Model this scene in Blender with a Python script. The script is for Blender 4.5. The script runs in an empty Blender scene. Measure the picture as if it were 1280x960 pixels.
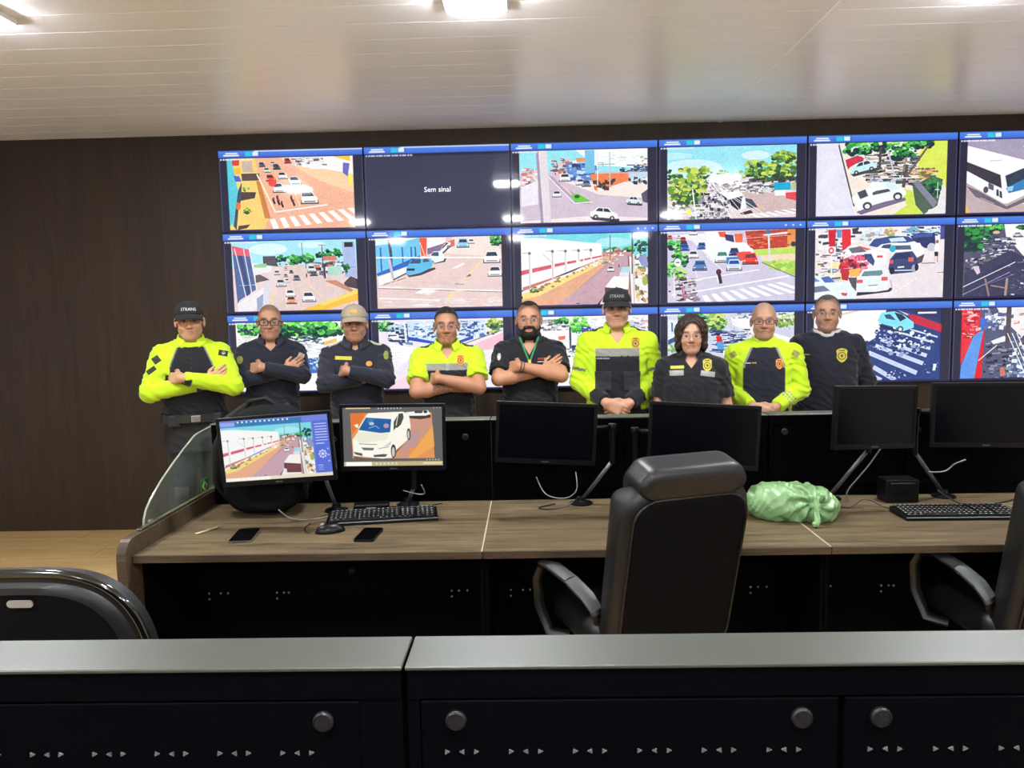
import bpy, bmesh, math, random, time
import numpy as np
from mathutils import Vector, Matrix, Euler
from mathutils.bvhtree import BVHTree

SC = bpy.context.scene
COL = SC.collection
PI = math.pi
R = math.radians

# ------------------------------------------------------------------ camera
CAM_H = 1.6
PITCH, ROLL, YAW = 0.0955, -0.0206, -0.0236
cp, sp, cy, sy, cr, sr = math.cos(PITCH), math.sin(PITCH), math.cos(YAW), math.sin(YAW), math.cos(ROLL), math.sin(ROLL)
Fv = Vector((sy*cp, cy*cp, -sp)); R0 = Vector((cy, -sy, 0)); U0 = R0.cross(Fv)
Rv = cr*R0 + sr*U0; Uv = -sr*R0 + cr*U0
cam = bpy.data.cameras.new('camera'); camo = bpy.data.objects.new('camera', cam); COL.objects.link(camo)
cam.sensor_fit = 'HORIZONTAL'; cam.sensor_width = 36.0; cam.lens = 960/1280*36.0
cam.clip_start = 0.02; cam.clip_end = 60
m = Matrix((Rv, Uv, -Fv)).transposed().to_4x4(); m.translation = Vector((0, 0, CAM_H))
camo.matrix_world = m
SC.camera = camo

# ------------------------------------------------------------------ world, exposure, lamps
wd = bpy.data.worlds.new('world'); SC.world = wd; wd.use_nodes = True
wd.node_tree.nodes['Background'].inputs[0].default_value = (0.02, 0.02, 0.02, 1)
wd.node_tree.nodes['Background'].inputs[1].default_value = 0.0
SC.view_settings.view_transform = 'Standard'; SC.view_settings.look = 'None'
SC.view_settings.gamma = 1.0; SC.view_settings.use_curve_mapping = False
SC.view_settings.exposure = 0.0
LED_POWER = 360.0         # radiance of the ceiling panels
SCREEN_POWER = 1.0        # radiance of a white screen pixel
CEIL = 2.904; WALL_Y = 5.645
ROOM_L, ROOM_R, ROOM_B = -4.7, 4.7, -4.2

# ------------------------------------------------------------------ helpers
def lin(c):
    o = []
    for v in c[:3]:
        v = v/255.0
        o.append(v/12.92 if v <= 0.04045 else ((v+0.055)/1.055)**2.4)
    return (o[0], o[1], o[2], 1.0)

MATS = {}
def mat(name, col, rough=0.5, metal=0.0, spec=0.5, vary=0.08, vscale=6.0, bump=0.0, bscale=80.0, stretch=(1, 1, 1), coat=0.0, trans=0.0, alpha=1.0, sheen=0.0):
    """principled material whose colour wanders a little with a noise texture"""
    if name in MATS: return MATS[name]
    M = bpy.data.materials.new(name); M.use_nodes = True
    nt = M.node_tree; b = nt.nodes['Principled BSDF']
    c = lin(col)
    tc = nt.nodes.new('ShaderNodeTexCoord'); mp = nt.nodes.new('ShaderNodeMapping')
    mp.inputs['Scale'].default_value = stretch
    nt.links.new(tc.outputs['Object'], mp.inputs[0])
    nz = nt.nodes.new('ShaderNodeTexNoise'); nz.inputs['Scale'].default_value = vscale; nz.inputs['Detail'].default_value = 4
    nt.links.new(mp.outputs[0], nz.inputs['Vector'])
    rp = nt.nodes.new('ShaderNodeValToRGB')
    rp.color_ramp.elements[0].position = 0.3; rp.color_ramp.elements[1].position = 0.7
    rp.color_ramp.elements[0].color = tuple(x*(1-vary) for x in c[:3])+(1,)
    rp.color_ramp.elements[1].color = tuple(min(1, x*(1+vary)) for x in c[:3])+(1,)
    nt.links.new(nz.outputs[0], rp.inputs[0]); nt.links.new(rp.outputs[0], b.inputs['Base Color'])
    b.inputs['Roughness'].default_value = rough; b.inputs['Metallic'].default_value = metal
    b.inputs['Specular IOR Level'].default_value = spec
    b.inputs['Coat Weight'].default_value = coat; b.inputs['Transmission Weight'].default_value = trans
    b.inputs['Alpha'].default_value = alpha; b.inputs['Sheen Weight'].default_value = sheen
    if bump:
        n2 = nt.nodes.new('ShaderNodeTexNoise'); n2.inputs['Scale'].default_value = bscale
        nt.links.new(mp.outputs[0], n2.inputs['Vector'])
        bp = nt.nodes.new('ShaderNodeBump'); bp.inputs['Strength'].default_value = bump; bp.inputs['Distance'].default_value = 0.002
        nt.links.new(n2.outputs[0], bp.inputs['Height']); nt.links.new(bp.outputs[0], b.inputs['Normal'])
    MATS[name] = M
    return M

def wood(name, dark, light, axis=0, rough=0.45, spec=0.4, freq=1.0, contrast=1.0):
    """grain running along one axis: stretched noise bands"""
    M = bpy.data.materials.new(name); M.use_nodes = True; MATS[name] = M
    nt = M.node_tree; b = nt.nodes['Principled BSDF']
    tc = nt.nodes.new('ShaderNodeTexCoord'); mp = nt.nodes.new('ShaderNodeMapping')
    s = [22*freq]*3; s[axis] = 1.3*freq; mp.inputs['Scale'].default_value = s
    geo = nt.nodes.new('ShaderNodeNewGeometry')
    nt.links.new(geo.outputs['Position'], mp.inputs[0])
    oi = nt.nodes.new('ShaderNodeObjectInfo'); ad = nt.nodes.new('ShaderNodeVectorMath'); ad.operation = 'ADD'
    sc_ = nt.nodes.new('ShaderNodeMath'); sc_.operation = 'MULTIPLY'; sc_.inputs[1].default_value = 37.0
    nt.links.new(oi.outputs['Random'], sc_.inputs[0]); nt.links.new(mp.outputs[0], ad.inputs[0]); nt.links.new(sc_.outputs[0], ad.inputs[1])
    n1 = nt.nodes.new('ShaderNodeTexNoise'); n1.inputs['Scale'].default_value = 1.0; n1.inputs['Detail'].default_value = 6; n1.inputs['Roughness'].default_value = 0.65; n1.inputs['Distortion'].default_value = 0.6
    n2 = nt.nodes.new('ShaderNodeTexNoise'); n2.inputs['Scale'].default_value = 4.5; n2.inputs['Detail'].default_value = 3
    nt.links.new(ad.outputs[0], n1.inputs['Vector']); nt.links.new(ad.outputs[0], n2.inputs['Vector'])
    mx = nt.nodes.new('ShaderNodeMix'); mx.data_type = 'FLOAT'; mx.inputs[0].default_value = 0.35
    nt.links.new(n1.outputs[0], mx.inputs[2]); nt.links.new(n2.outputs[0], mx.inputs[3])
    rp = nt.nodes.new('ShaderNodeValToRGB')
    rp.color_ramp.elements[0].position = 0.5-0.16/contrast; rp.color_ramp.elements[1].position = 0.5+0.16/contrast
    rp.color_ramp.elements[0].color = lin(dark); rp.color_ramp.elements[1].color = lin(light)
    nt.links.new(mx.outputs[0], rp.inputs[0]); nt.links.new(rp.outputs[0], b.inputs['Base Color'])
    b.inputs['Roughness'].default_value = rough; b.inputs['Specular IOR Level'].default_value = spec
    bp = nt.nodes.new('ShaderNodeBump'); bp.inputs['Strength'].default_value = 0.08; bp.inputs['Distance'].default_value = 0.001
    nt.links.new(mx.outputs[0], bp.inputs['Height']); nt.links.new(bp.outputs[0], b.inputs['Normal'])
    return M

def emit(name, col, strength):
    M = bpy.data.materials.new(name); M.use_nodes = True; MATS[name] = M
    b = M.node_tree.nodes['Principled BSDF']
    b.inputs['Base Color'].default_value = lin(col); b.inputs['Emission Color'].default_value = lin(col); b.inputs['Emission Strength'].default_value = strength
    return M

def vcol_mat(name, rough=0.6, spec=0.3, bump=0.0, bscale=300.0, sheen=0.0, sss=0.0):
    """colour read from the mesh attribute 'Col' (what the cloth or skin itself is coloured)"""
    M = bpy.data.materials.new(name); M.use_nodes = True; MATS[name] = M
    nt = M.node_tree; b = nt.nodes['Principled BSDF']
    at = nt.nodes.new('ShaderNodeAttribute'); at.attribute_name = 'Col'
    nz = nt.nodes.new('ShaderNodeTexNoise'); nz.inputs['Scale'].default_value = 25; nz.inputs['Detail'].default_value = 5
    tc = nt.nodes.new('ShaderNodeTexCoord'); nt.links.new(tc.outputs['Object'], nz.inputs['Vector'])
    rp = nt.nodes.new('ShaderNodeValToRGB'); rp.color_ramp.elements[0].color = (.9, .9, .9, 1); rp.color_ramp.elements[1].color = (1.06, 1.06, 1.06, 1)
    nt.links.new(nz.outputs[0], rp.inputs[0])
    mx = nt.nodes.new('ShaderNodeMix'); mx.data_type = 'RGBA'; mx.blend_type = 'MULTIPLY'; mx.inputs[0].default_value = 1.0
    nt.links.new(at.outputs['Color'], mx.inputs[6]); nt.links.new(rp.outputs[0], mx.inputs[7])
    nt.links.new(mx.outputs[2], b.inputs['Base Color'])
    b.inputs['Roughness'].default_value = rough; b.inputs['Specular IOR Level'].default_value = spec; b.inputs['Sheen Weight'].default_value = sheen
    if sss:
        b.inputs['Subsurface Weight'].default_value = sss; b.inputs['Subsurface Radius'].default_value = (0.012, 0.005, 0.003); b.inputs['Subsurface Scale'].default_value = 0.6
    if bump:
        n2 = nt.nodes.new('ShaderNodeTexNoise'); n2.inputs['Scale'].default_value = bscale
        nt.links.new(tc.outputs['Object'], n2.inputs['Vector'])
        bp = nt.nodes.new('ShaderNodeBump'); bp.inputs['Strength'].default_value = bump; bp.inputs['Distance'].default_value = 0.001
        nt.links.new(n2.outputs[0], bp.inputs['Height']); nt.links.new(bp.outputs[0], b.inputs['Normal'])
    return M

def tag(o, label=None, cat=None, group=None, kind=None):
    if label: o['label'] = label
    if cat: o['category'] = cat
    if group: o['group'] = group
    if kind: o['kind'] = kind
    return o

def empty(name, loc=(0, 0, 0), rot=(0, 0, 0)):
    o = bpy.data.objects.new(name, None); COL.objects.link(o)
    o.location = loc; o.rotation_euler = rot; o.empty_display_size = 0.1
    return o

def mesh_obj(name, me, parent=None, mats=()):
    for mm in (mats if isinstance(mats, (list, tuple)) else [mats]): me.materials.append(mm)
    o = bpy.data.objects.new(name, me); COL.objects.link(o)
    if parent is not None: o.parent = parent
    return o

class MB:
    """collects shapes and links them as one mesh object"""
    def __init__(s): s.v = []; s.f = []; s.mi = []; s.cur = 0
    def add(s, vs, fs):
        b = len(s.v); s.v += [tuple(v) for v in vs]; s.f += [tuple(b+i for i in f) for f in fs]; s.mi += [s.cur]*len(fs)
        return s
    def box(s, c, d, bev=0.0, rot=None):
        """box by centre and size, chamfered edges when bev > 0"""
        bm = bmesh.new(); bmesh.ops.create_cube(bm, size=1.0)
        for v in bm.verts: v.co = Vector((v.co.x*d[0], v.co.y*d[1], v.co.z*d[2]))
        if bev > 0:
            bmesh.ops.bevel(bm, geom=bm.edges[:], offset=min(bev, min(d)*0.45), segments=1 if bev < 0.004 else 2, affect='EDGES', profile=0.5)
        M_ = (Euler(rot).to_matrix() if rot is not None and not isinstance(rot, Matrix) else (rot if rot is not None else Matrix.Identity(3)))
        bm.verts.index_update()
        s.add([M_ @ v.co + Vector(c) for v in bm.verts], [[v.index for v in f.verts] for f in bm.faces]); bm.free()
        return s
    def bx(s, x0, x1, y0, y1, z0, z1, bev=0.0):
        return s.box(((x0+x1)/2, (y0+y1)/2, (z0+z1)/2), (x1-x0, y1-y0, z1-z0), bev)
    def tube(s, pts, r, n=8, closed=False, caps=True):
        pts = [Vector(p) for p in pts]; k = len(pts)
        rs = r if isinstance(r, (list, tuple)) else [r]*k
        up = Vector((0, 0, 1)); rings = []; prev = None
        for i, p in enumerate(pts):
            a = pts[(i-1) % k] if (i > 0 or closed) else p; b = pts[(i+1) % k] if (i < k-1 or closed) else p
            t = (b-a).normalized() if (b-a).length > 1e-9 else Vector((0, 0, 1))
            if prev is None:
                u = t.cross(up)
                if u.length < 1e-3: u = t.cross(Vector((1, 0, 0)))
                u.normalize()
            else:
                u = prev - t*prev.dot(t)
                u = u.normalized() if u.length > 1e-6 else t.orthogonal().normalized()
            prev = u; w = t.cross(u)
            rings.append([p + (u*math.cos(2*PI*j/n) + w*math.sin(2*PI*j/n))*rs[i] for j in range(n)])
        vs = [v for rg in rings for v in rg]; fs = []
        for i in range(k if closed else k-1):
            a, b = i*n, ((i+1) % k)*n
            for j in range(n): fs.append((a+j, a+(j+1) % n, b+(j+1) % n, b+j))
        if caps and not closed:
            fs.append(tuple(range(n))[::-1]); fs.append(tuple((k-1)*n+j for j in range(n)))
        return s.add(vs, fs)
    def lathe(s, prof, c=(0, 0, 0), n=20, M=None):
        """profile [(r,z)] turned round z"""
        vs = []; fs = []; k = len(prof)
        for (r, z) in prof:
            for j in range(n):
                v = Vector((r*math.cos(2*PI*j/n), r*math.sin(2*PI*j/n), z)); vs.append((M @ v if M is not None else v) + Vector(c))
        for i in range(k-1):
            for j in range(n): fs.append((i*n+j, i*n+(j+1) % n, (i+1)*n+(j+1) % n, (i+1)*n+j))
        fs.append(tuple(range(n))[::-1]); fs.append(tuple((k-1)*n+j for j in range(n)))
        return s.add(vs, fs)
    def prism(s, poly, a, b, M=None):
        """polygon [(x,z)] extruded along y from a to b"""
        n = len(poly); vs = [Vector((x, a, z)) for x, z in poly] + [Vector((x, b, z)) for x, z in poly]
        if M is not None: vs = [M @ v for v in vs]
        fs = [tuple(range(n)), tuple(range(2*n-1, n-1, -1))] + [(i, n+i, n+(i+1) % n, (i+1) % n)[::1] for i in range(n)]
        return s.add(vs, fs)
    def grid(s, P, nu, nv, closed_u=False):
        vs = [P(i, j) for j in range(nv) for i in range(nu)]; fs = []
        for j in range(nv-1):
            for i in range(nu if closed_u else nu-1):
                fs.append((j*nu+i, j*nu+(i+1) % nu, (j+1)*nu+(i+1) % nu, (j+1)*nu+i))
        return s.add(vs, fs)
    def build(s, name, mats, parent=None, smooth=False, fix=True):
        me = bpy.data.meshes.new(name); me.from_pydata([tuple(v) for v in s.v], [], s.f)
        if s.mi and max(s.mi) > 0: me.polygons.foreach_set('material_index', s.mi)
        if fix:
            bm = bmesh.new(); bm.from_mesh(me); bmesh.ops.recalc_face_normals(bm, faces=bm.faces[:]); bm.to_mesh(me); bm.free()
        if smooth is True: me.polygons.foreach_set('use_smooth', [True]*len(me.polygons))
        o = mesh_obj(name, me, parent, mats)
        if smooth == 'auto':
            me.polygons.foreach_set('use_smooth', [True]*len(me.polygons)); me.set_sharp_from_angle(angle=R(40))
        return o

def rrect(w, h, r, n=5):
    """rounded rectangle outline"""
    o = []
    for cx, cz, a0 in ((w/2-r, h/2-r, 0), (-w/2+r, h/2-r, 90), (-w/2+r, -h/2+r, 180), (w/2-r, -h/2+r, 270)):
        for i in range(n+1):
            a = R(a0+90*i/n); o.append((cx+r*math.cos(a), cz+r*math.sin(a)))
    return o

def text_mesh(txt, size, depth=0.0):
    """lettering as triangles: verts list and faces list, centred, lying in x-z"""
    cu = bpy.data.curves.new('lettering', 'FONT'); cu.body = txt; cu.size = size; cu.align_x = 'CENTER'; cu.align_y = 'CENTER'; cu.extrude = depth; cu.resolution_u = 2
    o = bpy.data.objects.new('lettering', cu); COL.objects.link(o)
    bpy.context.view_layer.update()
    dg = bpy.context.evaluated_depsgraph_get(); me = bpy.data.meshes.new_from_object(o.evaluated_get(dg))
    vs = [(v.co.x, -v.co.z, v.co.y) for v in me.vertices]; fs = [tuple(p.vertices) for p in me.polygons]
    bpy.data.objects.remove(o); bpy.data.curves.remove(cu); bpy.data.meshes.remove(me)
    return vs, fs
# ------------------------------------------------------------------ materials
wood('wall_wood', (36, 27, 20), (54, 43, 33), axis=2, rough=0.5, spec=0.3, freq=0.8)
wood('desk_wood', (50, 40, 27), (109, 94, 70), axis=0, rough=0.42, spec=0.3, freq=1.9, contrast=1.25)
wood('desk_edge_wood', (46, 36, 26), (78, 65, 50), axis=0, rough=0.5, spec=0.3, freq=1.6)
wood('floor_wood', (166, 136, 86), (196, 166, 116), axis=0, rough=0.32, spec=0.4, freq=0.7)
mat('ceiling_white', (246, 246, 250), rough=0.28, spec=0.5, vary=0.015, stretch=(0.3, 6, 1))
mat('ceiling_back', (90, 88, 86), rough=0.8)
mat('plain_wall', (215, 216, 220), rough=0.8, vary=0.03)
mat('led_white', (245, 245, 245), rough=0.4)
emit('led_glow', (248, 251, 255), LED_POWER)
mat('console_black', (4, 4, 7), rough=0.6, spec=0.02, vary=0.05)
mat('console_inner', (3, 3, 4), rough=0.7, spec=0.03)
mat('ledge_grey', (55, 58, 51), rough=0.42, spec=0.45, vary=0.05, vscale=3)
mat('bezel_black', (14, 14, 16), rough=0.35, spec=0.4, vary=0.02)
mat('steel', (150, 150, 148), rough=0.3, metal=1.0)
mat('dark_steel', (38, 38, 40), rough=0.45, metal=0.6)
mat('screw_bright', (160, 160, 156), rough=0.3, metal=0.6)
mat('vent_grey', (88, 88, 86), rough=0.5); mat('strip_pale', (170, 158, 132), rough=0.5)

def struct(o): o['kind'] = 'structure'; return o

# ------------------------------------------------------------------ room shell
RX0, RX1, RY0, RY1 = ROOM_L, ROOM_R, ROOM_B, WALL_Y
floor = struct(MB().bx(RX0, RX1, RY0, RY1, -0.12, -0.012).build('floor', MATS['floor_wood']))
rw = 0.215
nrow = int((RY1-1.15)/rw)
for k in range(nrow):                                     # laminate boards from the far wall towards the camera
    y1 = RY1 - k*rw; y0 = y1 - rw
    x = RX0 - (k*0.53) % 1.38
    while x < RX1:
        a, b = max(x, RX0), min(x+1.38, RX1)
        if b-a > 0.05:
            MB().bx(a+.0012, b-.0012, y0+.0012, y1-.0012, -0.012, 0.0, 0.0015).build('board', MATS['floor_wood'], floor)
        x += 1.38
struct(MB().bx(RX0, RX1, RY0, RY1-nrow*rw-0.002, -0.012, -0.0005).build('trim_1', MATS['floor_wood']))
ceiling = struct(MB().bx(RX0, RX1, RY0, RY1, CEIL+0.012, CEIL+0.12).build('ceiling', MATS['ceiling_back']))
pw = 0.2047; seam_x = 1.385
y1 = 5.645; k = 0
shared = {}
while y1 > RY0:
    y0 = max(RY0, y1-pw)
    for a, b in ((RX0, seam_x-0.012), (seam_x+0.012, RX1)):
        key = (a, round(y1-y0, 4))
        if key not in shared:
            o = MB().bx(a, b, -(y1-y0)+.0018, -.0018, 0, 0.012, 0.0012).build('plank', MATS['ceiling_white'], ceiling)
            shared[key] = o
        else:
            o = shared[key].copy(); COL.objects.link(o); o.parent = ceiling
        o.location = (0, y1, CEIL)
    y1 -= pw
MB().bx(seam_x-0.016, seam_x+0.016, RY0, RY1, CEIL-0.004, CEIL+0.012, 0.002).build('joint_strip', MATS['ceiling_white'], ceiling)
wall_back = struct(MB().bx(RX0-.1, RX1+.1, WALL_Y, WALL_Y+0.12, -0.12, CEIL+.12).build('wall_far', MATS['wall_wood']))
struct(MB().bx(RX0-.1, RX0, RY0, RY1, -0.12, CEIL+.12).build('wall_left', MATS['plain_wall']))
struct(MB().bx(RX1, RX1+.1, RY0, RY1, -0.12, CEIL+.12).build('wall_right', MATS['plain_wall']))
struct(MB().bx(RX0-.1, RX1+.1, RY0-.12, RY0, -0.12, CEIL+.12).build('wall_near', MATS['plain_wall']))

# ------------------------------------------------------------------ ceiling lamps
LX = (-2.335, -0.20, 1.99); LYS = (3.30, 0.36, -2.58)
WHERE = {(0, 0): 'leftmost, cut by the left edge of the photo', (1, 0): 'above the middle of the room, near the video wall',
         (2, 0): 'at the upper right corner of the photo'}
for j, ly in enumerate(LYS):
    for i, lx in enumerate(LX):
        o = empty('ceiling_light', (lx, ly, CEIL))
        side = ('left', 'middle', 'right')[i]
        row = ('row nearest the video wall', 'row over the near console', 'row at the back of the room')[j]
        lab = 'square white LED ceiling light, ' + (WHERE[(i, j)] if j == 0 else side + ' of the ' + row)
        tag(o, lab, 'ceiling light', 'square LED ceiling lights')
        w = 0.268
        f = MB()
        for (x0, x1, ya, yb) in ((-w/2, w/2, -w/2, -w/2+.018), (-w/2, w/2, w/2-.018, w/2), (-w/2, -w/2+.018, -w/2+.018, w/2-.018), (w/2-.018, w/2, -w/2+.018, w/2-.018)):
            f.bx(x0, x1, ya, yb, -0.026, -0.0005, 0.003)
        f.bx(-w/2+.018, w/2-.018, -w/2+.018, w/2-.018, -0.014, -0.0005)
        f.build('frame', MATS['led_white'], o)
        MB().bx(-w/2+.0185, w/2-.0185, -w/2+.0185, w/2-.0185, -0.036, -0.0145, 0.004).build('diffuser', MATS['led_glow'], o)

# ------------------------------------------------------------------ control consoles
def lock_mesh(mb, x, y, z, r):
    M_ = Matrix.Rotation(R(90), 3, 'X')
    mb.lathe([(r, 0), (r, 0.004), (r*.82, 0.0065), (r*.8, 0.005), (r*.35, 0.005)], (x, y, z), 16, M_)
    mb.box((x, y-0.0065, z), (r*.9, 0.003, r*.22), 0, (0, R(25), 0))

def console(x0, x1, yf, label, left_end=False, detail=True):
    """one module: worktop, rear cabinet with flap doors and cam locks, ledge, legs.  Local y=0 at the front edge of the worktop"""
    W = x1-x0
    t = empty('console_desk', (x0, yf, 0)); tag(t, label, 'desk', 'control room console modules')
    D = 0.735; LZ = 1.12; LY = 0.72
    MB().bx(.001, W-.001, 0.004, D, 0.722, 0.75, .0015).build('worktop', MATS['desk_wood'], t)
    MB().bx(.001, W-.001, -0.004, 0.004, 0.722, 0.7495, .0015).build('edge_band', MATS['desk_edge_wood'], t)
    if detail: MB().bx(W-.005, W+.0, -0.003, D-.01, 0.7495, 0.7506).build('joint_strip', MATS['strip_pale'], t)
    MB().bx(.002, W-.002, LY, LY+.10, LZ-.006, LZ, .0015).build('ledge', MATS['ledge_grey'], t)
    cab = MB().bx(.004, W-.004, LY+.016, LY+.095, 0.02, LZ-.0062).bx(.004, W-.004, LY+.004, LY+.018, LZ-.048, LZ-.0064, .001)
    cab.bx(.004, .02, LY+.006, LY+.02, .752, LZ-.048).bx(W-.065, W-.004, LY+.006, LY+.02, .752, LZ-.048)
    cab.build('cabinet', MATS['console_black'], t)
    dw = (W-.085-.008)/2
    for k in range(2):
        a = .022+k*(dw+.008); b = a+dw
        d = MB().bx(a, b, LY+.004, LY+.016, .80, LZ-.0505, .002).build('flap_door', MATS['console_black'], t)
        for x in (a+.048, b-.05):
            lk = MB(); lock_mesh(lk, x, LY+.004, LZ-.078, .0145); lk.build('cam_lock', MATS['dark_steel'], d)
        vt = MB(); n = int((dw-.06)/.088)
        for g in range(n+1):
            for q in range(3):
                x = a+.035+g*.088+q*.02
                M_ = None
                s_ = 1 if q % 2 == 0 else -1
                vt.prism([(x-.0034*s_, LZ-.127), (x+.0034*s_, LZ-.1235), (x-.003*s_, LZ-.1205)], LY+.0015, LY+.0041)
        if not detail: vt.build('vent_tabs', MATS['vent_grey'], d)['kind'] = 'stuff'
    sd = []
    for x in ((.0, .018), (W-.018, W)):
        sd.append(MB().bx(x[0]+.002, x[1]-.002, .06, LY+.014, 0.0, 0.721).build('side_panel', MATS['console_inner'], t))
    MB().bx(.0185, W-.0185, .42, .435, 0.06, 0.7205).build('modesty_panel', MATS['console_inner'], t)
    MB().bx(.018, W-.018, .03, .045, .713, .7215).build('front_rail', MATS['console_inner'], t)
    sc_ = MB(); Mr = Matrix.Rotation(R(90), 3, 'X')
    for k_, bx_ in enumerate((.085, .135, .165, .37, .40, .42, W-.16, W-.13, W-.095)):
        for z in (.45, .425, .652) if k_ % 3 == 0 else (.45,):
            sc_.lathe([(.0045, 0), (.0045, .002), (.003, .003)], (bx_, .4198, z), 8, Mr)
    sc_.build('screws', MATS['screw_bright'], t)['kind'] = 'stuff'
    if detail:
        lk = MB(); lock_mesh(lk, W*.545, .4198, .54, .012); lk.build('cam_lock', MATS['dark_steel'], t)
    return t
FARY = 2.66
XS = (-1.44, -0.18, 1.05, 2.29)
con_l = console(XS[0], XS[1], FARY, 'wood-topped console desk at the left, under the two lit monitors, glass screen at its end')
con_m = console(XS[1], XS[2], FARY, 'wood-topped console desk in the middle, behind the tall black chair')
con_r = console(XS[2], XS[3], FARY, 'wood-topped console desk at the right, under the pair of dark monitors and a keyboard')
NEARY = 1.0-0.72
ncl = console(XS[0], XS[1], NEARY, 'near console in the left foreground, grey ledge on top of black flap doors', detail=False)
ncr = console(XS[1], XS[2], NEARY, 'near console in the right foreground, longer stretch of grey ledge over black flap doors', detail=False)
# wood end panel of the left module
ep = MB(); Mx = Matrix(((0, 1, 0), (1, 0, 0), (0, 0, 1)))
prof = [(-.025, 0), (-.045, .70)] + [(.015-.06*math.cos(R(a)), .745+.068*math.sin(R(a))) for a in (0, 20, 40, 60, 75, 90)] + [(.76, .815), (.82, .815), (.82, 0)]
ep.prism(prof, -.036, -.001, Mx)
ep.build('end_panel', MATS['desk_edge_wood'], con_l, smooth=False)
MB().bx(-.03, -.008, .09, .80, .8145, .822, .003).build('glass_rail', MATS['steel'], con_l)
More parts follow.
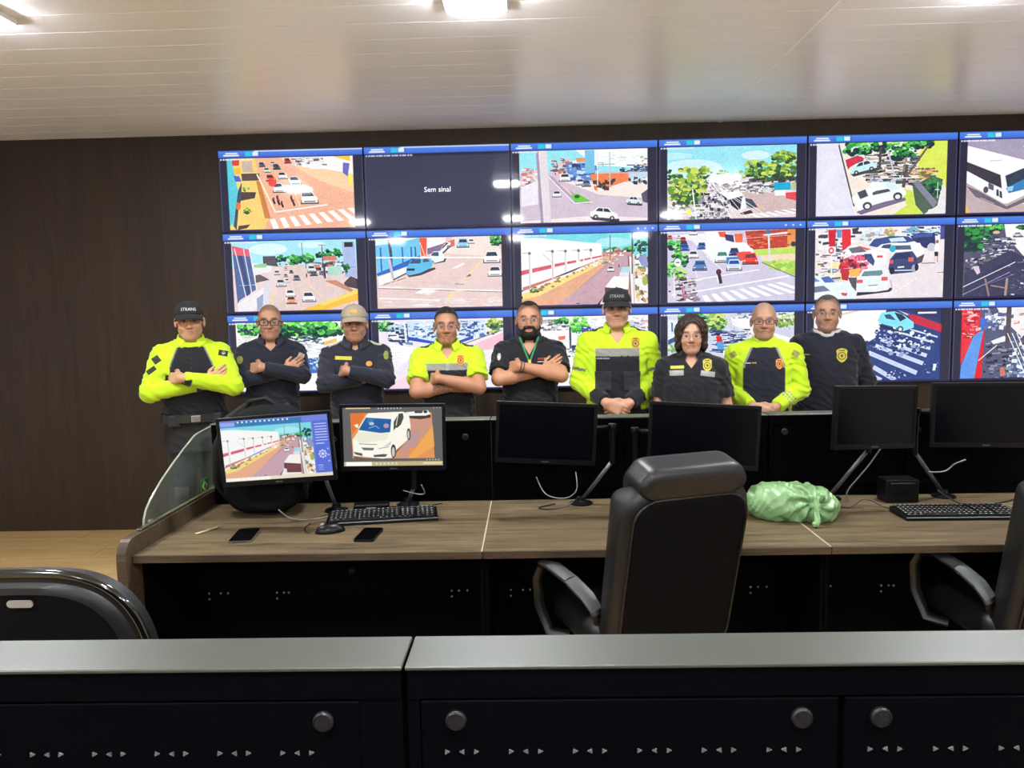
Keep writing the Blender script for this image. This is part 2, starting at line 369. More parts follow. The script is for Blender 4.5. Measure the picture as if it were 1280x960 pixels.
# ------------------------------------------------------------------ pictures on the screens: drawn shape by shape into small pixel buffers
class Canvas:
    def __init__(s, w, h, bg):
        s.w, s.h = w, h; s.a = np.empty((h, w, 3), np.float32); s.a[:] = bg; s.ox = s.oy = 0.0; s.kx = s.ky = 1.0; s.rng = np.random.RandomState(7)
        s.clip = (0, 0, w, h)
    def view(s, src, dst):
        """following coordinates run over rectangle src; they land on dst (fractions of the buffer)"""
        x0, y0, x1, y1 = src; a, b, c, d = dst[0]*s.w, dst[1]*s.h, dst[2]*s.w, dst[3]*s.h
        s.kx, s.ky = (c-a)/(x1-x0), (d-b)/(y1-y0); s.ox, s.oy = a-x0*s.kx, b-y0*s.ky
        s.clip = (int(round(a)), int(round(b)), int(round(c)), int(round(d)))
    def P(s, col, *xy, al=1.0):
        q = np.array(xy, np.float32).reshape(-1, 2); x = q[:, 0]*s.kx+s.ox; y = q[:, 1]*s.ky+s.oy
        s._fill(col, x, y, al); return s
    def _fill(s, col, x, y, al=1.0):
        c0, c1, c2, c3 = s.clip
        a, b = max(c0, int(x.min())), min(c2, int(x.max())+1); c, d = max(c1, int(y.min())), min(c3, int(y.max())+1)
        if b <= a or d <= c: return
        gx = np.arange(a, b, dtype=np.float32)+.5; gy = (np.arange(c, d, dtype=np.float32)+.5)[:, None]
        ins = np.zeros((d-c, b-a), bool); n = len(x)
        for i in range(n):
            x0, y0, x1, y1 = x[i], y[i], x[(i+1) % n], y[(i+1) % n]
            if y0 == y1: continue
            ins ^= ((y0 > gy) != (y1 > gy)) & (gx < (x1-x0)*(gy-y0)/(y1-y0)+x0)
        v = s.a[c:d, a:b]; v[ins] = v[ins]*(1-al)+np.array(col, np.float32)*al
    def Rc(s, col, x0, y0, x1, y1, al=1.0): return s.P(col, x0, y0, x1, y0, x1, y1, x0, y1, al=al)
    def L(s, col, w, *xy, al=1.0):
        q = np.array(xy, np.float32).reshape(-1, 2)
        for (x0, y0), (x1, y1) in zip(q[:-1], q[1:]):
            dx, dy = x1-x0, y1-y0; l = math.hypot(dx, dy) or 1; nx, ny = -dy/l*w/2, dx/l*w/2
            s.P(col, x0+nx, y0+ny, x1+nx, y1+ny, x1-nx, y1-ny, x0-nx, y0-ny, al=al)
        return s
    def E(s, col, cx, cy, rx, ry, al=1.0, n=14):
        t = np.arange(n)*2*PI/n
        s._fill(col, ((cx+rx*np.cos(t))*s.kx+s.ox).astype(np.float32), ((cy+ry*np.sin(t))*s.ky+s.oy).astype(np.float32), al); return s
    def leaves(s, cx, cy, rx, ry, cols, n=60, sz=.16, rect=False):
        r = s.rng
        for i in range(n):
            a, d = r.rand()*2*PI, math.sqrt(r.rand()); px, py = r.uniform(-1, 1, 2) if rect else (d*math.cos(a), d*math.sin(a))
            k = cols[min(len(cols)-1, int(np.clip((.5+.42*py+.28*r.randn()), 0, .999)*len(cols)))]
            z = sz*(.5+r.rand()); s.E(k, cx+px*rx, cy+py*ry, max(rx, ry)*z*.8, max(rx, ry)*z*.6, n=7)
        return s
    def clutter(s, x0, y0, x1, y1, cols, n=60, w=30, h=14):
        r = s.rng
        for i in range(n):
            a, b = r.uniform(x0, x1), r.uniform(y0, y1); ww, hh = w*(.3+r.rand()), h*(.3+r.rand()); sk = r.uniform(-.5, .5)*hh
            s.P(cols[r.randint(len(cols))], a, b, a+ww, b+sk, a+ww, b+hh+sk, a, b+hh)
        return s
    def speck(s, x0, y0, x1, y1, amp, sc=1):
        a, b, c, d = [int(v) for v in (x0*s.kx+s.ox, y0*s.ky+s.oy, x1*s.kx+s.ox, y1*s.ky+s.oy)]
        v = s.a[max(0, b):d, max(0, a):c]; g = s.rng.randn(v.shape[0]//sc+1, v.shape[1]//sc+1, 1)*amp
        v += np.kron(g, np.ones((sc, sc, 1)))[:v.shape[0], :v.shape[1]]; return s
    def car(s, x, y, w, col, dx=0.0, glass=(50, 60, 80), back=False, sh=(60, 45, 50), h=.8):
        """small car seen from the front and above; x,y = middle of the lower edge"""
        w_ = w/2; H = w*h
        s.P(sh, x-w_*1.12, y+.05*H, x+w_*1.12, y+.05*H, x+w_*1.05, y-.25*H, x-w_*1.05, y-.25*H)
        s.P(col, x-w_, y-.03*H, x-w_*1.0, y-.4*H, x-w_*.8+dx*.6, y-.62*H, x-w_*.66+dx, y-.96*H, x+w_*.66+dx, y-.96*H, x+w_*.86+dx*.6, y-.62*H, x+w_, y-.4*H, x+w_, y-.03*H)
        s.P(glass, x-w_*.74+dx*.5, y-.55*H, x-w_*.56+dx, y-.86*H, x+w_*.56+dx, y-.86*H, x+w_*.76+dx*.5, y-.55*H)
        k = tuple(c*.55 for c in col)
        s.Rc(k, x-w_*.7, y-.18*H, x+w_*.7, y-.1*H)
        lc = (230, 60, 50) if back else (250, 250, 255)
        s.Rc(lc, x-w_*.95, y-.34*H, x-w_*.65, y-.24*H).Rc(lc, x+w_*.65, y-.34*H, x+w_*.95, y-.24*H)
        return s
    def side(s, x0, y0, x1, y1, col, glass=(50, 60, 80), h=.42, sh=(70, 65, 80)):
        """car seen from the side along the line x0,y0 - x1,y1 (foot of the wheels)"""
        ux, uy = x1-x0, y1-y0; L_ = math.hypot(ux, uy); H = L_*h
        Q = lambda u, v: (x0+ux*u, y0+uy*u-H*v)
        f = lambda *uv: [c for i in range(0, len(uv), 2) for c in Q(uv[i], uv[i+1])]
        s.P(sh, *f(-.03, .1, 1.05, .1, 1.08, -.22, .1, -.22))
        s.P(col, *f(0, .05, -.01, .5, .12, .62, .27, .98, .68, 1.0, .83, .66, 1.0, .5, 1.01, .05))
        s.P(glass, *f(.2, .62, .31, .9, .46, .9, .46, .62)).P(glass, *f(.5, .62, .5, .9, .65, .9, .76, .62))
        for u in (.2, .8): s.E((40, 40, 48), *Q(u, .08), L_*.085, H*.2).E((190, 190, 200), *Q(u, .08), L_*.045, H*.1)
        return s
    def zebra(s, a, b, c, d, n, col=(250, 248, 245), duty=.55):
        """stripes between the lines a-b and c-d"""
        for i in range(n):
            t0, t1 = i/n, (i+duty)/n
            g = lambda p, q, t: (p[0]+(q[0]-p[0])*t, p[1]+(q[1]-p[1])*t)
            s.P(col, *g(a, b, t0), *g(a, b, t1), *g(c, d, t1), *g(c, d, t0))
        return s
    def grit(s, x0, y0, x1, y1, amp=1.0):
        """uneven grain at several sizes and crisp camera sharpening inside a rectangle (fractions)"""
        a, b, c, d = int(x0*s.w), int(y0*s.h), int(x1*s.w), int(y1*s.h); v = s.a[b:d, a:c]; h, w = v.shape[:2]
        for sz, am in ((3, 5), (6, 6), (14, 6), (40, 6)):
            g = s.rng.randn(h//sz+2, w//sz+2, 1)*am*amp
            if sz >= 14:
                g = np.kron(g, np.ones((sz, sz, 1))); k = sz//2
                for ax in (0, 1): g = (g+np.roll(g, k, ax)+np.roll(g, -k, ax))/3
            else: g = np.kron(g, np.ones((sz, sz, 1)))
            v += g[:h, :w]*(1+.15*s.rng.randn(1, 1, 3))
        bl = v.copy()
        for r_ in (2, 3):
            for ax in (0, 1): bl = (bl+np.roll(bl, r_, ax)+np.roll(bl, -r_, ax))/3
        v += .55*(v-bl); v *= 1.05; return s
    def out(s):
        a = s.a.reshape(s.h//2, 2, s.w//2, 2, 3).mean((1, 3))
        return np.clip(a, 0, 255)

DST = (.056, .100, .934, .978)
W_, BL, DK = (250, 250, 252), (20, 24, 34), (52, 52, 66)
GR = [(200, 215, 90), (150, 185, 70), (100, 150, 60), (60, 105, 55), (40, 70, 50)]
GV = [(150, 235, 110), (90, 200, 90), (50, 150, 70), (30, 90, 60), (30, 55, 60)]
def base(header_hi=False):
    c = Canvas(720, 404, (40, 40, 62)); c.view((0, 0, 1, 1), (0, 0, 1, 1))
    for k in range(12): c.Rc((64+k*1.5, 104+k*3.2, 214+k*2.2), 0, .092-k*.0077, 1, .0997-k*.0077)
    c.Rc((26, 30, 78), 0, .088, 1, .098); c.Rc((30, 40, 110), 0, 0, 1, .006)
    if header_hi: c.Rc((225, 232, 250), .25, .008, 1, .022)
    c.Rc((240, 242, 250), .048, .030, .135, .046).Rc((248, 249, 252), .035, .055, .145, .073)
    c.Rc((40, 205, 225), .186, .022, .232, .074).Rc((225, 240, 245), .238, .022, .278, .072).Rc((60, 85, 170), .284, .02, .288, .08)
    for i in range(14): c.Rc((235, 238, 248), .01+i*.018, .102, .022+i*.018+.003*(i % 3), .121)
    c.Rc((112, 120, 200), .004, .125, .0075, .995).Rc((90, 98, 180), .9945, .1, .997, .995)
    c.Rc((26, 34, 100), 0, .984, 1, 1)
    return c
def pole(c, x0, y0, x1, y1, w, col=(235, 235, 238)): c.L(col, w, x0, y0, x1, y1)

def s00(c):
    c.view((105, 125, 1190, 735), DST); c.P((238, 178, 150), 105, 125, 1190, 125, 1190, 735, 105, 735)
    c.P((246, 205, 165), 560, 125, 1190, 125, 1190, 440, 900, 330); c.P((250, 240, 235), 640, 125, 1190, 125, 1190, 280, 940, 230, 760, 210)
    c.clutter(660, 130, 930, 190, [(150, 120, 120), (120, 95, 95), W_, (200, 200, 215)], 50, 40, 14); c.P((248, 190, 60), 1010, 122, 1165, 122, 1165, 170)
    c.P((236, 238, 250), 820, 165, 925, 170, 925, 232, 820, 228); c.P((110, 105, 190), 1105, 180, 1160, 190, 1140, 300, 1100, 265); c.P((245, 235, 80), 1150, 275, 1180, 285, 1175, 370, 1150, 365)
    c.P((246, 206, 120), 105, 735, 105, 125, 350, 125, 440, 640, 400, 735); c.P((206, 130, 70), 350, 320, 385, 320, 460, 640, 410, 640)
    c.P((90, 200, 215), 105, 125, 145, 125, 205, 500, 150, 600, 135, 690, 105, 690).P((215, 70, 60), 150, 140, 215, 140, 210, 185, 152, 185).P((240, 190, 70), 160, 205, 222, 205, 220, 262, 168, 262).P((90, 100, 190), 158, 270, 205, 275, 225, 320, 170, 320)
    c.P((95, 75, 80), 225, 255, 380, 255, 380, 315, 230, 315).P((80, 62, 66), 215, 410, 345, 415, 330, 465, 205, 485).P((200, 180, 165), 230, 150, 320, 150, 330, 245, 240, 240)
    c.P((70, 80, 100), 190, 400, 225, 330, 215, 470, 185, 560, 160, 735, 135, 700); c.E((225, 120, 60), 185, 530, 22, 34); c.leaves(250, 570, 42, 26, GR, 20, .3); c.leaves(265, 385, 30, 20, GR, 14, .3)
    c.P((90, 60, 60), 170, 735, 180, 700, 280, 690, 250, 720)
    c.L((252, 236, 200), 14, 360, 260, 505, 590); c.L((252, 246, 235), 13, 505, 588, 955, 535); c.L((246, 225, 190), 7, 610, 260, 720, 540); c.L((250, 190, 110), 8, 780, 380, 930, 530); c.L((246, 205, 150), 5, 600, 180, 1180, 460, al=.6)
    for x, y, w, k in ((410, 200, 50, (90, 90, 110)), (505, 190, 40, (210, 210, 220)), (535, 225, 60, (70, 70, 85)), (632, 175, 55, (180, 40, 60)), (452, 250, 55, (190, 225, 210)), (585, 305, 75, W_), (480, 325, 75, (230, 80, 55)), (690, 360, 95, (205, 225, 245)), (550, 420, 105, W_), (805, 520, 140, W_)): c.car(x, y, w, k, dx=-w*.18)
    c.E((225, 80, 60), 490, 340, 36, 30)
    for x, y in ((495, 495), (530, 475), (565, 525), (650, 480), (665, 515), (535, 505)): c.L((60, 40, 50), 16, x-8, y-22, x+8, y+24).E((150, 60, 80), x-2, y-22, 9, 10)
    c.zebra((450, 650), (1210, 560), (480, 735), (1330, 650), 9); c.speck(105, 125, 1190, 735, 5)
def s01(c):
    c.view((0, 0, 1, 1), (0, 0, 1, 1)); c.Rc((58, 60, 88), .009, .125, .993, .983); c.Rc((54, 54, 84), .009, .125, .4, .5, al=.4)
    for i in range(18): c.Rc((205, 210, 235), .01+i*.018, .102, .022+i*.018+.003*(i % 3), .121)
def s02(c):
    c.view((88, 125, 1165, 755), DST); c.P((150, 225, 235), 88, 125, 1165, 125, 1165, 320, 88, 320)
    c.P((240, 250, 250), 560, 125, 1165, 125, 1165, 300, 720, 260).clutter(740, 160, 1110, 260, [(190, 200, 205), W_, (215, 235, 238)], 26, 60, 6); c.P((205, 190, 205), 88, 320, 1165, 320, 1165, 755, 88, 755)
    c.P((242, 225, 220), 470, 400, 1165, 420, 1165, 560, 760, 520); c.P((250, 225, 228), 88, 740, 700, 700, 1165, 730, 1165, 755, 88, 755)
    c.clutter(90, 270, 240, 470, [(235, 205, 205), (200, 170, 185), (130, 110, 130), W_, (220, 120, 120)], 70, 40, 22); c.P((232, 228, 238), 100, 440, 240, 380, 240, 590, 100, 610)
    c.clutter(330, 190, 560, 330, [(230, 190, 185), (150, 120, 140), (90, 90, 120), W_, (210, 110, 90)], 70, 40, 22)
    c.P((90, 130, 200), 480, 240, 720, 240, 720, 390, 500, 390).clutter(490, 245, 720, 380, [(60, 90, 160), (50, 60, 110), (190, 215, 240), (110, 150, 210)], 50, 40, 24)
    c.P((120, 190, 225), 640, 130, 720, 130, 720, 330, 640, 330).P((230, 150, 110), 560, 195, 650, 195, 640, 230, 575, 230)
    c.P((236, 130, 80), 680, 335, 1000, 335, 1010, 400, 850, 450, 700, 400).clutter(700, 380, 880, 450, [(110, 60, 60), (70, 55, 65), (235, 120, 70)], 26, 40, 30).P((190, 215, 230), 1010, 340, 1165, 330, 1165, 400, 1030, 420).clutter(930, 260, 1150, 320, [(60, 75, 110), (100, 120, 150), (40, 50, 70)], 30, 70, 14)
    c.clutter(1000, 370, 1160, 420, [(60, 60, 80), W_, (160, 170, 190)], 24, 30, 24).clutter(1100, 180, 1165, 290, [(200, 170, 170), (120, 100, 120), W_], 18, 30, 14)
    pole(c, 745, 160, 745, 440, 10, (225, 228, 232)); pole(c, 848, 150, 848, 460, 9, (190, 195, 205)); c.L((120, 170, 180), 4, 750, 255, 890, 255).L((120, 170, 180), 4, 750, 240, 790, 240, 790, 275)
    c.P((175, 160, 185), 330, 350, 560, 590, 690, 600, 500, 470, 360, 345); c.P((240, 195, 195), 380, 370, 560, 560, 500, 470); c.L((248, 245, 246), 8, 330, 350, 550, 590, 700, 580)
    c.P((110, 200, 70), 515, 515, 580, 505, 690, 575, 560, 580).E((40, 110, 40), 570, 530, 22, 16)
    c.car(600, 430, 70, W_); c.car(650, 445, 70, (120, 125, 140)); c.car(470, 395, 90, (230, 228, 232)); c.car(400, 530, 70, W_); c.side(985, 600, 1110, 610, (215, 228, 245), h=.5); c.side(680, 715, 910, 740, W_, h=.42)
    c.P((90, 85, 105), 1110, 520, 1165, 480, 1165, 600, 1125, 590)
    c.P((225, 215, 222), 228, 125, 318, 125, 352, 755, 268, 755).P((165, 150, 175), 228, 125, 250, 125, 285, 755, 262, 755); c.L((240, 235, 238), 8, 215, 250, 215, 500)
    c.speck(88, 125, 1165, 755, 5)
def s03(c):
    c.view((95, 105, 1170, 735), DST); c.P((150, 222, 240), 95, 105, 1170, 105, 1170, 400, 95, 400)
    c.E((225, 245, 250), 300, 300, 260, 90, .7).E((235, 245, 252), 830, 190, 120, 40, .7).E((215, 240, 248), 150, 180, 160, 30, .5)
    c.P((225, 212, 215), 95, 380, 1170, 380, 1170, 735, 95, 735).P((205, 180, 180), 700, 470, 1170, 560, 1170, 690, 800, 690)
    c.clutter(430, 390, 800, 500, [W_, (220, 220, 225), (190, 180, 190), (150, 140, 150), (90, 85, 100)], 110, 46, 18)
    c.leaves(280, 440, 165, 165, GR, 170, .16).leaves(200, 520, 90, 110, GR, 60, .2).leaves(400, 330, 60, 50, GR, 30, .3); c.leaves(560, 350, 50, 40, GR, 24, .3); c.leaves(660, 360, 110, 40, [(205, 215, 150), (150, 170, 110)], 30, .14)
    c.leaves(830, 310, 100, 80, GR, 70, .2).leaves(1060, 300, 130, 120, GR, 140, .16).leaves(960, 360, 130, 50, GR, 60, .2).leaves(1060, 210, 100, 50, GR[1:], 40, .2)
    c.clutter(800, 385, 1170, 420, [(60, 60, 60), (90, 80, 70), (50, 60, 60)], 50, 40, 14); c.clutter(780, 440, 990, 510, [W_, (200, 205, 215), (80, 80, 95), (130, 130, 140)], 50, 44, 18)
    c.P((30, 165, 210), 985, 430, 1120, 430, 1125, 495, 985, 495).Rc((245, 245, 248), 990, 495, 1080, 545).P((225, 70, 80), 1080, 520, 1170, 515, 1170, 590, 1085, 570).Rc((180, 190, 150), 1125, 430, 1170, 500)
    c.clutter(340, 500, 620, 735, [(60, 55, 70), (110, 105, 120), (200, 195, 205), (235, 232, 236), (35, 35, 48), (150, 145, 160)], 150, 36, 26); c.clutter(100, 600, 340, 735, [W_, (225, 225, 230), (160, 160, 165), (110, 130, 90), (190, 190, 195)], 60, 60, 20)
    c.P((250, 250, 252), 520, 500, 700, 500, 740, 540, 610, 570).P((40, 40, 56), 610, 570, 725, 540, 740, 640, 680, 660, 630, 620).P((242, 242, 246), 720, 545, 745, 550, 750, 640, 700, 680).P((70, 72, 100), 745, 560, 800, 570, 850, 640, 760, 650).P((70, 50, 60), 700, 690, 800, 660, 810, 690, 730, 705)
    for d in (0, 22, 60): c.L((250, 250, 252), 6, 420+d, 380, 640+d*2, 735).L((248, 248, 250), 6, 420+d, 400, 830+d, 690)
    c.L((245, 245, 248), 5, 400, 400, 480, 340).L((230, 230, 235), 5, 385, 480, 480, 735).L((235, 235, 240), 12, 305, 470, 335, 735); c.L((120, 140, 150), 4, 380, 265, 380, 380); c.Rc((235, 235, 110), 255, 640, 290, 690)
    c.zebra((780, 700), (1170, 655), (850, 735), (1300, 690), 6); c.L((240, 205, 140), 6, 850, 620, 920, 665); c.leaves(110, 330, 20, 50, GV[3:], 14, .3)
    c.speck(95, 105, 1170, 735, 8, 2)
def s04(c):
    c.view((103, 108, 1180, 720), DST); c.P((224, 222, 238), 103, 108, 1180, 108, 1180, 720, 103, 720)
    c.P((240, 225, 215), 280, 108, 1180, 108, 1180, 720, 430, 720); c.P((214, 228, 90), 1000, 108, 1180, 108, 1180, 500, 960, 420, 930, 250).P((205, 225, 90), 790, 500, 900, 520, 1000, 720, 740, 720, 860, 640)
    c.clutter(480, 200, 900, 470, [(70, 80, 85), (110, 110, 115), (190, 170, 160), (235, 220, 210), (60, 90, 70), (150, 150, 165), (40, 50, 60)], 170, 80, 18); c.clutter(850, 330, 1060, 420, [(225, 175, 130), (200, 140, 100), (120, 110, 80), (240, 215, 190)], 40, 80, 14)
    c.leaves(800, 170, 130, 90, GV, 90, .2).leaves(440, 150, 130, 60, GV, 60, .2).leaves(960, 130, 120, 30, GV[1:], 40, .2).leaves(620, 150, 80, 40, GV[2:], 30, .3)
    c.P((80, 100, 85), 900, 480, 1060, 400, 1150, 430, 1110, 650, 1000, 720, 930, 640).leaves(1060, 500, 80, 90, GV[2:], 60, .2).P((130, 130, 150), 900, 450, 950, 440, 1110, 620, 1080, 670)
    c.L((90, 80, 80), 26, 825, 490, 850, 300).L((110, 95, 95), 16, 850, 400, 1020, 150).L((80, 70, 75), 20, 625, 330, 630, 150).L((200, 200, 215), 12, 690, 180, 750, 390).L((130, 115, 110), 8, 800, 420, 850, 230)
    c.L((90, 80, 85), 12, 280, 108, 420, 640); c.L((238, 238, 245), 12, 410, 640, 440, 720); c.L((250, 248, 248), 10, 560, 408, 960, 412)
    c.side(350, 300, 480, 250, (90, 160, 200), h=.4); c.P((205, 50, 75), 340, 250, 440, 215, 500, 240, 380, 310, 365, 330); c.side(390, 375, 600, 325, (190, 230, 240), h=.42)
    c.clutter(540, 400, 760, 440, [(130, 140, 160), (200, 205, 215), (70, 80, 95)], 26, 60, 16)
    c.P((120, 110, 140), 440, 690, 560, 630, 840, 575, 850, 600, 480, 712); c.P((236, 246, 250), 410, 610, 400, 560, 545, 480, 560, 440, 690, 440, 760, 455, 850, 525, 845, 560, 560, 640, 470, 680); c.P((70, 75, 90), 445, 525, 510, 500, 535, 555, 470, 580)
    c.P((80, 85, 95), 570, 530, 600, 515, 700, 500, 720, 520, 575, 550).P((210, 235, 245), 650, 445, 740, 455, 800, 500, 720, 510)
    for x, y in ((530, 640), (780, 565)): c.E((70, 70, 85), x, y, 38, 34).E((225, 228, 235), x, y+3, 22, 20)
    c.P((225, 225, 232), 1165, 430, 1172, 720, 1100, 690); c.L((160, 210, 180), 8, 1108, 450, 1108, 590).L((235, 248, 240), 8, 1085, 515, 1125, 515).P((232, 225, 222), 1040, 680, 1120, 670, 1100, 720, 1020, 720)
    c.speck(103, 108, 1180, 720, 4)
def s05(c):
    c.view((525, 140, 1560, 858), DST); c.P((165, 155, 180), 525, 140, 1560, 140, 1560, 858, 525, 858); c.P((190, 170, 172), 525, 560, 1560, 600, 1560, 858, 525, 858)
    c.P((210, 205, 214), 1090, 140, 1560, 140, 1560, 320, 1200, 260); c.P((110, 100, 118), 525, 590, 620, 640, 850, 800, 1060, 680, 1080, 720, 850, 830, 600, 700)
    c.P((252, 252, 250), 525, 195, 1010, 360, 1020, 400, 790, 490, 525, 360); c.P((60, 56, 68), 525, 355, 790, 490, 810, 620, 700, 560, 525, 440).P((240, 242, 244), 525, 440, 700, 560, 830, 640, 830, 775, 525, 560); c.P((90, 95, 110), 700, 560, 740, 590, 740, 640, 700, 620).E((80, 80, 95), 680, 632, 20, 32)
    c.P((246, 250, 250), 790, 485, 1020, 395, 1060, 600, 1050, 660, 850, 775, 820, 760); c.P((52, 62, 84), 830, 500, 1020, 405, 1045, 560, 1000, 630, 860, 670).P((60, 130, 190), 840, 620, 1035, 500, 1040, 570, 990, 630, 860, 668).P((150, 205, 235), 850, 610, 900, 600, 890, 650, 850, 650)
    c.P((60, 64, 76), 765, 630, 780, 635, 785, 700, 765, 690).P((60, 64, 76), 790, 645, 806, 655, 812, 720, 792, 708); c.L((190, 190, 195), 6, 705, 350, 800, 345)
    c.L((70, 66, 86), 20, 980, 200, 1030, 270).L((240, 240, 246), 10, 965, 215, 1010, 260).P((250, 250, 252), 1000, 340, 1120, 330, 1120, 480, 1040, 460).car(1260, 480, 240, W_); c.P((240, 180, 90), 525, 770, 560, 858, 525, 858).L((240, 238, 240), 10, 970, 780, 1080, 735).L((205, 190, 190), 6, 640, 710, 750, 770); c.speck(525, 140, 1560, 858, 5)
def s10(c):
    c.view((100, 110, 1190, 710), DST); c.P((165, 225, 240), 100, 110, 1190, 110, 1190, 340, 100, 340).E((235, 248, 250), 420, 180, 170, 50, .7).E((225, 245, 248), 800, 150, 120, 30, .7)
    c.P((226, 205, 205), 100, 330, 1190, 330, 1190, 710, 100, 710).P((222, 200, 196), 560, 290, 640, 290, 1190, 560, 1190, 710, 420, 710)
    c.leaves(520, 265, 50, 28, GV[2:], 24, .3).leaves(640, 275, 60, 42, GV[1:], 40, .26).leaves(740, 270, 80, 40, GV[1:], 40, .22).leaves(880, 235, 50, 22, GV[2:], 16, .3).leaves(980, 230, 90, 40, GV[2:], 40, .2)
    c.P((90, 80, 90), 372, 240, 480, 240, 500, 330, 372, 310).P((230, 232, 236), 270, 290, 440, 330, 440, 370, 280, 400).P((150, 200, 150), 290, 310, 400, 300, 400, 335, 290, 335); c.P((100, 90, 95), 300, 400, 340, 395, 420, 440, 300, 465)
    c.clutter(740, 290, 1060, 390, [(210, 130, 110), (120, 110, 150), (60, 60, 100), W_, (160, 205, 200), (90, 80, 80)], 90, 44, 22); c.P((205, 130, 110), 900, 250, 1010, 250, 1020, 285, 880, 285).P((170, 215, 200), 930, 340, 1050, 330, 1060, 410, 940, 420)
    c.P((170, 185, 225), 1065, 130, 1175, 130, 1185, 440, 1080, 430).Rc((50, 52, 66), 1085, 135, 1160, 175).L((110, 120, 160), 4, 1080, 345, 1180, 348).leaves(1095, 360, 20, 50, GV[2:], 20, .3).P((80, 66, 74), 1070, 480, 1130, 425, 1190, 450, 1190, 535, 1080, 510).P((200, 140, 110), 900, 460, 1000, 455, 1150, 540, 1130, 560)
    c.L((90, 90, 100), 6, 890, 150, 895, 430).L((90, 90, 100), 4, 860, 155, 920, 155).L((110, 110, 120), 5, 715, 130, 720, 260).L((110, 110, 118), 6, 740, 250, 745, 350).L((60, 50, 60), 12, 905, 340, 908, 440)
    c.P((82, 104, 158), 110, 220, 262, 230, 300, 520, 150, 610, 130, 640); c.P((62, 78, 122), 160, 230, 190, 230, 245, 560, 215, 575).P((226, 100, 122), 105, 145, 255, 180, 262, 240, 110, 222)
    for x0, x1 in ((128, 205), (205, 262), (255, 310)): c.L((228, 235, 248), 9, x0, 170, x1, 580)
    c.P((232, 228, 232), 130, 640, 420, 470, 360, 600, 270, 710, 130, 710).P((150, 165, 200), 300, 600, 360, 560, 350, 660, 300, 710).P((214, 216, 228), 360, 510, 420, 440, 400, 690, 360, 690); c.L((205, 215, 235), 4, 150, 485, 400, 480)
    c.L((246, 215, 120), 9, 450, 545, 415, 670).L((248, 215, 160), 8, 700, 430, 900, 620).L((246, 244, 244), 6, 560, 430, 560, 690)
    for x, y, w, k in ((520, 325, 30, W_), (575, 330, 30, W_), (570, 362, 34, (225, 225, 230)), (615, 388, 34, (90, 90, 100)), (490, 400, 50, (200, 200, 205)), (565, 420, 34, (150, 150, 160)), (660, 450, 58, (120, 125, 135)), (520, 500, 80, (205, 210, 205)), (575, 465, 40, W_), (810, 415, 62, (95, 95, 110)), (795, 380, 70, (220, 222, 228)), (600, 590, 78, W_), (605, 650, 84, (245, 160, 120)), (760, 635, 110, (238, 242, 248))): c.car(x, y, w, k, dx=-w*.08)
    c.L((70, 50, 50), 10, 745, 395, 748, 425); c.P((246, 190, 70), 690, 710, 1190, 535, 1190, 630, 900, 710).P((250, 214, 110), 820, 660, 1190, 540, 1190, 570, 900, 670).speck(100, 110, 1190, 710, 5)
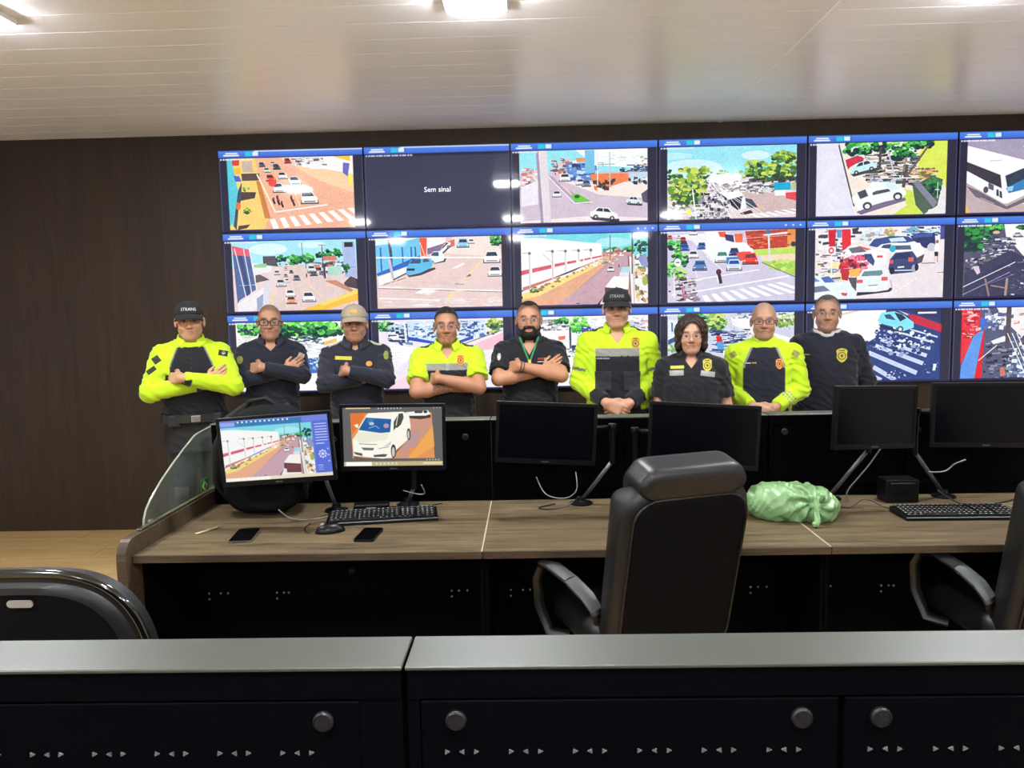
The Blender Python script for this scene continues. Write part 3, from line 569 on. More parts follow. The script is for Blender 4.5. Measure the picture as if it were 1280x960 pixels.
def s11(c):
    c.view((103, 120, 1170, 720), DST); c.P((226, 200, 196), 103, 120, 1170, 120, 1170, 720, 103, 720); c.P((238, 222, 216), 760, 120, 1130, 120, 1170, 300, 700, 260)
    c.P((110, 195, 235), 103, 150, 480, 120, 480, 330, 250, 400, 110, 440).P((50, 100, 190), 103, 420, 480, 270, 480, 330, 115, 440)
    for x in (145, 235, 330, 405, 440): c.P((60, 110, 190), x-8, 200, x+6, 195, x+10, 400-(x-145)*.3, x-4, 405-(x-145)*.3)
    c.P((215, 240, 250), 103, 120, 480, 120, 300, 160, 103, 180).P((235, 240, 246), 115, 450, 480, 320, 560, 330, 260, 470, 120, 525); c.P((232, 90, 60), 475, 125, 540, 125, 530, 275, 490, 275).L((245, 200, 190), 8, 480, 160, 520, 275).P((240, 236, 240), 540, 125, 700, 125, 700, 180, 545, 215).P((135, 110, 150), 540, 215, 680, 175, 680, 230, 545, 265).P((220, 110, 95), 680, 170, 775, 140, 775, 195, 680, 230).leaves(1120, 160, 45, 50, GV, 40, .3)
    c.L((70, 66, 80), 20, 215, 130, 235, 300).L((200, 190, 200), 22, 215, 300, 245, 470).L((60, 55, 60), 10, 245, 475, 380, 410).L((120, 95, 95), 5, 160, 515, 350, 460)
    c.side(740, 190, 640, 280, W_); c.P((50, 45, 60), 580, 320, 700, 300, 690, 330, 600, 345); c.P((225, 240, 240), 560, 275, 590, 240, 660, 235, 690, 285, 680, 320, 600, 340); c.P((70, 90, 110), 570, 275, 590, 248, 635, 246, 635, 280)
    c.P((80, 55, 70), 360, 430, 600, 375, 610, 390, 480, 440, 380, 455); c.P((95, 185, 225), 355, 420, 360, 375, 400, 310, 560, 295, 585, 330, 575, 375, 480, 420, 380, 440); c.P((60, 84, 120), 385, 340, 410, 308, 485, 305, 480, 340).P((70, 90, 130), 500, 330, 505, 302, 540, 300, 560, 325).Rc((40, 60, 100), 362, 380, 430, 400)
    c.car(845, 210, 95, (150, 200, 235)); c.car(915, 180, 50, W_); c.car(1085, 345, 130, W_); c.car(1110, 460, 110, (240, 240, 244))
    c.L((246, 220, 150), 12, 1000, 330, 820, 510).L((246, 215, 140), 26, 750, 590, 700, 655); c.P((120, 85, 80), 860, 465, 900, 435, 905, 455).L((90, 70, 70), 6, 770, 520, 845, 522); c.P((250, 246, 246), 740, 390, 840, 340, 860, 350, 790, 385)
    c.L((250, 248, 246), 14, 103, 283, 1170, 303).L((248, 245, 244), 15, 115, 535, 1170, 590).L((130, 105, 110), 5, 115, 545, 1170, 598).L((250, 246, 246), 12, 120, 630, 700, 660); c.P((246, 240, 240), 420, 590, 500, 555, 620, 575, 540, 610)
    c.clutter(120, 640, 1160, 710, [(232, 222, 226), (220, 205, 208), (240, 235, 238)], 50, 120, 8); c.clutter(130, 480, 800, 620, [(218, 192, 190), (232, 210, 206)], 40, 160, 6); c.speck(103, 120, 1170, 720, 4)
def avenue(c, src, dst, truck=True, trim=False):
    c.view(src, dst); c.P((120, 215, 225), 108, 125, 1165, 125, 1165, 330, 108, 330).E((200, 240, 242), 880, 200, 150, 40, .6)
    c.P((190, 150, 150), 790, 280, 1040, 280, 1165, 720, 108, 720); c.P((226, 170, 135), 108, 660, 780, 320, 900, 310, 420, 720, 108, 720).P((196, 160, 172), 960, 310, 1010, 310, 900, 720, 400, 720)
    c.P((246, 244, 244), 108, 150, 250, 150, 780, 210, 785, 330, 108, 590)
    for x0, y0, x1, y1 in ((108, 425, 172, 412), (200, 408, 360, 378), (388, 373, 472, 358), (492, 356, 568, 344), (600, 342, 626, 336), (636, 334, 690, 324), (700, 323, 782, 308)): c.P((212, 92, 110), x0, y0, x1, y1, x1, y1+max(12, 34*(1-(x0-108)/800)), x0, y0+max(14, 38*(1-(x0-108)/800)))
    c.P((205, 120, 115), 118, 565, 360, 490, 470, 462, 460, 490, 370, 515, 120, 595); c.P((242, 232, 226), 108, 600, 780, 345, 800, 345, 300, 560, 108, 640); c.P((238, 215, 130), 108, 625, 790, 355, 740, 400, 250, 640, 120, 665)
    c.leaves(210, 590, 40, 22, GR, 20, .3); c.clutter(230, 380, 830, 600, [(150, 130, 90), (120, 110, 80)], 0)
    for i in range(46):
        t = c.rng.rand(); x = 230+560*t+c.rng.randn()*14; y = 592-255*t+c.rng.randn()*10; c.E((140+50*c.rng.rand(), 125, 85), x, y, 18*(1.1-t), 8*(1.2-t), n=6)
    for x, y0, y1 in ((178, 275, 560), (370, 262, 500), (478, 262, 440), (588, 260, 350), (690, 258, 310)): c.L((205, 200, 202), 9, x, y0, x, y1).E((120, 110, 110), x, y0+4, 12, 12); c.L((170, 165, 170), 4, x, y0, x-60, y0+2)
    c.L((200, 196, 198), 4, 290, 285, 370, 365); c.leaves(860, 265, 60, 14, GV[2:], 20, .3); c.leaves(1000, 265, 60, 16, GV[1:], 16, .3); c.clutter(790, 250, 960, 310, [(225, 150, 140), W_, (190, 90, 90), (120, 140, 110)], 40, 30, 14); c.clutter(700, 330, 900, 380, [W_, (130, 120, 90), (200, 190, 180)], 26, 30, 12)
    c.L((110, 120, 130), 6, 852, 140, 852, 350).P((240, 236, 234), 1010, 320, 1165, 380, 1165, 720, 1030, 720); c.clutter(1050, 300, 1165, 710, [(230, 205, 170), W_, (200, 150, 110), (120, 90, 80), (210, 180, 90), (130, 140, 90)], 80, 30, 30)
    c.leaves(1105, 240, 50, 58, GV[3:], 50, .24).P((140, 150, 200), 1080, 330, 1150, 300, 1165, 420, 1110, 400); c.E((170, 180, 80), 1140, 530, 24, 40)
    c.L((96, 90, 96), 14, 1036, 125, 1036, 470).L((210, 205, 205), 16, 1045, 300, 1050, 720).L((110, 100, 104), 7, 1000, 310, 1022, 720).L((240, 236, 234), 8, 1095, 520, 1160, 715)
    c.car(855, 445, 56, W_); c.L((70, 60, 70), 8, 922, 390, 926, 412); c.P((170, 215, 225), 945, 410, 1015, 408, 1010, 455, 935, 455).P((215, 222, 226), 930, 455, 1010, 452, 1005, 490, 925, 485)
    c.P((244, 238, 234), 880, 485, 1008, 490, 1000, 600, 805, 575).P((90, 60, 70), 805, 578, 1000, 602, 1000, 720, 740, 720, 805, 640).P((230, 226, 226), 800, 640, 830, 650, 830, 720, 760, 720); c.L((60, 50, 54), 6, 565, 708, 590, 710)
    if trim: c.P((120, 60, 70), 830, 600, 985, 615, 985, 690, 830, 680).P((236, 232, 232), 800, 690, 1000, 700, 1000, 720, 790, 720)
    c.speck(108, 125, 1165, 720, 4)
def s12(c): avenue(c, (108, 125, 1165, 720), DST)
def s13(c):
    c.view((95, 120, 1158, 720), DST); c.P((206, 200, 222), 95, 120, 1158, 120, 1158, 720, 95, 720); c.P((236, 232, 240), 95, 150, 420, 140, 480, 160, 780, 270, 820, 330, 480, 380, 300, 200)
    c.P((248, 246, 248), 400, 125, 560, 125, 800, 260, 820, 300, 480, 300); c.P((236, 90, 60), 515, 130, 575, 130, 590, 180, 530, 170).P((240, 110, 70), 650, 150, 720, 150, 720, 220, 660, 220).P((60, 60, 110), 570, 150, 640, 160, 650, 220, 580, 200); c.P((190, 70, 52), 740, 130, 1090, 120, 1090, 270, 810, 285, 760, 240).P((226, 150, 80), 1090, 120, 1158, 120, 1158, 250, 1090, 270).clutter(740, 130, 1080, 270, [(170, 58, 46), (205, 84, 60), (230, 120, 80)], 40, 60, 12)
    c.P((190, 220, 100), 810, 290, 1158, 265, 1158, 330, 820, 335).P((240, 215, 185), 860, 335, 1158, 325, 1158, 400, 900, 385).P((175, 210, 90), 870, 385, 1158, 385, 1158, 510, 1050, 470).leaves(1040, 420, 110, 40, [(200, 225, 110), (150, 200, 80)], 40, .2).L((120, 130, 120), 8, 880, 395, 1158, 522)
    c.leaves(160, 240, 70, 50, GV, 40, .26).leaves(200, 340, 80, 80, GV, 50, .26).leaves(130, 440, 60, 60, GV[:3], 40, .3).leaves(200, 490, 60, 60, [(190, 225, 110), (130, 190, 90), (60, 110, 70)], 40, .3)
    c.clutter(100, 500, 320, 710, [(150, 130, 150), (90, 70, 90), (240, 236, 242), (215, 205, 215), (60, 50, 66)], 60, 50, 20); c.E((245, 245, 248), 180, 380, 30, 36).L((60, 60, 80), 6, 165, 380, 196, 380).L((235, 232, 238), 10, 150, 470, 152, 680).L((210, 90, 110), 12, 215, 590, 235, 690)
    for x, y, w, k in ((225, 205, 50, (205, 60, 70)), (232, 245, 60, (40, 50, 110)), (240, 280, 70, (50, 100, 200)), (115, 180, 40, (230, 90, 90)), (380, 270, 70, (60, 110, 190)), (310, 345, 80, W_), (190, 175, 30, W_), (310, 150, 60, W_)): c.car(x, y, w, k)
    c.P((240, 248, 246), 410, 180, 480, 190, 600, 260, 600, 350, 500, 380, 410, 290).car(550, 385, 110, (236, 244, 242), glass=(70, 130, 120), h=.9); c.car(650, 330, 80, (60, 75, 130)); c.P((235, 80, 66), 665, 310, 720, 300, 790, 300, 780, 350, 700, 380); c.car(785, 405, 120, (232, 72, 60), glass=(130, 50, 70)); c.car(365, 450, 110, (90, 130, 180), glass=(40, 80, 130)); c.P((70, 130, 200), 585, 345, 690, 340, 700, 400, 590, 400).car(650, 455, 120, (210, 222, 236), glass=(40, 80, 160))
    c.L((250, 250, 252), 10, 200, 545, 860, 455).L((252, 252, 254), 13, 290, 635, 1110, 512).L((240, 240, 246), 7, 330, 450, 340, 510).L((240, 240, 246), 7, 420, 330, 570, 470); c.L((60, 50, 60), 26, 520, 460, 542, 565).E((90, 40, 60), 522, 468, 22, 26).L((240, 238, 242), 12, 508, 500, 520, 555)
    c.zebra((380, 665), (1070, 555), (420, 735), (1320, 640), 9); c.L((215, 218, 230), 16, 935, 170, 945, 390); c.P((245, 246, 250), 880, 160, 1090, 140, 1090, 158, 900, 172); c.L((245, 225, 220), 4, 720, 190, 1090, 170); c.E((90, 110, 150), 930, 140, 26, 18); c.E((60, 60, 70), 1140, 245, 22, 22); c.speck(95, 120, 1158, 720, 5)
def s14(c):
    c.view((95, 118, 1162, 715), DST); c.P((236, 226, 228), 95, 118, 1162, 118, 1162, 715, 95, 715); c.P((228, 218, 224), 700, 440, 1162, 400, 1162, 715, 700, 715)
    c.clutter(95, 120, 420, 360, [W_, (215, 210, 220), (120, 110, 130), (235, 228, 230), (70, 66, 86)], 100, 60, 22); c.P((205, 40, 56), 200, 130, 265, 130, 260, 270, 210, 270).P((225, 45, 60), 312, 130, 385, 130, 390, 270, 320, 310).P((90, 150, 200), 270, 130, 310, 130, 310, 200, 275, 200); c.clutter(420, 125, 660, 230, [W_, (225, 235, 242), (170, 160, 170), (190, 225, 240)], 50, 60, 22); c.leaves(720, 160, 50, 30, [(230, 200, 150), (190, 150, 120), (160, 170, 110)], 30, .3)
    c.clutter(800, 120, 1162, 190, [(190, 230, 240), W_, (60, 80, 130), (120, 180, 210), (40, 50, 90)], 70, 80, 14)
    c.P((60, 80, 140), 540, 270, 580, 220, 720, 195, 860, 200, 920, 240, 800, 260, 600, 285).P((200, 225, 245), 700, 215, 820, 205, 850, 240, 720, 245); c.P((46, 56, 110), 880, 200, 960, 170, 1080, 180, 1090, 300, 1000, 300, 900, 230).E((200, 200, 215), 1055, 295, 34, 36).P((70, 90, 160), 900, 180, 1060, 178, 1060, 205, 900, 215)
    c.P((244, 246, 250), 590, 300, 640, 262, 720, 250, 960, 255, 1000, 330, 980, 400, 900, 380).P((70, 80, 110), 640, 290, 660, 268, 720, 262, 720, 300).P((80, 100, 130), 750, 275, 880, 275, 890, 310, 750, 310); c.P((90, 80, 90), 940, 380, 1000, 350, 980, 420, 945, 430)
    c.P((244, 240, 242), 340, 300, 380, 265, 480, 258, 560, 290, 690, 340, 690, 430, 580, 450, 500, 400, 350, 330).P((110, 110, 130), 370, 290, 470, 275, 520, 320, 400, 330).P((225, 110, 80), 440, 265, 560, 300, 520, 310).Rc((225, 80, 90), 610, 355, 655, 372); c.P((60, 80, 130), 500, 340, 560, 340, 590, 400, 580, 440, 530, 400)
    c.clutter(100, 380, 300, 560, [(236, 226, 150), (200, 195, 205), (110, 100, 110), W_, (140, 150, 170)], 60, 60, 16); c.clutter(290, 340, 510, 470, [(215, 60, 80), (235, 100, 140), (190, 40, 60), (240, 140, 160), (120, 40, 60), (60, 40, 60)], 90, 40, 40); c.P((190, 45, 60), 310, 460, 390, 460, 370, 560, 320, 550).P((246, 180, 90), 375, 470, 470, 455, 470, 520, 390, 530); c.L((240, 240, 244), 12, 232, 360, 232, 520).Rc((248, 244, 246), 190, 270, 266, 340).E((220, 90, 110), 228, 305, 24, 26).E((248, 244, 246), 228, 305, 12, 13)
    c.P((36, 42, 70), 720, 500, 940, 490, 930, 470, 720, 470); c.P((60, 72, 118), 705, 470, 715, 390, 760, 335, 900, 325, 945, 390, 950, 470, 900, 500, 740, 512).P((40, 50, 92), 735, 390, 770, 345, 880, 338, 890, 382).Rc((230, 90, 100), 712, 395, 745, 425).Rc((235, 100, 90), 868, 375, 912, 412).P((220, 225, 240), 780, 450, 835, 446, 835, 460, 780, 464).Rc((200, 205, 225), 740, 478, 910, 488).E((36, 40, 60), 735, 485, 22, 30).E((160, 165, 185), 915, 470, 18, 34).E((30, 34, 52), 938, 460, 16, 28); c.E((60, 180, 205), 735, 300, 26, 30)
    c.P((54, 44, 62), 430, 690, 720, 660, 720, 640, 440, 660); c.P((228, 238, 246), 445, 660, 450, 560, 490, 470, 640, 450, 700, 470, 712, 560, 705, 645, 600, 660).P((110, 140, 150), 480, 525, 505, 485, 650, 478, 660, 505, 640, 522).Rc((226, 90, 100), 445, 555, 495, 582).Rc((226, 90, 100), 650, 535, 700, 565).Rc((245, 246, 250), 530, 612, 615, 640).L((150, 155, 170), 8, 540, 605, 620, 600); c.P((86, 82, 92), 372, 535, 445, 535, 440, 650, 410, 620)
    c.P((226, 238, 248), 95, 715, 95, 520, 200, 510, 270, 575, 380, 580, 450, 660, 440, 715).P((80, 110, 190), 145, 530, 210, 518, 265, 570, 180, 572).P((110, 120, 150), 95, 605, 170, 598, 225, 640, 95, 655).P((110, 150, 200), 95, 530, 140, 560, 95, 565).P((214, 80, 100), 315, 660, 370, 665, 360, 690, 325, 680)
    for i in range(7): c.L((250, 250, 252), 9, 735+i*32, 680-i*20, 755+i*32, 668-i*20)
    c.L((226, 190, 190), 8, 1085, 415, 1092, 330).L((200, 150, 130), 10, 1108, 420, 1106, 340).P((50, 40, 50), 1080, 330, 1112, 330, 1112, 370, 1084, 370).P((250, 250, 252), 1085, 260, 1120, 260, 1122, 335, 1078, 335).E((150, 110, 110), 1102, 250, 12, 14); c.L((90, 80, 90), 5, 980, 428, 1090, 426).L((90, 80, 90), 4, 1110, 507, 1162, 505).Rc((80, 80, 150), 1125, 118, 1162, 230).L((150, 150, 160), 6, 725, 560, 740, 640).E((60, 50, 60), 726, 640, 12, 14); c.speck(95, 118, 1162, 715, 4)
def s15(c):
    c.view((530, 160, 1560, 880), DST); c.P((84, 84, 112), 530, 160, 1560, 160, 1560, 880, 530, 880); c.P((248, 246, 246), 840, 160, 1300, 160, 1560, 470, 1000, 480, 930, 380, 860, 300)
    c.leaves(620, 290, 110, 150, GV[2:], 120, .2).leaves(760, 190, 80, 40, GV[1:], 30, .3); c.E((230, 180, 130), 780, 240, 30, 16); c.clutter(540, 480, 680, 640, [(60, 56, 80), (150, 140, 160), (210, 200, 215), (44, 44, 66)], 40, 30, 22)
    c.clutter(660, 280, 900, 540, [(90, 95, 120), (60, 62, 90), (150, 155, 175), (215, 215, 225), (120, 130, 120), (48, 50, 76)], 140, 40, 18); c.clutter(640, 500, 860, 580, [(190, 200, 170), (110, 120, 100), (60, 60, 80), W_], 40, 40, 16); c.leaves(1010, 190, 60, 20, GV[2:], 20, .3)
    c.P((60, 60, 92), 540, 640, 900, 420, 1100, 560, 1200, 880, 540, 880); c.clutter(880, 520, 1110, 860, [(150, 145, 170), (225, 222, 230), (90, 90, 120)], 36, 34, 14); c.P((215, 195, 210), 600, 580, 650, 570, 665, 640, 640, 660)
    c.side(910, 285, 990, 285, (200, 205, 215), h=.5); c.P((215, 200, 200), 1075, 290, 1160, 280, 1160, 360, 1085, 340).L((245, 245, 250), 9, 530, 782, 940, 540).L((170, 170, 200), 6, 530, 860, 900, 640).L((130, 130, 165), 5, 700, 770, 940, 660)
    c.L((170, 140, 130), 20, 880, 700, 870, 880).L((160, 130, 124), 14, 750, 770, 870, 800).L((150, 125, 120), 16, 705, 700, 740, 880); c.P((150, 215, 240), 1000, 520, 1120, 455, 1300, 500, 1300, 880, 1150, 720, 1020, 560).P((50, 84, 130), 1030, 530, 1120, 600, 1120, 660, 1050, 580); c.speck(530, 160, 1560, 880, 7, 2)
def s20(c):
    c.view((100, 125, 1160, 715), DST); c.P((245, 246, 250), 100, 125, 1160, 125, 1160, 715, 100, 715); c.leaves(220, 180, 110, 60, GV, 60, .2).leaves(650, 190, 190, 70, GV, 150, .16).leaves(880, 190, 170, 60, GV, 110, .18).leaves(540, 200, 70, 60, GV[2:], 40, .3)
    c.clutter(560, 240, 850, 310, [(50, 60, 90), (90, 140, 120), W_, (130, 150, 190), (60, 110, 90)], 70, 40, 14); c.clutter(640, 290, 860, 390, [(232, 232, 240), (200, 205, 220), (250, 246, 246)], 40, 60, 14); c.clutter(110, 230, 330, 320, [(225, 225, 230), W_, (190, 215, 190)], 50, 40, 16)
    c.P((70, 110, 190), 690, 440, 830, 430, 830, 560, 680, 570).clutter(690, 430, 830, 540, [(60, 100, 190), (130, 190, 215), (210, 220, 240), (80, 120, 150)], 40, 36, 22); c.L((170, 170, 175), 7, 690, 290, 720, 340); c.P((246, 190, 110), 850, 300, 960, 270, 960, 300, 850, 330); c.speck(100, 125, 1160, 715, 4)
def s21(c):
    c.view((105, 135, 1152, 735), DST); c.P((232, 225, 238), 105, 135, 1152, 135, 1152, 735, 105, 735); c.leaves(160, 190, 60, 50, GV, 50, .26); c.clutter(170, 150, 340, 340, [(60, 80, 130), (110, 150, 190), W_, (40, 50, 80), (180, 210, 225)], 80, 50, 18)
    c.P((200, 220, 240), 340, 150, 1000, 150, 1000, 270, 560, 350, 350, 300); c.clutter(345, 150, 980, 290, [(90, 120, 190), (60, 80, 140), W_, (225, 240, 250), (150, 180, 220)], 150, 40, 18); c.P((46, 84, 190), 345, 280, 580, 330, 580, 352, 350, 312).P((60, 90, 190), 740, 340, 900, 280, 900, 310, 770, 350).leaves(1080, 190, 70, 50, GR, 40, .24).leaves(1060, 260, 40, 14, GR, 16, .3)
    c.P((242, 190, 205), 900, 360, 1152, 260, 1152, 735, 980, 600).P((236, 232, 244), 900, 420, 1100, 400, 1120, 720, 910, 720); c.P((245, 208, 218), 105, 735, 370, 600, 420, 735); c.L((110, 95, 90), 6, 830, 350, 1140, 240)
    for i in range(9): c.P((252, 252, 254), 190, 600-i*30, 205, 580-i*30, 390+i*4, 430-i*6, 390+i*3, 445-i*6)
    c.L((225, 230, 240), 18, 322, 150, 335, 330).L((80, 100, 160), 8, 345, 170, 350, 330); c.speck(105, 135, 1152, 735, 5)
def s22(c):
    c.view((110, 140, 1165, 735), DST); c.P((246, 243, 247), 110, 140, 1165, 140, 1165, 735, 110, 735); c.clutter(250, 160, 480, 250, [(190, 190, 195), W_, (130, 150, 130), (90, 90, 100)], 60, 50, 12); c.leaves(440, 180, 60, 24, GV[1:], 24, .3).leaves(590, 210, 80, 70, GV[:3], 60, .24)
    c.P((70, 80, 150), 600, 240, 690, 225, 680, 290, 610, 280).clutter(600, 220, 820, 320, [(90, 80, 170), (200, 120, 120), W_, (130, 150, 210), (225, 225, 235)], 50, 34, 18).P((240, 110, 90), 410, 310, 470, 305, 465, 335, 415, 340); c.clutter(1000, 150, 1160, 250, [(190, 225, 235), W_, (230, 190, 190), (140, 150, 190)], 40, 44, 16); c.clutter(660, 150, 820, 230, [(240, 210, 215), W_, (215, 225, 235)], 30, 40, 14)
    c.L((70, 70, 90), 14, 510, 230, 512, 420).P((70, 80, 110), 520, 400, 580, 390, 590, 450, 530, 450).L((225, 225, 232), 10, 575, 270, 578, 420); c.clutter(480, 380, 600, 480, [(150, 160, 175), W_, (60, 60, 70), (210, 220, 225)], 30, 34, 14); c.L((200, 195, 205), 4, 500, 540, 498, 640).L((225, 220, 228), 5, 400, 650, 560, 610); c.speck(110, 140, 1165, 735, 3)
def s23(c):
    c.view((95, 150, 1155, 750), DST); c.P((205, 208, 226), 95, 150, 1155, 150, 1155, 750, 95, 750); c.leaves(240, 180, 60, 30, GV, 30, .3).leaves(480, 220, 110, 90, [(200, 220, 110), (140, 190, 90), (90, 150, 80), (50, 100, 60)], 110, .18).leaves(350, 180, 80, 30, GV[1:], 40, .26).leaves(130, 420, 60, 60, [(225, 240, 200), (170, 210, 140), (120, 170, 110)], 40, .26)
    c.P((225, 235, 246), 100, 190, 190, 210, 190, 350, 100, 380).P((70, 110, 180), 125, 220, 140, 225, 140, 300, 128, 300).P((60, 90, 150), 100, 370, 190, 330, 190, 370, 100, 410); c.P((245, 240, 242), 620, 180, 800, 180, 1000, 330, 1155, 380, 1155, 500, 860, 360, 640, 250); c.leaves(1080, 230, 80, 50, GR[:3], 60, .2); c.clutter(1000, 150, 1150, 210, [(90, 120, 90), (210, 220, 200), W_], 30, 40, 18); c.clutter(630, 150, 800, 190, [(90, 100, 150), W_, (200, 205, 220)], 24, 34, 14)
    c.clutter(440, 280, 740, 470, [(50, 60, 110), (80, 100, 160), (130, 150, 200), (210, 220, 235), (40, 44, 76)], 110, 70, 12); c.P((214, 40, 54), 500, 345, 545, 345, 555, 395, 510, 395).P((90, 160, 215), 505, 395, 560, 390, 570, 460, 515, 460).E((60, 40, 50), 520, 330, 14, 14); c.P((60, 100, 190), 620, 400, 690, 395, 690, 440, 640, 440)
    c.L((150, 175, 130), 6, 1110, 170, 1112, 300).L((225, 228, 232), 8, 640, 220, 820, 370); c.P((250, 246, 246), 560, 470, 620, 440, 640, 560, 570, 560); c.speck(95, 150, 1155, 750, 6)
def s24(c):
    c.view((80, 100, 822, 508), DST); c.P((40, 66, 130), 80, 100, 822, 100, 822, 508, 80, 508); c.P((247, 243, 241), 80, 100, 500, 100, 470, 180, 440, 260, 300, 340, 330, 508, 80, 508); c.L((225, 205, 190), 10, 240, 120, 340, 100)
    c.P((240, 200, 190), 560, 100, 640, 130, 700, 170, 650, 150).P((196, 40, 66), 620, 128, 660, 130, 822, 190, 822, 235, 660, 180).P((44, 52, 96), 600, 100, 822, 100, 822, 185, 690, 135)
    for x0, y0, x1, y1, w in ((400, 345, 685, 470, 26), (440, 305, 720, 415, 24), (470, 270, 740, 370, 22), (500, 255, 760, 330, 16), (560, 225, 780, 295, 13), (640, 215, 800, 262, 10), (430, 430, 560, 508, 26), (420, 480, 480, 508, 24)): c.L((196, 208, 238), w, x0, y0, x1, y1)
    for cx, cy, rx, ry, n in ((520, 240, 90, 40, 60), (610, 300, 130, 70, 70), (700, 280, 90, 60, 30), (560, 480, 60, 26, 30), (480, 300, 60, 40, 30), (770, 420, 40, 60, 20)): c.leaves(cx, cy, rx, ry, [(236, 238, 246), (40, 66, 130), (28, 44, 96), (150, 165, 210)], n, .1)
    c.P((36, 44, 80), 455, 180, 560, 215, 600, 235, 660, 215, 590, 232, 470, 200); c.P((130, 222, 238), 450, 160, 470, 115, 545, 108, 600, 130, 660, 175, 660, 205, 600, 225, 560, 205, 460, 175).P((46, 84, 120), 487, 128, 520, 124, 555, 160, 500, 150).P((30, 50, 84), 545, 115, 590, 128, 615, 150, 580, 168); c.E((70, 80, 110), 582, 212, 18, 18).E((210, 225, 235), 582, 213, 10, 10).P((232, 236, 244), 780, 418, 800, 418, 792, 458, 776, 456); c.Rc((230, 234, 246), 680, 114, 790, 126)
    c.leaves(400, 300, 30, 20, [(40, 50, 90), (60, 80, 130)], 16, .4); c.speck(80, 100, 822, 508, 5)
def s25(c):
    c.view((930, 90, 1640, 505), DST); c.P((86, 90, 122), 930, 90, 1640, 90, 1640, 505, 930, 505); c.P((240, 234, 234), 1120, 90, 1640, 90, 1640, 505, 1300, 300, 1180, 180); c.P((226, 50, 66), 930, 95, 1030, 95, 1030, 230, 930, 420).clutter(930, 100, 1020, 260, [(240, 110, 110), (205, 30, 50), (250, 190, 190), (180, 30, 50)], 50, 30, 14)
    c.P((96, 150, 232), 1000, 250, 1055, 215, 1052, 240, 1012, 505, 930, 505, 935, 430).P((218, 30, 46), 1052, 225, 1060, 225, 1050, 505, 1010, 505); c.P((60, 110, 205), 1030, 150, 1080, 140, 1080, 210, 1040, 220); c.clutter(1040, 95, 1180, 210, [(140, 150, 190), W_, (90, 100, 140), (220, 225, 235)], 50, 34, 20)
    c.clutter(1060, 290, 1200, 500, [(50, 52, 72), (90, 92, 110), (140, 140, 160), (36, 38, 56)], 70, 36, 14); c.P((236, 234, 238), 1095, 285, 1170, 255, 1190, 285, 1110, 305); c.clutter(1180, 100, 1640, 230, [W_, (225, 190, 180), (230, 130, 90), (170, 160, 170), (240, 235, 235)], 60, 44, 18); c.clutter(1180, 250, 1300, 500, [(230, 228, 234), (120, 150, 190), (70, 80, 110), (246, 244, 248)], 70, 26, 18)
    c.L((84, 76, 82), 26, 1190, 90, 1188, 330).L((228, 226, 232), 6, 1030, 400, 1130, 310); 
    for d in (0, 26, 52): c.L((248, 246, 250), 6, 1185+d, 240, 1300+d, 505)
    c.P((200, 120, 110), 1150, 445, 1175, 440, 1185, 490, 1155, 495); c.speck(930, 90, 1640, 505, 8, 2)

def screen_mat(name, arr, power, rough=0.05, coat=0.0):
    h, w = arr.shape[:2]
    im = bpy.data.images.new(name, w, h, alpha=False)
    px = np.ones((h, w, 4), np.float32); px[..., :3] = arr[::-1]/255.0
    im.pixels.foreach_set(px.ravel()); im.update(); im.pack()
    M = bpy.data.materials.new(name); M.use_nodes = True; nt = M.node_tree; b = nt.nodes['Principled BSDF']
    tx = nt.nodes.new('ShaderNodeTexImage'); tx.image = im; tx.extension = 'EXTEND'; tx.interpolation = 'Cubic'
    b.inputs['Base Color'].default_value = (.012, .012, .015, 1); b.inputs['Roughness'].default_value = rough; b.inputs['Specular IOR Level'].default_value = 0.25
    nt.links.new(tx.outputs[0], b.inputs['Emission Color']); b.inputs['Emission Strength'].default_value = power
    return M

def screen_plane(name, w, h, m, parent, loc=(0, 0, 0), thick=0.0015):
    """lit panel facing -y, picture mapped over it"""
    me = bpy.data.meshes.new(name)
    x, z, t = w/2, h/2, thick
    me.from_pydata([(-x, 0, -z), (x, 0, -z), (x, 0, z), (-x, 0, z), (-x, t, -z), (x, t, -z), (x, t, z), (-x, t, z)], [],
                   [(0, 1, 2, 3), (5, 4, 7, 6), (4, 0, 3, 7), (1, 5, 6, 2), (3, 2, 6, 7), (4, 5, 1, 0)])
    uv = me.uv_layers.new(name='UVMap')
    for p in me.polygons:
        for li in p.loop_indices:
            v = me.vertices[me.loops[li].vertex_index].co; uv.data[li].uv = ((v.x+x)/w, (v.z+z)/h)
    o = mesh_obj(name, me, parent, [m]); o.location = loc
    return o

GW, GH = 1.0523, 0.5894; GX, GZ = -2.2172, 2.7909
PICS = [[s00, s01, s02, s03, s04, s05], [s10, s11, s12, s13, s14, s15], [s20, s21, s22, s23, s24, s25]]
DLAB = [['a queue of cars on an orange street, top left corner', 'grey no-signal screen in the top row',
         'pole in front of an empty junction with a green island', 'avenue with trees and a bus under blue sky, top row', 'white pickup parked beside a lawn', 'white bus seen from above, top right corner'],
        ['street with a yellow pipe across its corner', 'blue car parked at a blue wall', 'long white wall with a red stripe beside a road', 'red and blue cars before a zebra crossing, middle row', 'silver and black hatchbacks at a red market stall', 'dark shaded street crossed by a white cable, middle row'],
        ['green trees over a white yard, behind the two men in dark blue', 'blue and white building, behind the tattooed man', 'pale street with one green tree, behind the bearded man', 'trees and shaded parked cars, behind the woman', 'light blue car on a shaded zebra crossing', 'red wall and a blue strip of pavement, bottom right corner']]
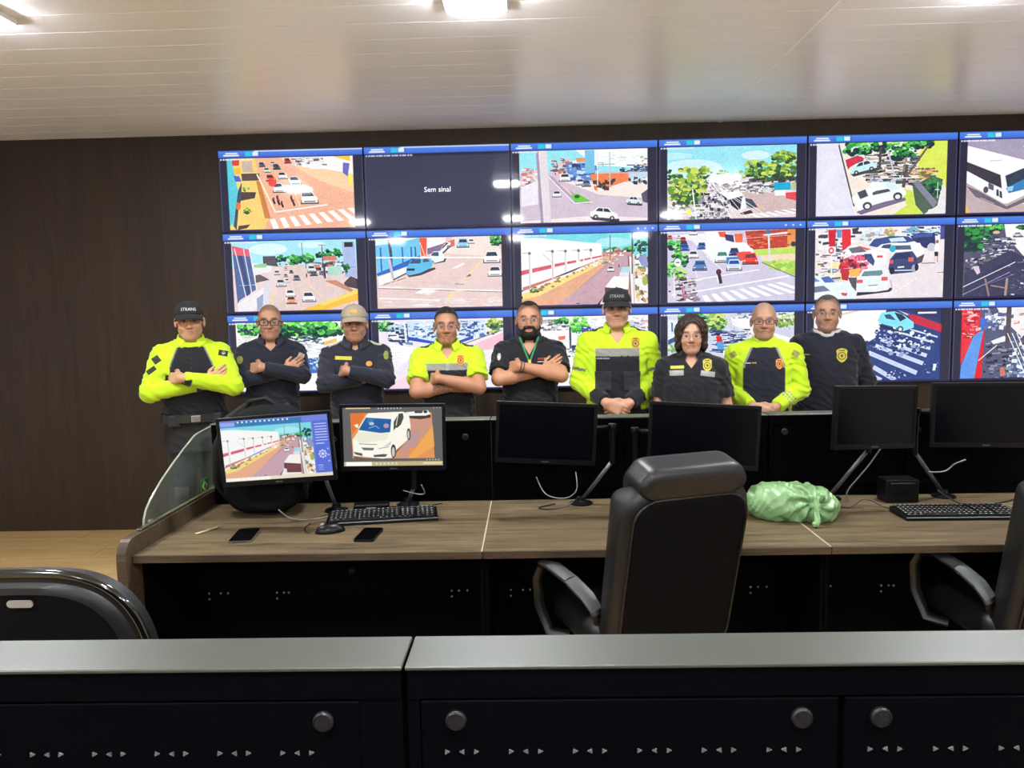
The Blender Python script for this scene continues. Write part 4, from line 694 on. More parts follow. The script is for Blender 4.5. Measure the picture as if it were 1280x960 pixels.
for j in range(3):
    for i in range(6):
        cx = GX+GW*(i+.5); cz = GZ-GH*(j+.5); w, h = GW-.005, GH-.005
        o = empty('wall_display', (cx, WALL_Y, cz)); tag(o, 'wall display showing '+DLAB[j][i] if (i, j) != (1, 0) else 'wall display with a grey no-signal screen, second in the top row', 'display', 'displays of the video wall')
        MB().bx(-w/2, w/2, -.035, -.0005, -h/2, h/2, .002).build('housing', MATS['bezel_black'], o)
        f = MB(); b = .0035
        for q in ((-w/2, w/2, h/2-b, h/2), (-w/2, w/2, -h/2, -h/2+b), (-w/2, -w/2+b, -h/2+b, h/2-b), (w/2-b, w/2, -h/2+b, h/2-b)): f.bx(q[0], q[1], -.0395, -.0352, q[2], q[3])
        f.build('bezel', MATS['bezel_black'], o)
        c = base(header_hi=(j == 0 and i < 2)); PICS[j][i](c)
        if (i, j) != (1, 0): c.grit(*DST, amp=.42)
        if j == 1 and i in (2, 3):
            c.view((0, 0, 1, 1), (0, 0, 1, 1)); [c.Rc((235, 240, 252), .86+k*.05, .04, .872+k*.05, .06) for k in range(3)]
        if (i, j) != (1, 0):
            c.view((0, 0, 1, 1), (0, 0, 1, 1)); [c.Rc((235, 238, 248), .01+k*.018, .102, .022+k*.018+.003*(k % 3), .121) for k in range(13)]
        screen_plane('screen', w-2*b-.001, h-2*b-.001, screen_mat('screen_picture', c.out(), SCREEN_POWER), o, (0, -.0385, 0))
        if (i, j) == (1, 0):
            vs, fs = text_mesh('Sem sinal', 0.052)
            mb = MB(); mb.add(vs, fs); mb.build('on_screen_text', emit('text_glow', (236, 240, 252), 0.95*SCREEN_POWER), o, fix=False).location = (0.0, -.0394, -.022)
# ------------------------------------------------------------------ organic shapes: distance fields turned into one continuous surface
def axis(*segs):
    """coordinates from (start, end, step) pieces"""
    o = [segs[0][0]]
    for a, b, s in segs:
        n = max(1, int(round((b-a)/s))); o += list(a+(b-a)*(np.arange(n)+1)/n)
    return np.array(o, np.float32)

def smin(a, b, k):
    if k <= 0: return np.minimum(a, b)
    h = np.clip(.5+.5*(b-a)/k, 0, 1); return b+(a-b)*h-k*h*(1-h)
def ell_d(X, Y, Z, c, r):
    x, y, z = (X-c[0])/r[0], (Y-c[1])/r[1], (Z-c[2])/r[2]
    k0 = np.sqrt(x*x+y*y+z*z); k1 = np.sqrt((x/r[0])**2+(y/r[1])**2+(z/r[2])**2)+1e-9
    return k0*(k0-1)/k1
def cone_d(X, Y, Z, a, b, ra, rb, want_t=False):
    d = [b[i]-a[i] for i in range(3)]; l2 = sum(v*v for v in d)+1e-12
    t = np.clip(((X-a[0])*d[0]+(Y-a[1])*d[1]+(Z-a[2])*d[2])/l2, 0, 1)
    q = np.sqrt((X-a[0]-t*d[0])**2+(Y-a[1]-t*d[1])**2+(Z-a[2]-t*d[2])**2)-(ra+(rb-ra)*t)
    return (q, t) if want_t else q
def loft_d(X, Y, Z, tab, infl=0.0, p=2.5):
    tab = np.array(tab, np.float32); z = np.clip(Z, tab[0, 0], tab[-1, 0])
    f = lambda k: np.interp(z, tab[:, 0], tab[:, k]).astype(np.float32)
    a, b, yc = f(1)+infl, f(2)+infl, f(3)
    q = (np.abs(X/a)**p+np.abs((Y-yc)/b)**p)**(1/p)
    d = (q-1)*np.minimum(a, b)
    return np.maximum(d, np.maximum(tab[0, 0]-infl-Z, Z-tab[-1, 0]-infl))

class Field:
    def __init__(s, xs, ys, zs): s.xs, s.ys, s.zs = xs, ys, zs; s.d = np.full((len(xs), len(ys), len(zs)), .5, np.float32)
    def _sl(s, lo, hi):
        r = []
        for ax, a, b in zip((s.xs, s.ys, s.zs), lo, hi): r.append(slice(max(0, np.searchsorted(ax, a)-1), np.searchsorted(ax, b)+1))
        return tuple(r)
    def _g(s, sl): return s.xs[sl[0]][:, None, None], s.ys[sl[1]][None, :, None], s.zs[sl[2]][None, None, :]
    def put(s, fn, lo, hi, k=0.0, op='+'):
        m = k+.03; sl = s._sl([v-m for v in lo], [v+m for v in hi]); X, Y, Z = s._g(sl); v = s.d[sl]
        if v.size == 0: return s
        q = fn(X, Y, Z)
        if op == '+': s.d[sl] = smin(v, q, k)
        elif op == '-': s.d[sl] = -smin(-v, q, k)
        elif op == '&': s.d[sl] = -smin(-v, -q, k)
        return s
    def ell(s, c, r, k=.0, op='+'): return s.put(lambda X, Y, Z: ell_d(X, Y, Z, c, r), [c[i]-r[i] for i in range(3)], [c[i]+r[i] for i in range(3)], k, op)
    def cone(s, a, b, ra, rb, k=.0, op='+', cut=None):
        r = max(ra, rb)
        def fn(X, Y, Z):
            d = cone_d(X, Y, Z, a, b, ra, rb)
            if cut is not None:
                p, n = cut; d = np.maximum(d, (X-p[0])*n[0]+(Y-p[1])*n[1]+(Z-p[2])*n[2])
            return d
        return s.put(fn, [min(a[i], b[i])-r for i in range(3)], [max(a[i], b[i])+r for i in range(3)], k, op)
    def loft(s, tab, infl=0., k=0., p=2.5):
        t = np.array(tab); a = t[:, 1].max()+infl; b = t[:, 2].max()+infl+abs(t[:, 3]).max()
        return s.put(lambda X, Y, Z: loft_d(X, Y, Z, tab, infl, p), (-a, -b, t[0, 0]-infl), (a, b, t[-1, 0]+infl), k)
    def mesh(s):
        d = s.d; neg = d < 0; nx, ny, nz = d.shape
        cor = [(i, j, k) for i in (0, 1) for j in (0, 1) for k in (0, 1)]
        cnt = np.zeros((nx-1, ny-1, nz-1), np.int8)
        for i, j, k in cor: cnt += neg[i:nx-1+i, j:ny-1+j, k:nz-1+k]
        act = np.argwhere((cnt > 0) & (cnt < 8)); idx = np.full(cnt.shape, -1, np.int32); idx[tuple(act.T)] = np.arange(len(act))
        I, J, K = act.T; acc = np.zeros((len(act), 3)); num = np.zeros(len(act)); co = {}
        for c in cor: co[c] = d[I+c[0], J+c[1], K+c[2]]
        ax = (s.xs, s.ys, s.zs)
        for ai in range(3):
            for c in cor:
                if c[ai]: continue
                e = list(c); e[ai] = 1; v0, v1 = co[c], co[tuple(e)]; mk = (v0 < 0) != (v1 < 0); t = np.where(mk, v0/(v0-v1+1e-12), 0)
                for q in range(3):
                    base = (I, J, K)[q]+c[q]; p0 = ax[q][base]
                    if q == ai: p0 = p0+(ax[q][base+1]-p0)*t
                    acc[:, q] += np.where(mk, p0, 0)
                num += mk
        V = acc/num[:, None]; F = []
        for ai in range(3):
            sl0 = [slice(None)]*3; sl1 = [slice(None)]*3; sl0[ai] = slice(0, -1); sl1[ai] = slice(1, None)
            ed = np.argwhere(neg[tuple(sl0)] != neg[tuple(sl1)]); b, c = (ai+1) % 3, (ai+2) % 3
            ok = (ed[:, b] > 0) & (ed[:, c] > 0) & (ed[:, b] < d.shape[b]-1) & (ed[:, c] < d.shape[c]-1); ed = ed[ok]
            q = []
            for db, dc in ((0, 0), (1, 0), (1, 1), (0, 1)):
                e = ed.copy(); e[:, b] -= db; e[:, c] -= dc; q.append(idx[tuple(e.T)])
            q = np.stack(q, 1); flip = ~neg[tuple(ed.T)]; q[flip] = q[flip][:, ::-1]; F.append(q)
        return V.astype(np.float32), np.concatenate(F)

def np_mesh(name, V, F, mats, parent=None, col=None, smooth=True, scale=1.0):
    me = bpy.data.meshes.new(name); V = V*scale; n = F.shape[1]
    me.vertices.add(len(V)); me.vertices.foreach_set('co', V.astype(np.float32).ravel())
    me.loops.add(F.size); me.loops.foreach_set('vertex_index', F.astype(np.int32).ravel())
    me.polygons.add(len(F)); me.polygons.foreach_set('loop_start', np.arange(len(F), dtype=np.int32)*n); me.polygons.foreach_set('loop_total', np.full(len(F), n, np.int32))
    me.update(calc_edges=True); me.validate()
    if smooth: me.polygons.foreach_set('use_smooth', np.ones(len(me.polygons), bool))
    if col is not None:
        a = me.color_attributes.new('Col', 'FLOAT_COLOR', 'POINT'); c = np.ones((len(V), 4), np.float32); c[:, :3] = col; a.data.foreach_set('color', c.ravel())
    return mesh_obj(name, me, parent, mats)

vcol_mat('skin', rough=0.48, spec=0.35, sss=0.06)
vcol_mat('cloth', rough=0.8, spec=0.2, bump=0.25, bscale=500, sheen=0.15)
vcol_mat('hair', rough=0.5, spec=0.3, bump=0.6, bscale=260)
mat('boot_black', (14, 13, 13), rough=0.35); mat('trouser_dark', (15, 16, 20), rough=0.85, bump=.2)
mat('belt_black', (16, 16, 17), rough=0.5); mat('buckle', (190, 190, 185), rough=0.25, metal=0.9)
mat('frame_black', (18, 16, 16), rough=0.3); mat('frame_metal', (120, 112, 105), rough=0.3, metal=0.8)
mat('lens_clear', (210, 220, 225), rough=0.08, alpha=0.03, spec=0.08)
mat('eye_white', (165, 152, 142), rough=0.35); mat('iris_dark', (34, 22, 16), rough=0.15)
mat('patch_olive_dark', (32, 34, 25), rough=.8, vary=.3, vscale=40); mat('patch_dark', (28, 30, 26), rough=0.8, vary=.3, vscale=60); mat('patch_olive', (120, 124, 60), rough=0.8, vary=.35, vscale=60); mat('patch_pale', (170, 168, 158), rough=0.8, vary=.3, vscale=60)
mat('badge_gold', (175, 138, 34), rough=0.6, vary=.12, vscale=80); mat('badge_yellow', (175, 165, 40), rough=0.7, vary=.1, vscale=80); mat('badge_orange', (205, 130, 50), rough=0.7, vary=.15, vscale=60); mat('badge_dark', (52, 42, 22), rough=0.7, vary=.3, vscale=80)
mat('band_silver', (135, 135, 130), rough=0.45, vary=.06); mat('band_yellow', (170, 170, 50), rough=0.6, vary=.08)
mat('thread_white', (205, 205, 200), rough=0.8); mat('thread_yellow', (200, 170, 40), rough=0.8); mat('thread_red', (170, 50, 40), rough=0.8)
mat('lanyard_green', (30, 130, 80), rough=0.6, vary=.2, vscale=60); mat('card_white', (225, 222, 190), rough=0.4); mat('card_yellow', (215, 190, 60), rough=0.5); mat('wrist_band', (70, 66, 62), rough=0.5)

TORSO = [(.80, .160, .105, .0), (.90, .170, .118, .0), (1.0, .160, .116, -.004), (1.10, .156, .115, -.008), (1.20, .160, .117, -.006), (1.30, .166, .116, .0), (1.37, .163, .102, .006), (1.42, .135, .082, .012), (1.46, .085, .062, .016)]
def mixp(a, b, t): return tuple(a[i]+(b[i]-a[i])*t for i in range(3))
def unit(v):
    l = math.sqrt(sum(c*c for c in v)); return tuple(c/l for c in v)
def add3(*vs): return tuple(sum(v[i] for v in vs) for i in range(3))
def mul3(v, k): return tuple(c*k for c in v)
def cross3(a, b): return (a[1]*b[2]-a[2]*b[1], a[2]*b[0]-a[0]*b[2], a[0]*b[1]-a[1]*b[0])

def hand(F, w, d, n, t, curl=.35, spread=1.0, grip=0.0):
    """palm with four unequal bent fingers and a thumb leaving the side of the palm; d = along the fingers, n = where the palm faces, t = thumb side"""
    d = unit(d); n = unit(add3(n, mul3(d, -sum(a*b for a, b in zip(n, d))))); tt = cross3(d, n); sgn = 1 if sum(a*b for a, b in zip(tt, t)) > 0 else -1; t = mul3(tt, sgn)
    for o in (-.027, -.009, .010, .027): F.cone(add3(w, mul3(t, o*.7), mul3(d, .005)), add3(w, mul3(t, o), mul3(d, .086)), .0145, .0115, .012)
    for i, (o, L) in enumerate(((.0295, .074), (.010, .082), (-.0098, .077), (-.0285, .062))):
        p = add3(w, mul3(t, o), mul3(d, .085)); a = curl*(.55+.12*i)
        for sg, rr in ((.44, (.0092, .0085)), (.31, (.0085, .0078)), (.25, (.0078, .0068))):
            dr = add3(mul3(d, math.cos(a)), mul3(n, math.sin(a)), mul3(t, (o*.7)*spread)); q = add3(p, mul3(unit(dr), L*sg)); F.cone(p, q, rr[0], rr[1], .004); p = q; a += curl*.9
    p = add3(w, mul3(d, .022), mul3(t, .024), mul3(n, .006)); q = add3(p, mul3(unit(add3(mul3(d, .75), mul3(t, .62), mul3(n, .15))), .042)); r = add3(q, mul3(unit(add3(mul3(d, .93), mul3(t, .15), mul3(n, .3))), .034))
    F.cone(p, q, .0135, .0108, .012); F.cone(q, r, .0105, .0085, .005)

def pose_of(kind, q):
    e, dz = q.get('ex', .195), q.get('dz', 0.0)
    P = {}
    if kind == 'crossed':
        P['R'] = dict(s=(.172, .005, 1.395), e=(e, -.165, 1.245+dz), w=(-.060, -.232, 1.315+dz), hd=q.get('hA', (-.62, .74, -.10)), hn=(.5, .7, -.3), ht=(0, -.3, 1), curl=.45)
        P['L'] = dict(s=(-.172, .005, 1.395), e=(-e, -.165, 1.230+dz), w=q.get('wB', (.085, -.158, 1.272+dz)), hd=q.get('hB', (.80, -.16, .52)), hn=(.35, .9, .2), ht=(-.5, 0, 1), curl=.5)
    elif kind == 'clasped':
        hz_ = q.get('hz', 1.02)
        P['R'] = dict(s=(.176, .005, 1.395), e=(.225, -.005, 1.165), w=(.062, -.205, hz_+.015), hd=(-.86, -.08, -.42), hn=(0, 1, .0), ht=(-.2, -.2, 1), curl=.5)
        P['L'] = dict(s=(-.176, .005, 1.395), e=(-.225, -.005, 1.165), w=(-.066, -.215, hz_+.02), hd=(.86, -.12, -.42), hn=(0, 1, .0), ht=(.2, -.2, 1), curl=.55)
    elif kind == 'lowclasp':
        P['R'] = dict(s=(.168, .005, 1.39), e=(.222, .0, 1.13), w=(.085, -.19, .955), hd=(-.8, -.1, -.5), hn=(0, 1, .0), ht=(0, -.2, 1), curl=.5)
        P['L'] = dict(s=(-.168, .005, 1.39), e=(-.205, .0, 1.13), w=(-.085, -.20, .96), hd=(.8, -.15, -.5), hn=(0, 1, .0), ht=(0, -.2, 1), curl=.5)
    else:
        P['R'] = dict(s=(.176, .005, 1.395), e=(.255, .055, 1.15), w=(.11, .165, 1.0), hd=(-.9, .1, -.3), hn=(0, -1, 0), ht=(0, .2, 1), curl=.4)
        P['L'] = dict(s=(-.176, .005, 1.395), e=(-.245, .055, 1.15), w=(-.11, .165, .99), hd=(.9, .15, -.3), hn=(0, -1, 0), ht=(0, .2, 1), curl=.4)
    return P

def lerp_col(base, other, w): return base*(1-w[:, None])+np.array(other, np.float32)[None]*w[:, None]
def ss(a, b, x): t = np.clip((x-a)/(b-a), 0, 1); return t*t*(3-2*t)
EZ = 1.60
def head_field(F, q):
    wd_ = q.get('hw', 1.0); jw = q.get('jaw', 1.0)
    H = lambda x, y, z: (x*wd_, y, EZ+z)
    F.ell(H(0, .015, .035), (.074*wd_, .094, .084))
    F.ell(H(0, -.018, -.035), (.0605*wd_*jw, .069, .084), .03)
    F.ell(H(0, -.046, -.092), (.036*jw, .034, .026), .03)
    for s in (-1, 1):
        F.cone(H(s*.046*jw, .006, -.056), H(s*.012, -.050, -.097), .019, .016, .025)
        F.ell(H(s*.037, -.055, -.032), (.024, .024, .026), .022)
        F.ell(H(s*.0785, .014, -.006), (.010, .019, .031), .006); F.ell(H(s*.083, .004, -.004), (.006, .010, .018), .004, '-')
    F.cone(H(-.032, -.074, .024), H(.032, -.074, .024), .0115, .0115, .016)
    for s in (-1, 1): F.ell(H(s*.031, -.095, .001), (.017, .016, .0125), .010, '-')
    F.cone(H(0, -.080, .012), H(0, -.103, -.030), .0085, .0125, .010)
    for s in (-1, 1): F.ell(H(s*.0125, -.092, -.035), (.0085, .011, .008), .006)
    F.cone(H(-.018, -.0800, -.0590), H(.018, -.0800, -.0590), .0062, .0062, .011); F.cone(H(-.015, -.0790, -.0685), H(.015, -.0790, -.0685), .0070, .0070, .011)
    F.ell(H(0, -.0885, -.0638), (.027, .0055, .0024), .003, '-')
    nk = q.get('neck', 1.0)
    F.cone(H(0, .014, -.10), H(0, .022, -.215), .054*nk, .061*nk, .022)

def person(q):
    S = q['eye']/EZ; rng = np.random.RandomState(q['seed']); P = pose_of(q['pose'], q); bw = q.get('bw', 1.0)
    tors = [(z, a*bw, b*q.get('bd', bw), y) for z, a, b, y in TORSO]
    if q.get('belly'): tors = [(z, a*(1+q['belly']*.5*math.exp(-((z-1.06)/.12)**2)), b*(1+q['belly']*math.exp(-((z-1.06)/.12)**2)), y-.02*q['belly']*math.exp(-((z-1.06)/.12)**2)) for z, a, b, y in tors]
    # --- body
    hz = [P[k]['w'][2] for k in P]; z0 = min(hz)-.12; z1 = max(hz)+.12
    zs = axis((-.02, z0, .018), (z0, z1, .0045), (z1, 1.455, .006), (1.455, 1.745, .0038)) if z1 < 1.45 else axis((-.02, z0, .018), (z0, 1.745, .004))
    F = Field(axis((-.34, -.205, .009), (-.205, .205, .0042), (.205, .34, .009)), axis((-.34, .115, .0045), (.115, .26, .008)), zs)
    head_field(F, q)
    F.loft([(z, a-.012, b-.012, y) for z, a, b, y in tors], 0, .03)
    for s in (-1, 1):
        F.cone((s*.045, .02, 1.455), (s*.155, .012, 1.41), .036, .036, .03)
        F.cone((s*.085, .0, .88), (s*.095, -.012, .50), .078, .052, .03); F.cone((s*.095, -.012, .50), (s*.10, .02, .09), .052, .036, .02); F.cone((s*.10, .03, .05), (s*.12, -.13, .03), .036, .028, .02)
    am = q.get('arm', 1.0)
    for k in P:
        a = P[k]; F.cone(a['s'], a['e'], .047*am, .040*am, .02); m_ = mixp(a['e'], a['w'], .3); F.cone(a['e'], m_, .040*am, .041*am, .012); F.cone(m_, a['w'], .041*am, .0265, .014)
        hand(F, a['w'], a['hd'], a['hn'], a['ht'], a['curl'])
    V, Q = F.mesh()
    x, y, z = V.T; zr = z-EZ; tone = np.array(lin(q['skin'])[:3], np.float32); C = np.tile(tone, (len(V), 1))
    headm = (zr > -.14) & (np.abs(x) < .11)
    C = lerp_col(C, tone*np.array([1.12, .86, .8]), .35*np.exp(-((np.abs(x)-.038)**2/.0005+(zr+.03)**2/.0006))*(y < -.03)*headm)
    C = lerp_col(C, tone*np.array([1.05, .8, .72]), .35*np.exp(-((x)**2/.0003+(zr+.03)**2/.0004))*(y < -.085)*headm)
    lip = np.exp(-((np.abs(x)/.022)**4+((zr+.0638)/.0088)**4))*(y < -.068)*headm; C = lerp_col(C, tone*np.array([.80, .58, .56]) if 'lip' not in q else np.array(lin(q['lip'])[:3]), .7*lip); mline = np.exp(-((np.abs(x)/.024)**4+((zr+.0638)/.0026)**2))*(y < -.068)*headm; C = lerp_col(C, tone*np.array([.32, .2, .2]), .75*mline)
    brow = np.exp(-(((np.abs(x)-.033)/.018)**4+((zr-.0262+.16*np.abs(np.abs(x)-.027))/.0056)**2))*(y < -.05)*headm; C = lerp_col(C, np.array(lin(q.get('browcol', (34, 24, 20)))[:3]), np.clip(1.5*brow*q.get('brow', .85), 0, .95))
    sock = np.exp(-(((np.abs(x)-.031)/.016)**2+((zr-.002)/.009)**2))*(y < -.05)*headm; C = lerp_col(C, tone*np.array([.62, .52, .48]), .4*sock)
    if q.get('stubble'):
        b = ss(-.02, -.05, zr)*(y < .01)*(1-lip)*headm; C = lerp_col(C, tone*np.array([.55, .52, .55]), q['stubble']*b)
    if q.get('scalp'):
        b = ss(0.0, .035, zr-.052+1.0*(y+.055)+.0*x)*(zr > -.05)*headm; C = lerp_col(C, np.array(lin(q.get('scalpcol', (60, 52, 48)))[:3]), q['scalp']*b)
    if q.get('tattoo'):
        a = P['L']; dd, t = cone_d(x, y, z, a['e'], a['w'], .04, .03, True)
        n_ = np.sin(x*210+np.sin(z*170)*2)*np.sin(z*190+np.sin(y*150)*2); C = lerp_col(C, np.array(lin((70, 62, 58))[:3]), .6*((n_ > .1) & (dd < .02) & (t > .45) & (t < .98)))
    body = np_mesh('person', V, Q, [MATS['skin']], None, C, scale=S)
    body.location = (q['x'], q['y'], 0); body.rotation_euler = (0, 0, R(-.9*math.degrees(math.atan2(q['x'], q['y']))+q.get('turn', 0)))
    tag(body, q['label'], 'person', 'people standing in front of the video wall')
    # --- shirt
    st = q['shirt']; t_ = st.get('ease', .012)
    G = Field(axis((-.36, .36, .006)), axis((-.33, .24, .006)), axis((st['hem']-.03, 1.535, .006)))
    ph = rng.rand(8)*6.28; amp = st.get('wrinkle', .0055)
    G.loft(tors, t_, .02)
    for s in (-1, 1): G.cone((s*.045, .02, 1.452), (s*.16, .01, 1.412), .047, .048, .03)
    for k in P:
        a = P[k]; r1 = .047*am+t_*1.0; r2 = .040*am+t_*1.1
        if st['sleeve'] == 'short':
            pt = mixp(a['s'], a['e'], st.get('slen', .62)); G.cone(a['s'], a['e'], r1, r2+.008, .025, cut=(pt, unit([a['e'][i]-a['s'][i] for i in range(3)])))
        else:
            G.cone(a['s'], a['e'], r1, r2, .022); pt = mixp(a['e'], a['w'], .93); G.cone(a['e'], a['w'], r2+.001, .0265+t_*.95, .016, cut=(pt, unit([a['w'][i]-a['e'][i] for i in range(3)])))
    X, Y, Z = G.xs[:, None, None], G.ys[None, :, None], G.zs[None, None, :]
    wv = np.sin(X*60+Z*95+np.sin(Z*38+ph[0])*1.6+ph[1])*np.sin(Y*70-Z*40+np.sin(X*44+ph[2])*1.4+ph[3])
    loc = .35+.65*np.clip(np.exp(-((Z-1.02)/.1)**2)+np.clip((np.abs(X)-.13)/.05, 0, 1), 0, 1)
    G.d += (amp*wv*loc).astype(np.float32)
    G.d = np.maximum(G.d, st['hem']-Z)
    nk = q.get('neck', 1.0)
    G.put(lambda X, Y, Z: cone_d(X, Y, Z, (0, .018, 1.40), (0, .012, 1.60), (.0635)*nk, .070*nk), (-.09, -.09, 1.435), (.09, .1, 1.6), 0, '-') if False else None
    zn = st.get('neckz', 1.445)
    d2 = np.maximum(np.maximum(np.sqrt(X**2+(Y-.014)**2)-st.get('nr', .0635*nk), zn-Z+.25*(Y-.014)), -1)
    vd = st.get('vneck', 0)
    if vd: d2 = np.minimum(d2, np.maximum(np.maximum(np.abs(X)-.05*np.clip((Z-(1.46-vd))/vd, -1, 1), (1.46-vd)-Z), np.maximum(Y+.03, -.2-Y)))
    G.d = np.maximum(G.d, -d2.astype(np.float32))
    V, Q = G.mesh(); x, y, z = V.T
    dt = loft_d(x, y, z, tors, t_); da = np.full(len(V), 9.); info = {}
    for k in P:
        a = P[k]; du, tu = cone_d(x, y, z, a['s'], a['e'], .047*am+t_, .040*am+t_, True); df, tf = cone_d(x, y, z, a['e'], a['w'], .04*am+t_, .0265+t_, True)
        dd = np.minimum(du, df); mm = dd < da; da = np.where(mm, dd, da)
        for nm, val in (('tu', tu), ('tf', tf), ('onf', df < du), ('sd', np.full(len(V), 1 if k == 'R' else -1))): info[nm] = np.where(mm, val, info.get(nm, 0))
    arm = (da < dt-.004)
    shirt = np_mesh('shirt', V, Q, [MATS['cloth']], body, st['col'](x, y, z, arm, info), scale=S)
    bvh = BVHTree.FromPolygons([tuple(v) for v in V], [tuple(f) for f in Q])
    # --- trousers, boots, belt
    T = Field(axis((-.24, .24, .009)), axis((-.2, .2, .009)), axis((.02, 1.05, .012)))
    T.loft([(.80, .150*bw, .112, 0), (.90, .165*bw, .12, 0), (1.0, .163*bw, .117, -.004), (1.03, .162*bw, .117, -.005)], .004, .03)
    for s in (-1, 1): T.cone((s*.085, 0, .88), (s*.097, -.01, .48), .092, .071, .03); T.cone((s*.097, -.01, .48), (s*.102, .02, .06), .071, .066, .02)
    Zg = T.zs[None, None, :]; T.d += .004*np.sin(T.xs[:, None, None]*50+Zg*45+ph[4])*np.sin(Zg*60+T.ys[None, :, None]*40+ph[5]); T.d = np.maximum(T.d, np.maximum(.06-Zg, Zg-1.01))
    V, Q = T.mesh(); np_mesh('trousers', V, Q, [MATS['trouser_dark']], body, scale=S)
    for s in (-1, 1):
        B = Field(axis((s*.11-.075, s*.11+.075, .009)), axis((-.22, .13, .009)), axis((-.02, .5, .010)))
        B.cone((s*.102, .022, .10), (s*.11, .035, .05), .052, .05, .02); B.cone((s*.11, .03, .045), (s*.125, -.14, .04), .05, .042, .03)
        if q.get('boots'): B.cone((s*.098, -.0, .43), (s*.102, .02, .1), .078, .060, .02); B.d = np.maximum(B.d, B.zs[None, None, :]-.42)
        B.d = np.maximum(B.d, .001-B.zs[None, None, :])
        V, Q = B.mesh(); np_mesh('boot' if q.get('boots') else 'shoe', V, Q, [MATS['boot_black']], body, scale=S)
    if q.get('boots'):
        for s in (-1, 1): MB().box((s*.097*S, -.072*S, .545*S), (.085*S, .03, .075*S), .012).build('knee_patch', MATS['patch_olive_dark'], body, 'auto')
    def ring(z, infl, n=40):
        o = []
        for i in range(n):
            th = 2*PI*i/n; c, s_ = math.cos(th), math.sin(th); tb = np.array(tors); a, b, yc = (np.interp(z, tb[:, 0], tb[:, k_]) for k_ in (1, 2, 3))
            e = (abs(c/(a+infl))**2.5+abs(s_/(b+infl))**2.5)**(-1/2.5); o.append((c*e*S, (s_*e+yc)*S, z*S))
        return o
    if q.get('belt'):
        mb = MB(); n = 40; ri = [ring(.985, .022), ring(.985, .028), ring(1.035, .028), ring(1.035, .022)]
        mb.add([p for r_ in ri for p in r_], [(a*n+i, a*n+(i+1) % n, ((a+1) % 4)*n+(i+1) % n, ((a+1) % 4)*n+i) for a in range(4) for i in range(n)])
        mb.build('belt', MATS['belt_black'], body, 'auto')
        MB().box((.01*S, -.149*S*q.get('bd', bw), 1.010*S), (.055*S, .008, .040*S), .004).build('buckle', MATS['buckle'], body)
        for px_ in (-.115, .12): MB().box((px_*S, -.115*S, 1.0*S), (.07*S, .05*S, .075*S), .008).build('belt_pouch', MATS['belt_black'], body)
    # --- collar
    if st.get('collar'):
        co = st['collar']; mb = MB(); n = 30; o_ = R(co.get('open', 22)); rw = []
        for row in range(5):
            for i in range(n):
                th = -PI/2+o_+(2*PI-2*o_)*i/(n-1); front = max(0, -math.sin(th)); c, s_ = math.cos(th), math.sin(th)
                zt = 1.512-.030*front+.010*(1-front); rr = (.0655, .0685, .0725, .083+.012*front, .096+.020*front*abs(c) )[row]
                zz = (1.448-.012*front, zt-.004, zt, zt-.022, zt-.046-.030*front)[row]
                if row == 0: rr = .064
                px_, py = c*rr*nk, .014+s_*rr*nk*(1.0 if row < 3 else .96)
                if row >= 3: zz -= .010*abs(c)
                if row >= 3:
                    h = bvh.ray_cast(Vector((px_, py-.0, 1.62)), Vector((0, 0, -1)))
                    if h[0] is not None and row == 4: zz = max(zz, h[0].z+.004)
                    h = bvh.ray_cast(Vector((px_, -1, zz)), Vector((0, 1, 0)))
                    if h[0] is not None and s_ < -.2 and h[0].y-.004 < py: py = h[0].y-.004
                rw.append((px_*S, py*S, zz*S))
        mb.add(rw, [(r_*n+i, r_*n+i+1, (r_+1)*n+i+1, (r_+1)*n+i) for r_ in range(4) for i in range(n-1)])
        ob = mb.build('collar', MATS[co['mat']], body, True); md = ob.modifiers.new('thickness', 'SOLIDIFY'); md.thickness = .003; md.offset = 0
    if st.get('band'):                                     # round ribbed neckband
        mb = MB(); nkb = st['band']; rb = st.get('nr', .0635*nk); pts = []
        for t in np.arange(36)*2*PI/36:
            hh = bvh.ray_cast(Vector((math.cos(t)*(rb+.005), .014+math.sin(t)*(rb+.005), 1.64)), Vector((0, 0, -1))); pts.append((math.cos(t)*(rb-.002)*S, (.014+math.sin(t)*(rb-.002))*S, ((hh[0].z if hh[0] is not None else 1.44)+.001)*S))
        mb.tube(pts, nkb.get('r', .008)*S, 8, closed=True); mb.build('neckband', nkb['mat'], body, True)
    # --- things sewn on
    def decal(name, poly, cx, cz, m, off=.0025, rot=0.0, label=None, rings=(1, .6, .25)):
        c_, s_ = math.cos(R(rot)), math.sin(R(rot)); n = len(poly); vs = []; fs = []; lasty = None
        def prj(px_, pz, extra=0.0):
            nonlocal lasty
            h = bvh.ray_cast(Vector((px_, -1, pz)), Vector((0, 1, 0)))
            if h[0] is not None: lasty = h[0].y
            yy = lasty if lasty is not None else -.13
            return (px_*S, (yy-off+extra)*S, pz*S)
        pc = prj(cx, cz)
        P2 = [(cx+px_*c_-pz*s_, cz+px_*s_+pz*c_) for px_, pz in poly]
        vs += [prj(a, b, off+.004) for a, b in P2]
        for k_ in rings: vs += [prj(cx+(a-cx)*k_, cz+(b-cz)*k_) for a, b in P2]
        vs.append(pc)
        for r_ in range(len(rings)): fs += [(r_*n+i, r_*n+(i+1) % n, (r_+1)*n+(i+1) % n, (r_+1)*n+i) for i in range(n)]
        b = len(rings)*n; fs += [(b+i, b+(i+1) % n, len(vs)-1) for i in range(n)]
        mb = MB(); mb.add(vs, fs); o = mb.build(name, m, body, 'auto')
        if label: o['label'] = label
        return o
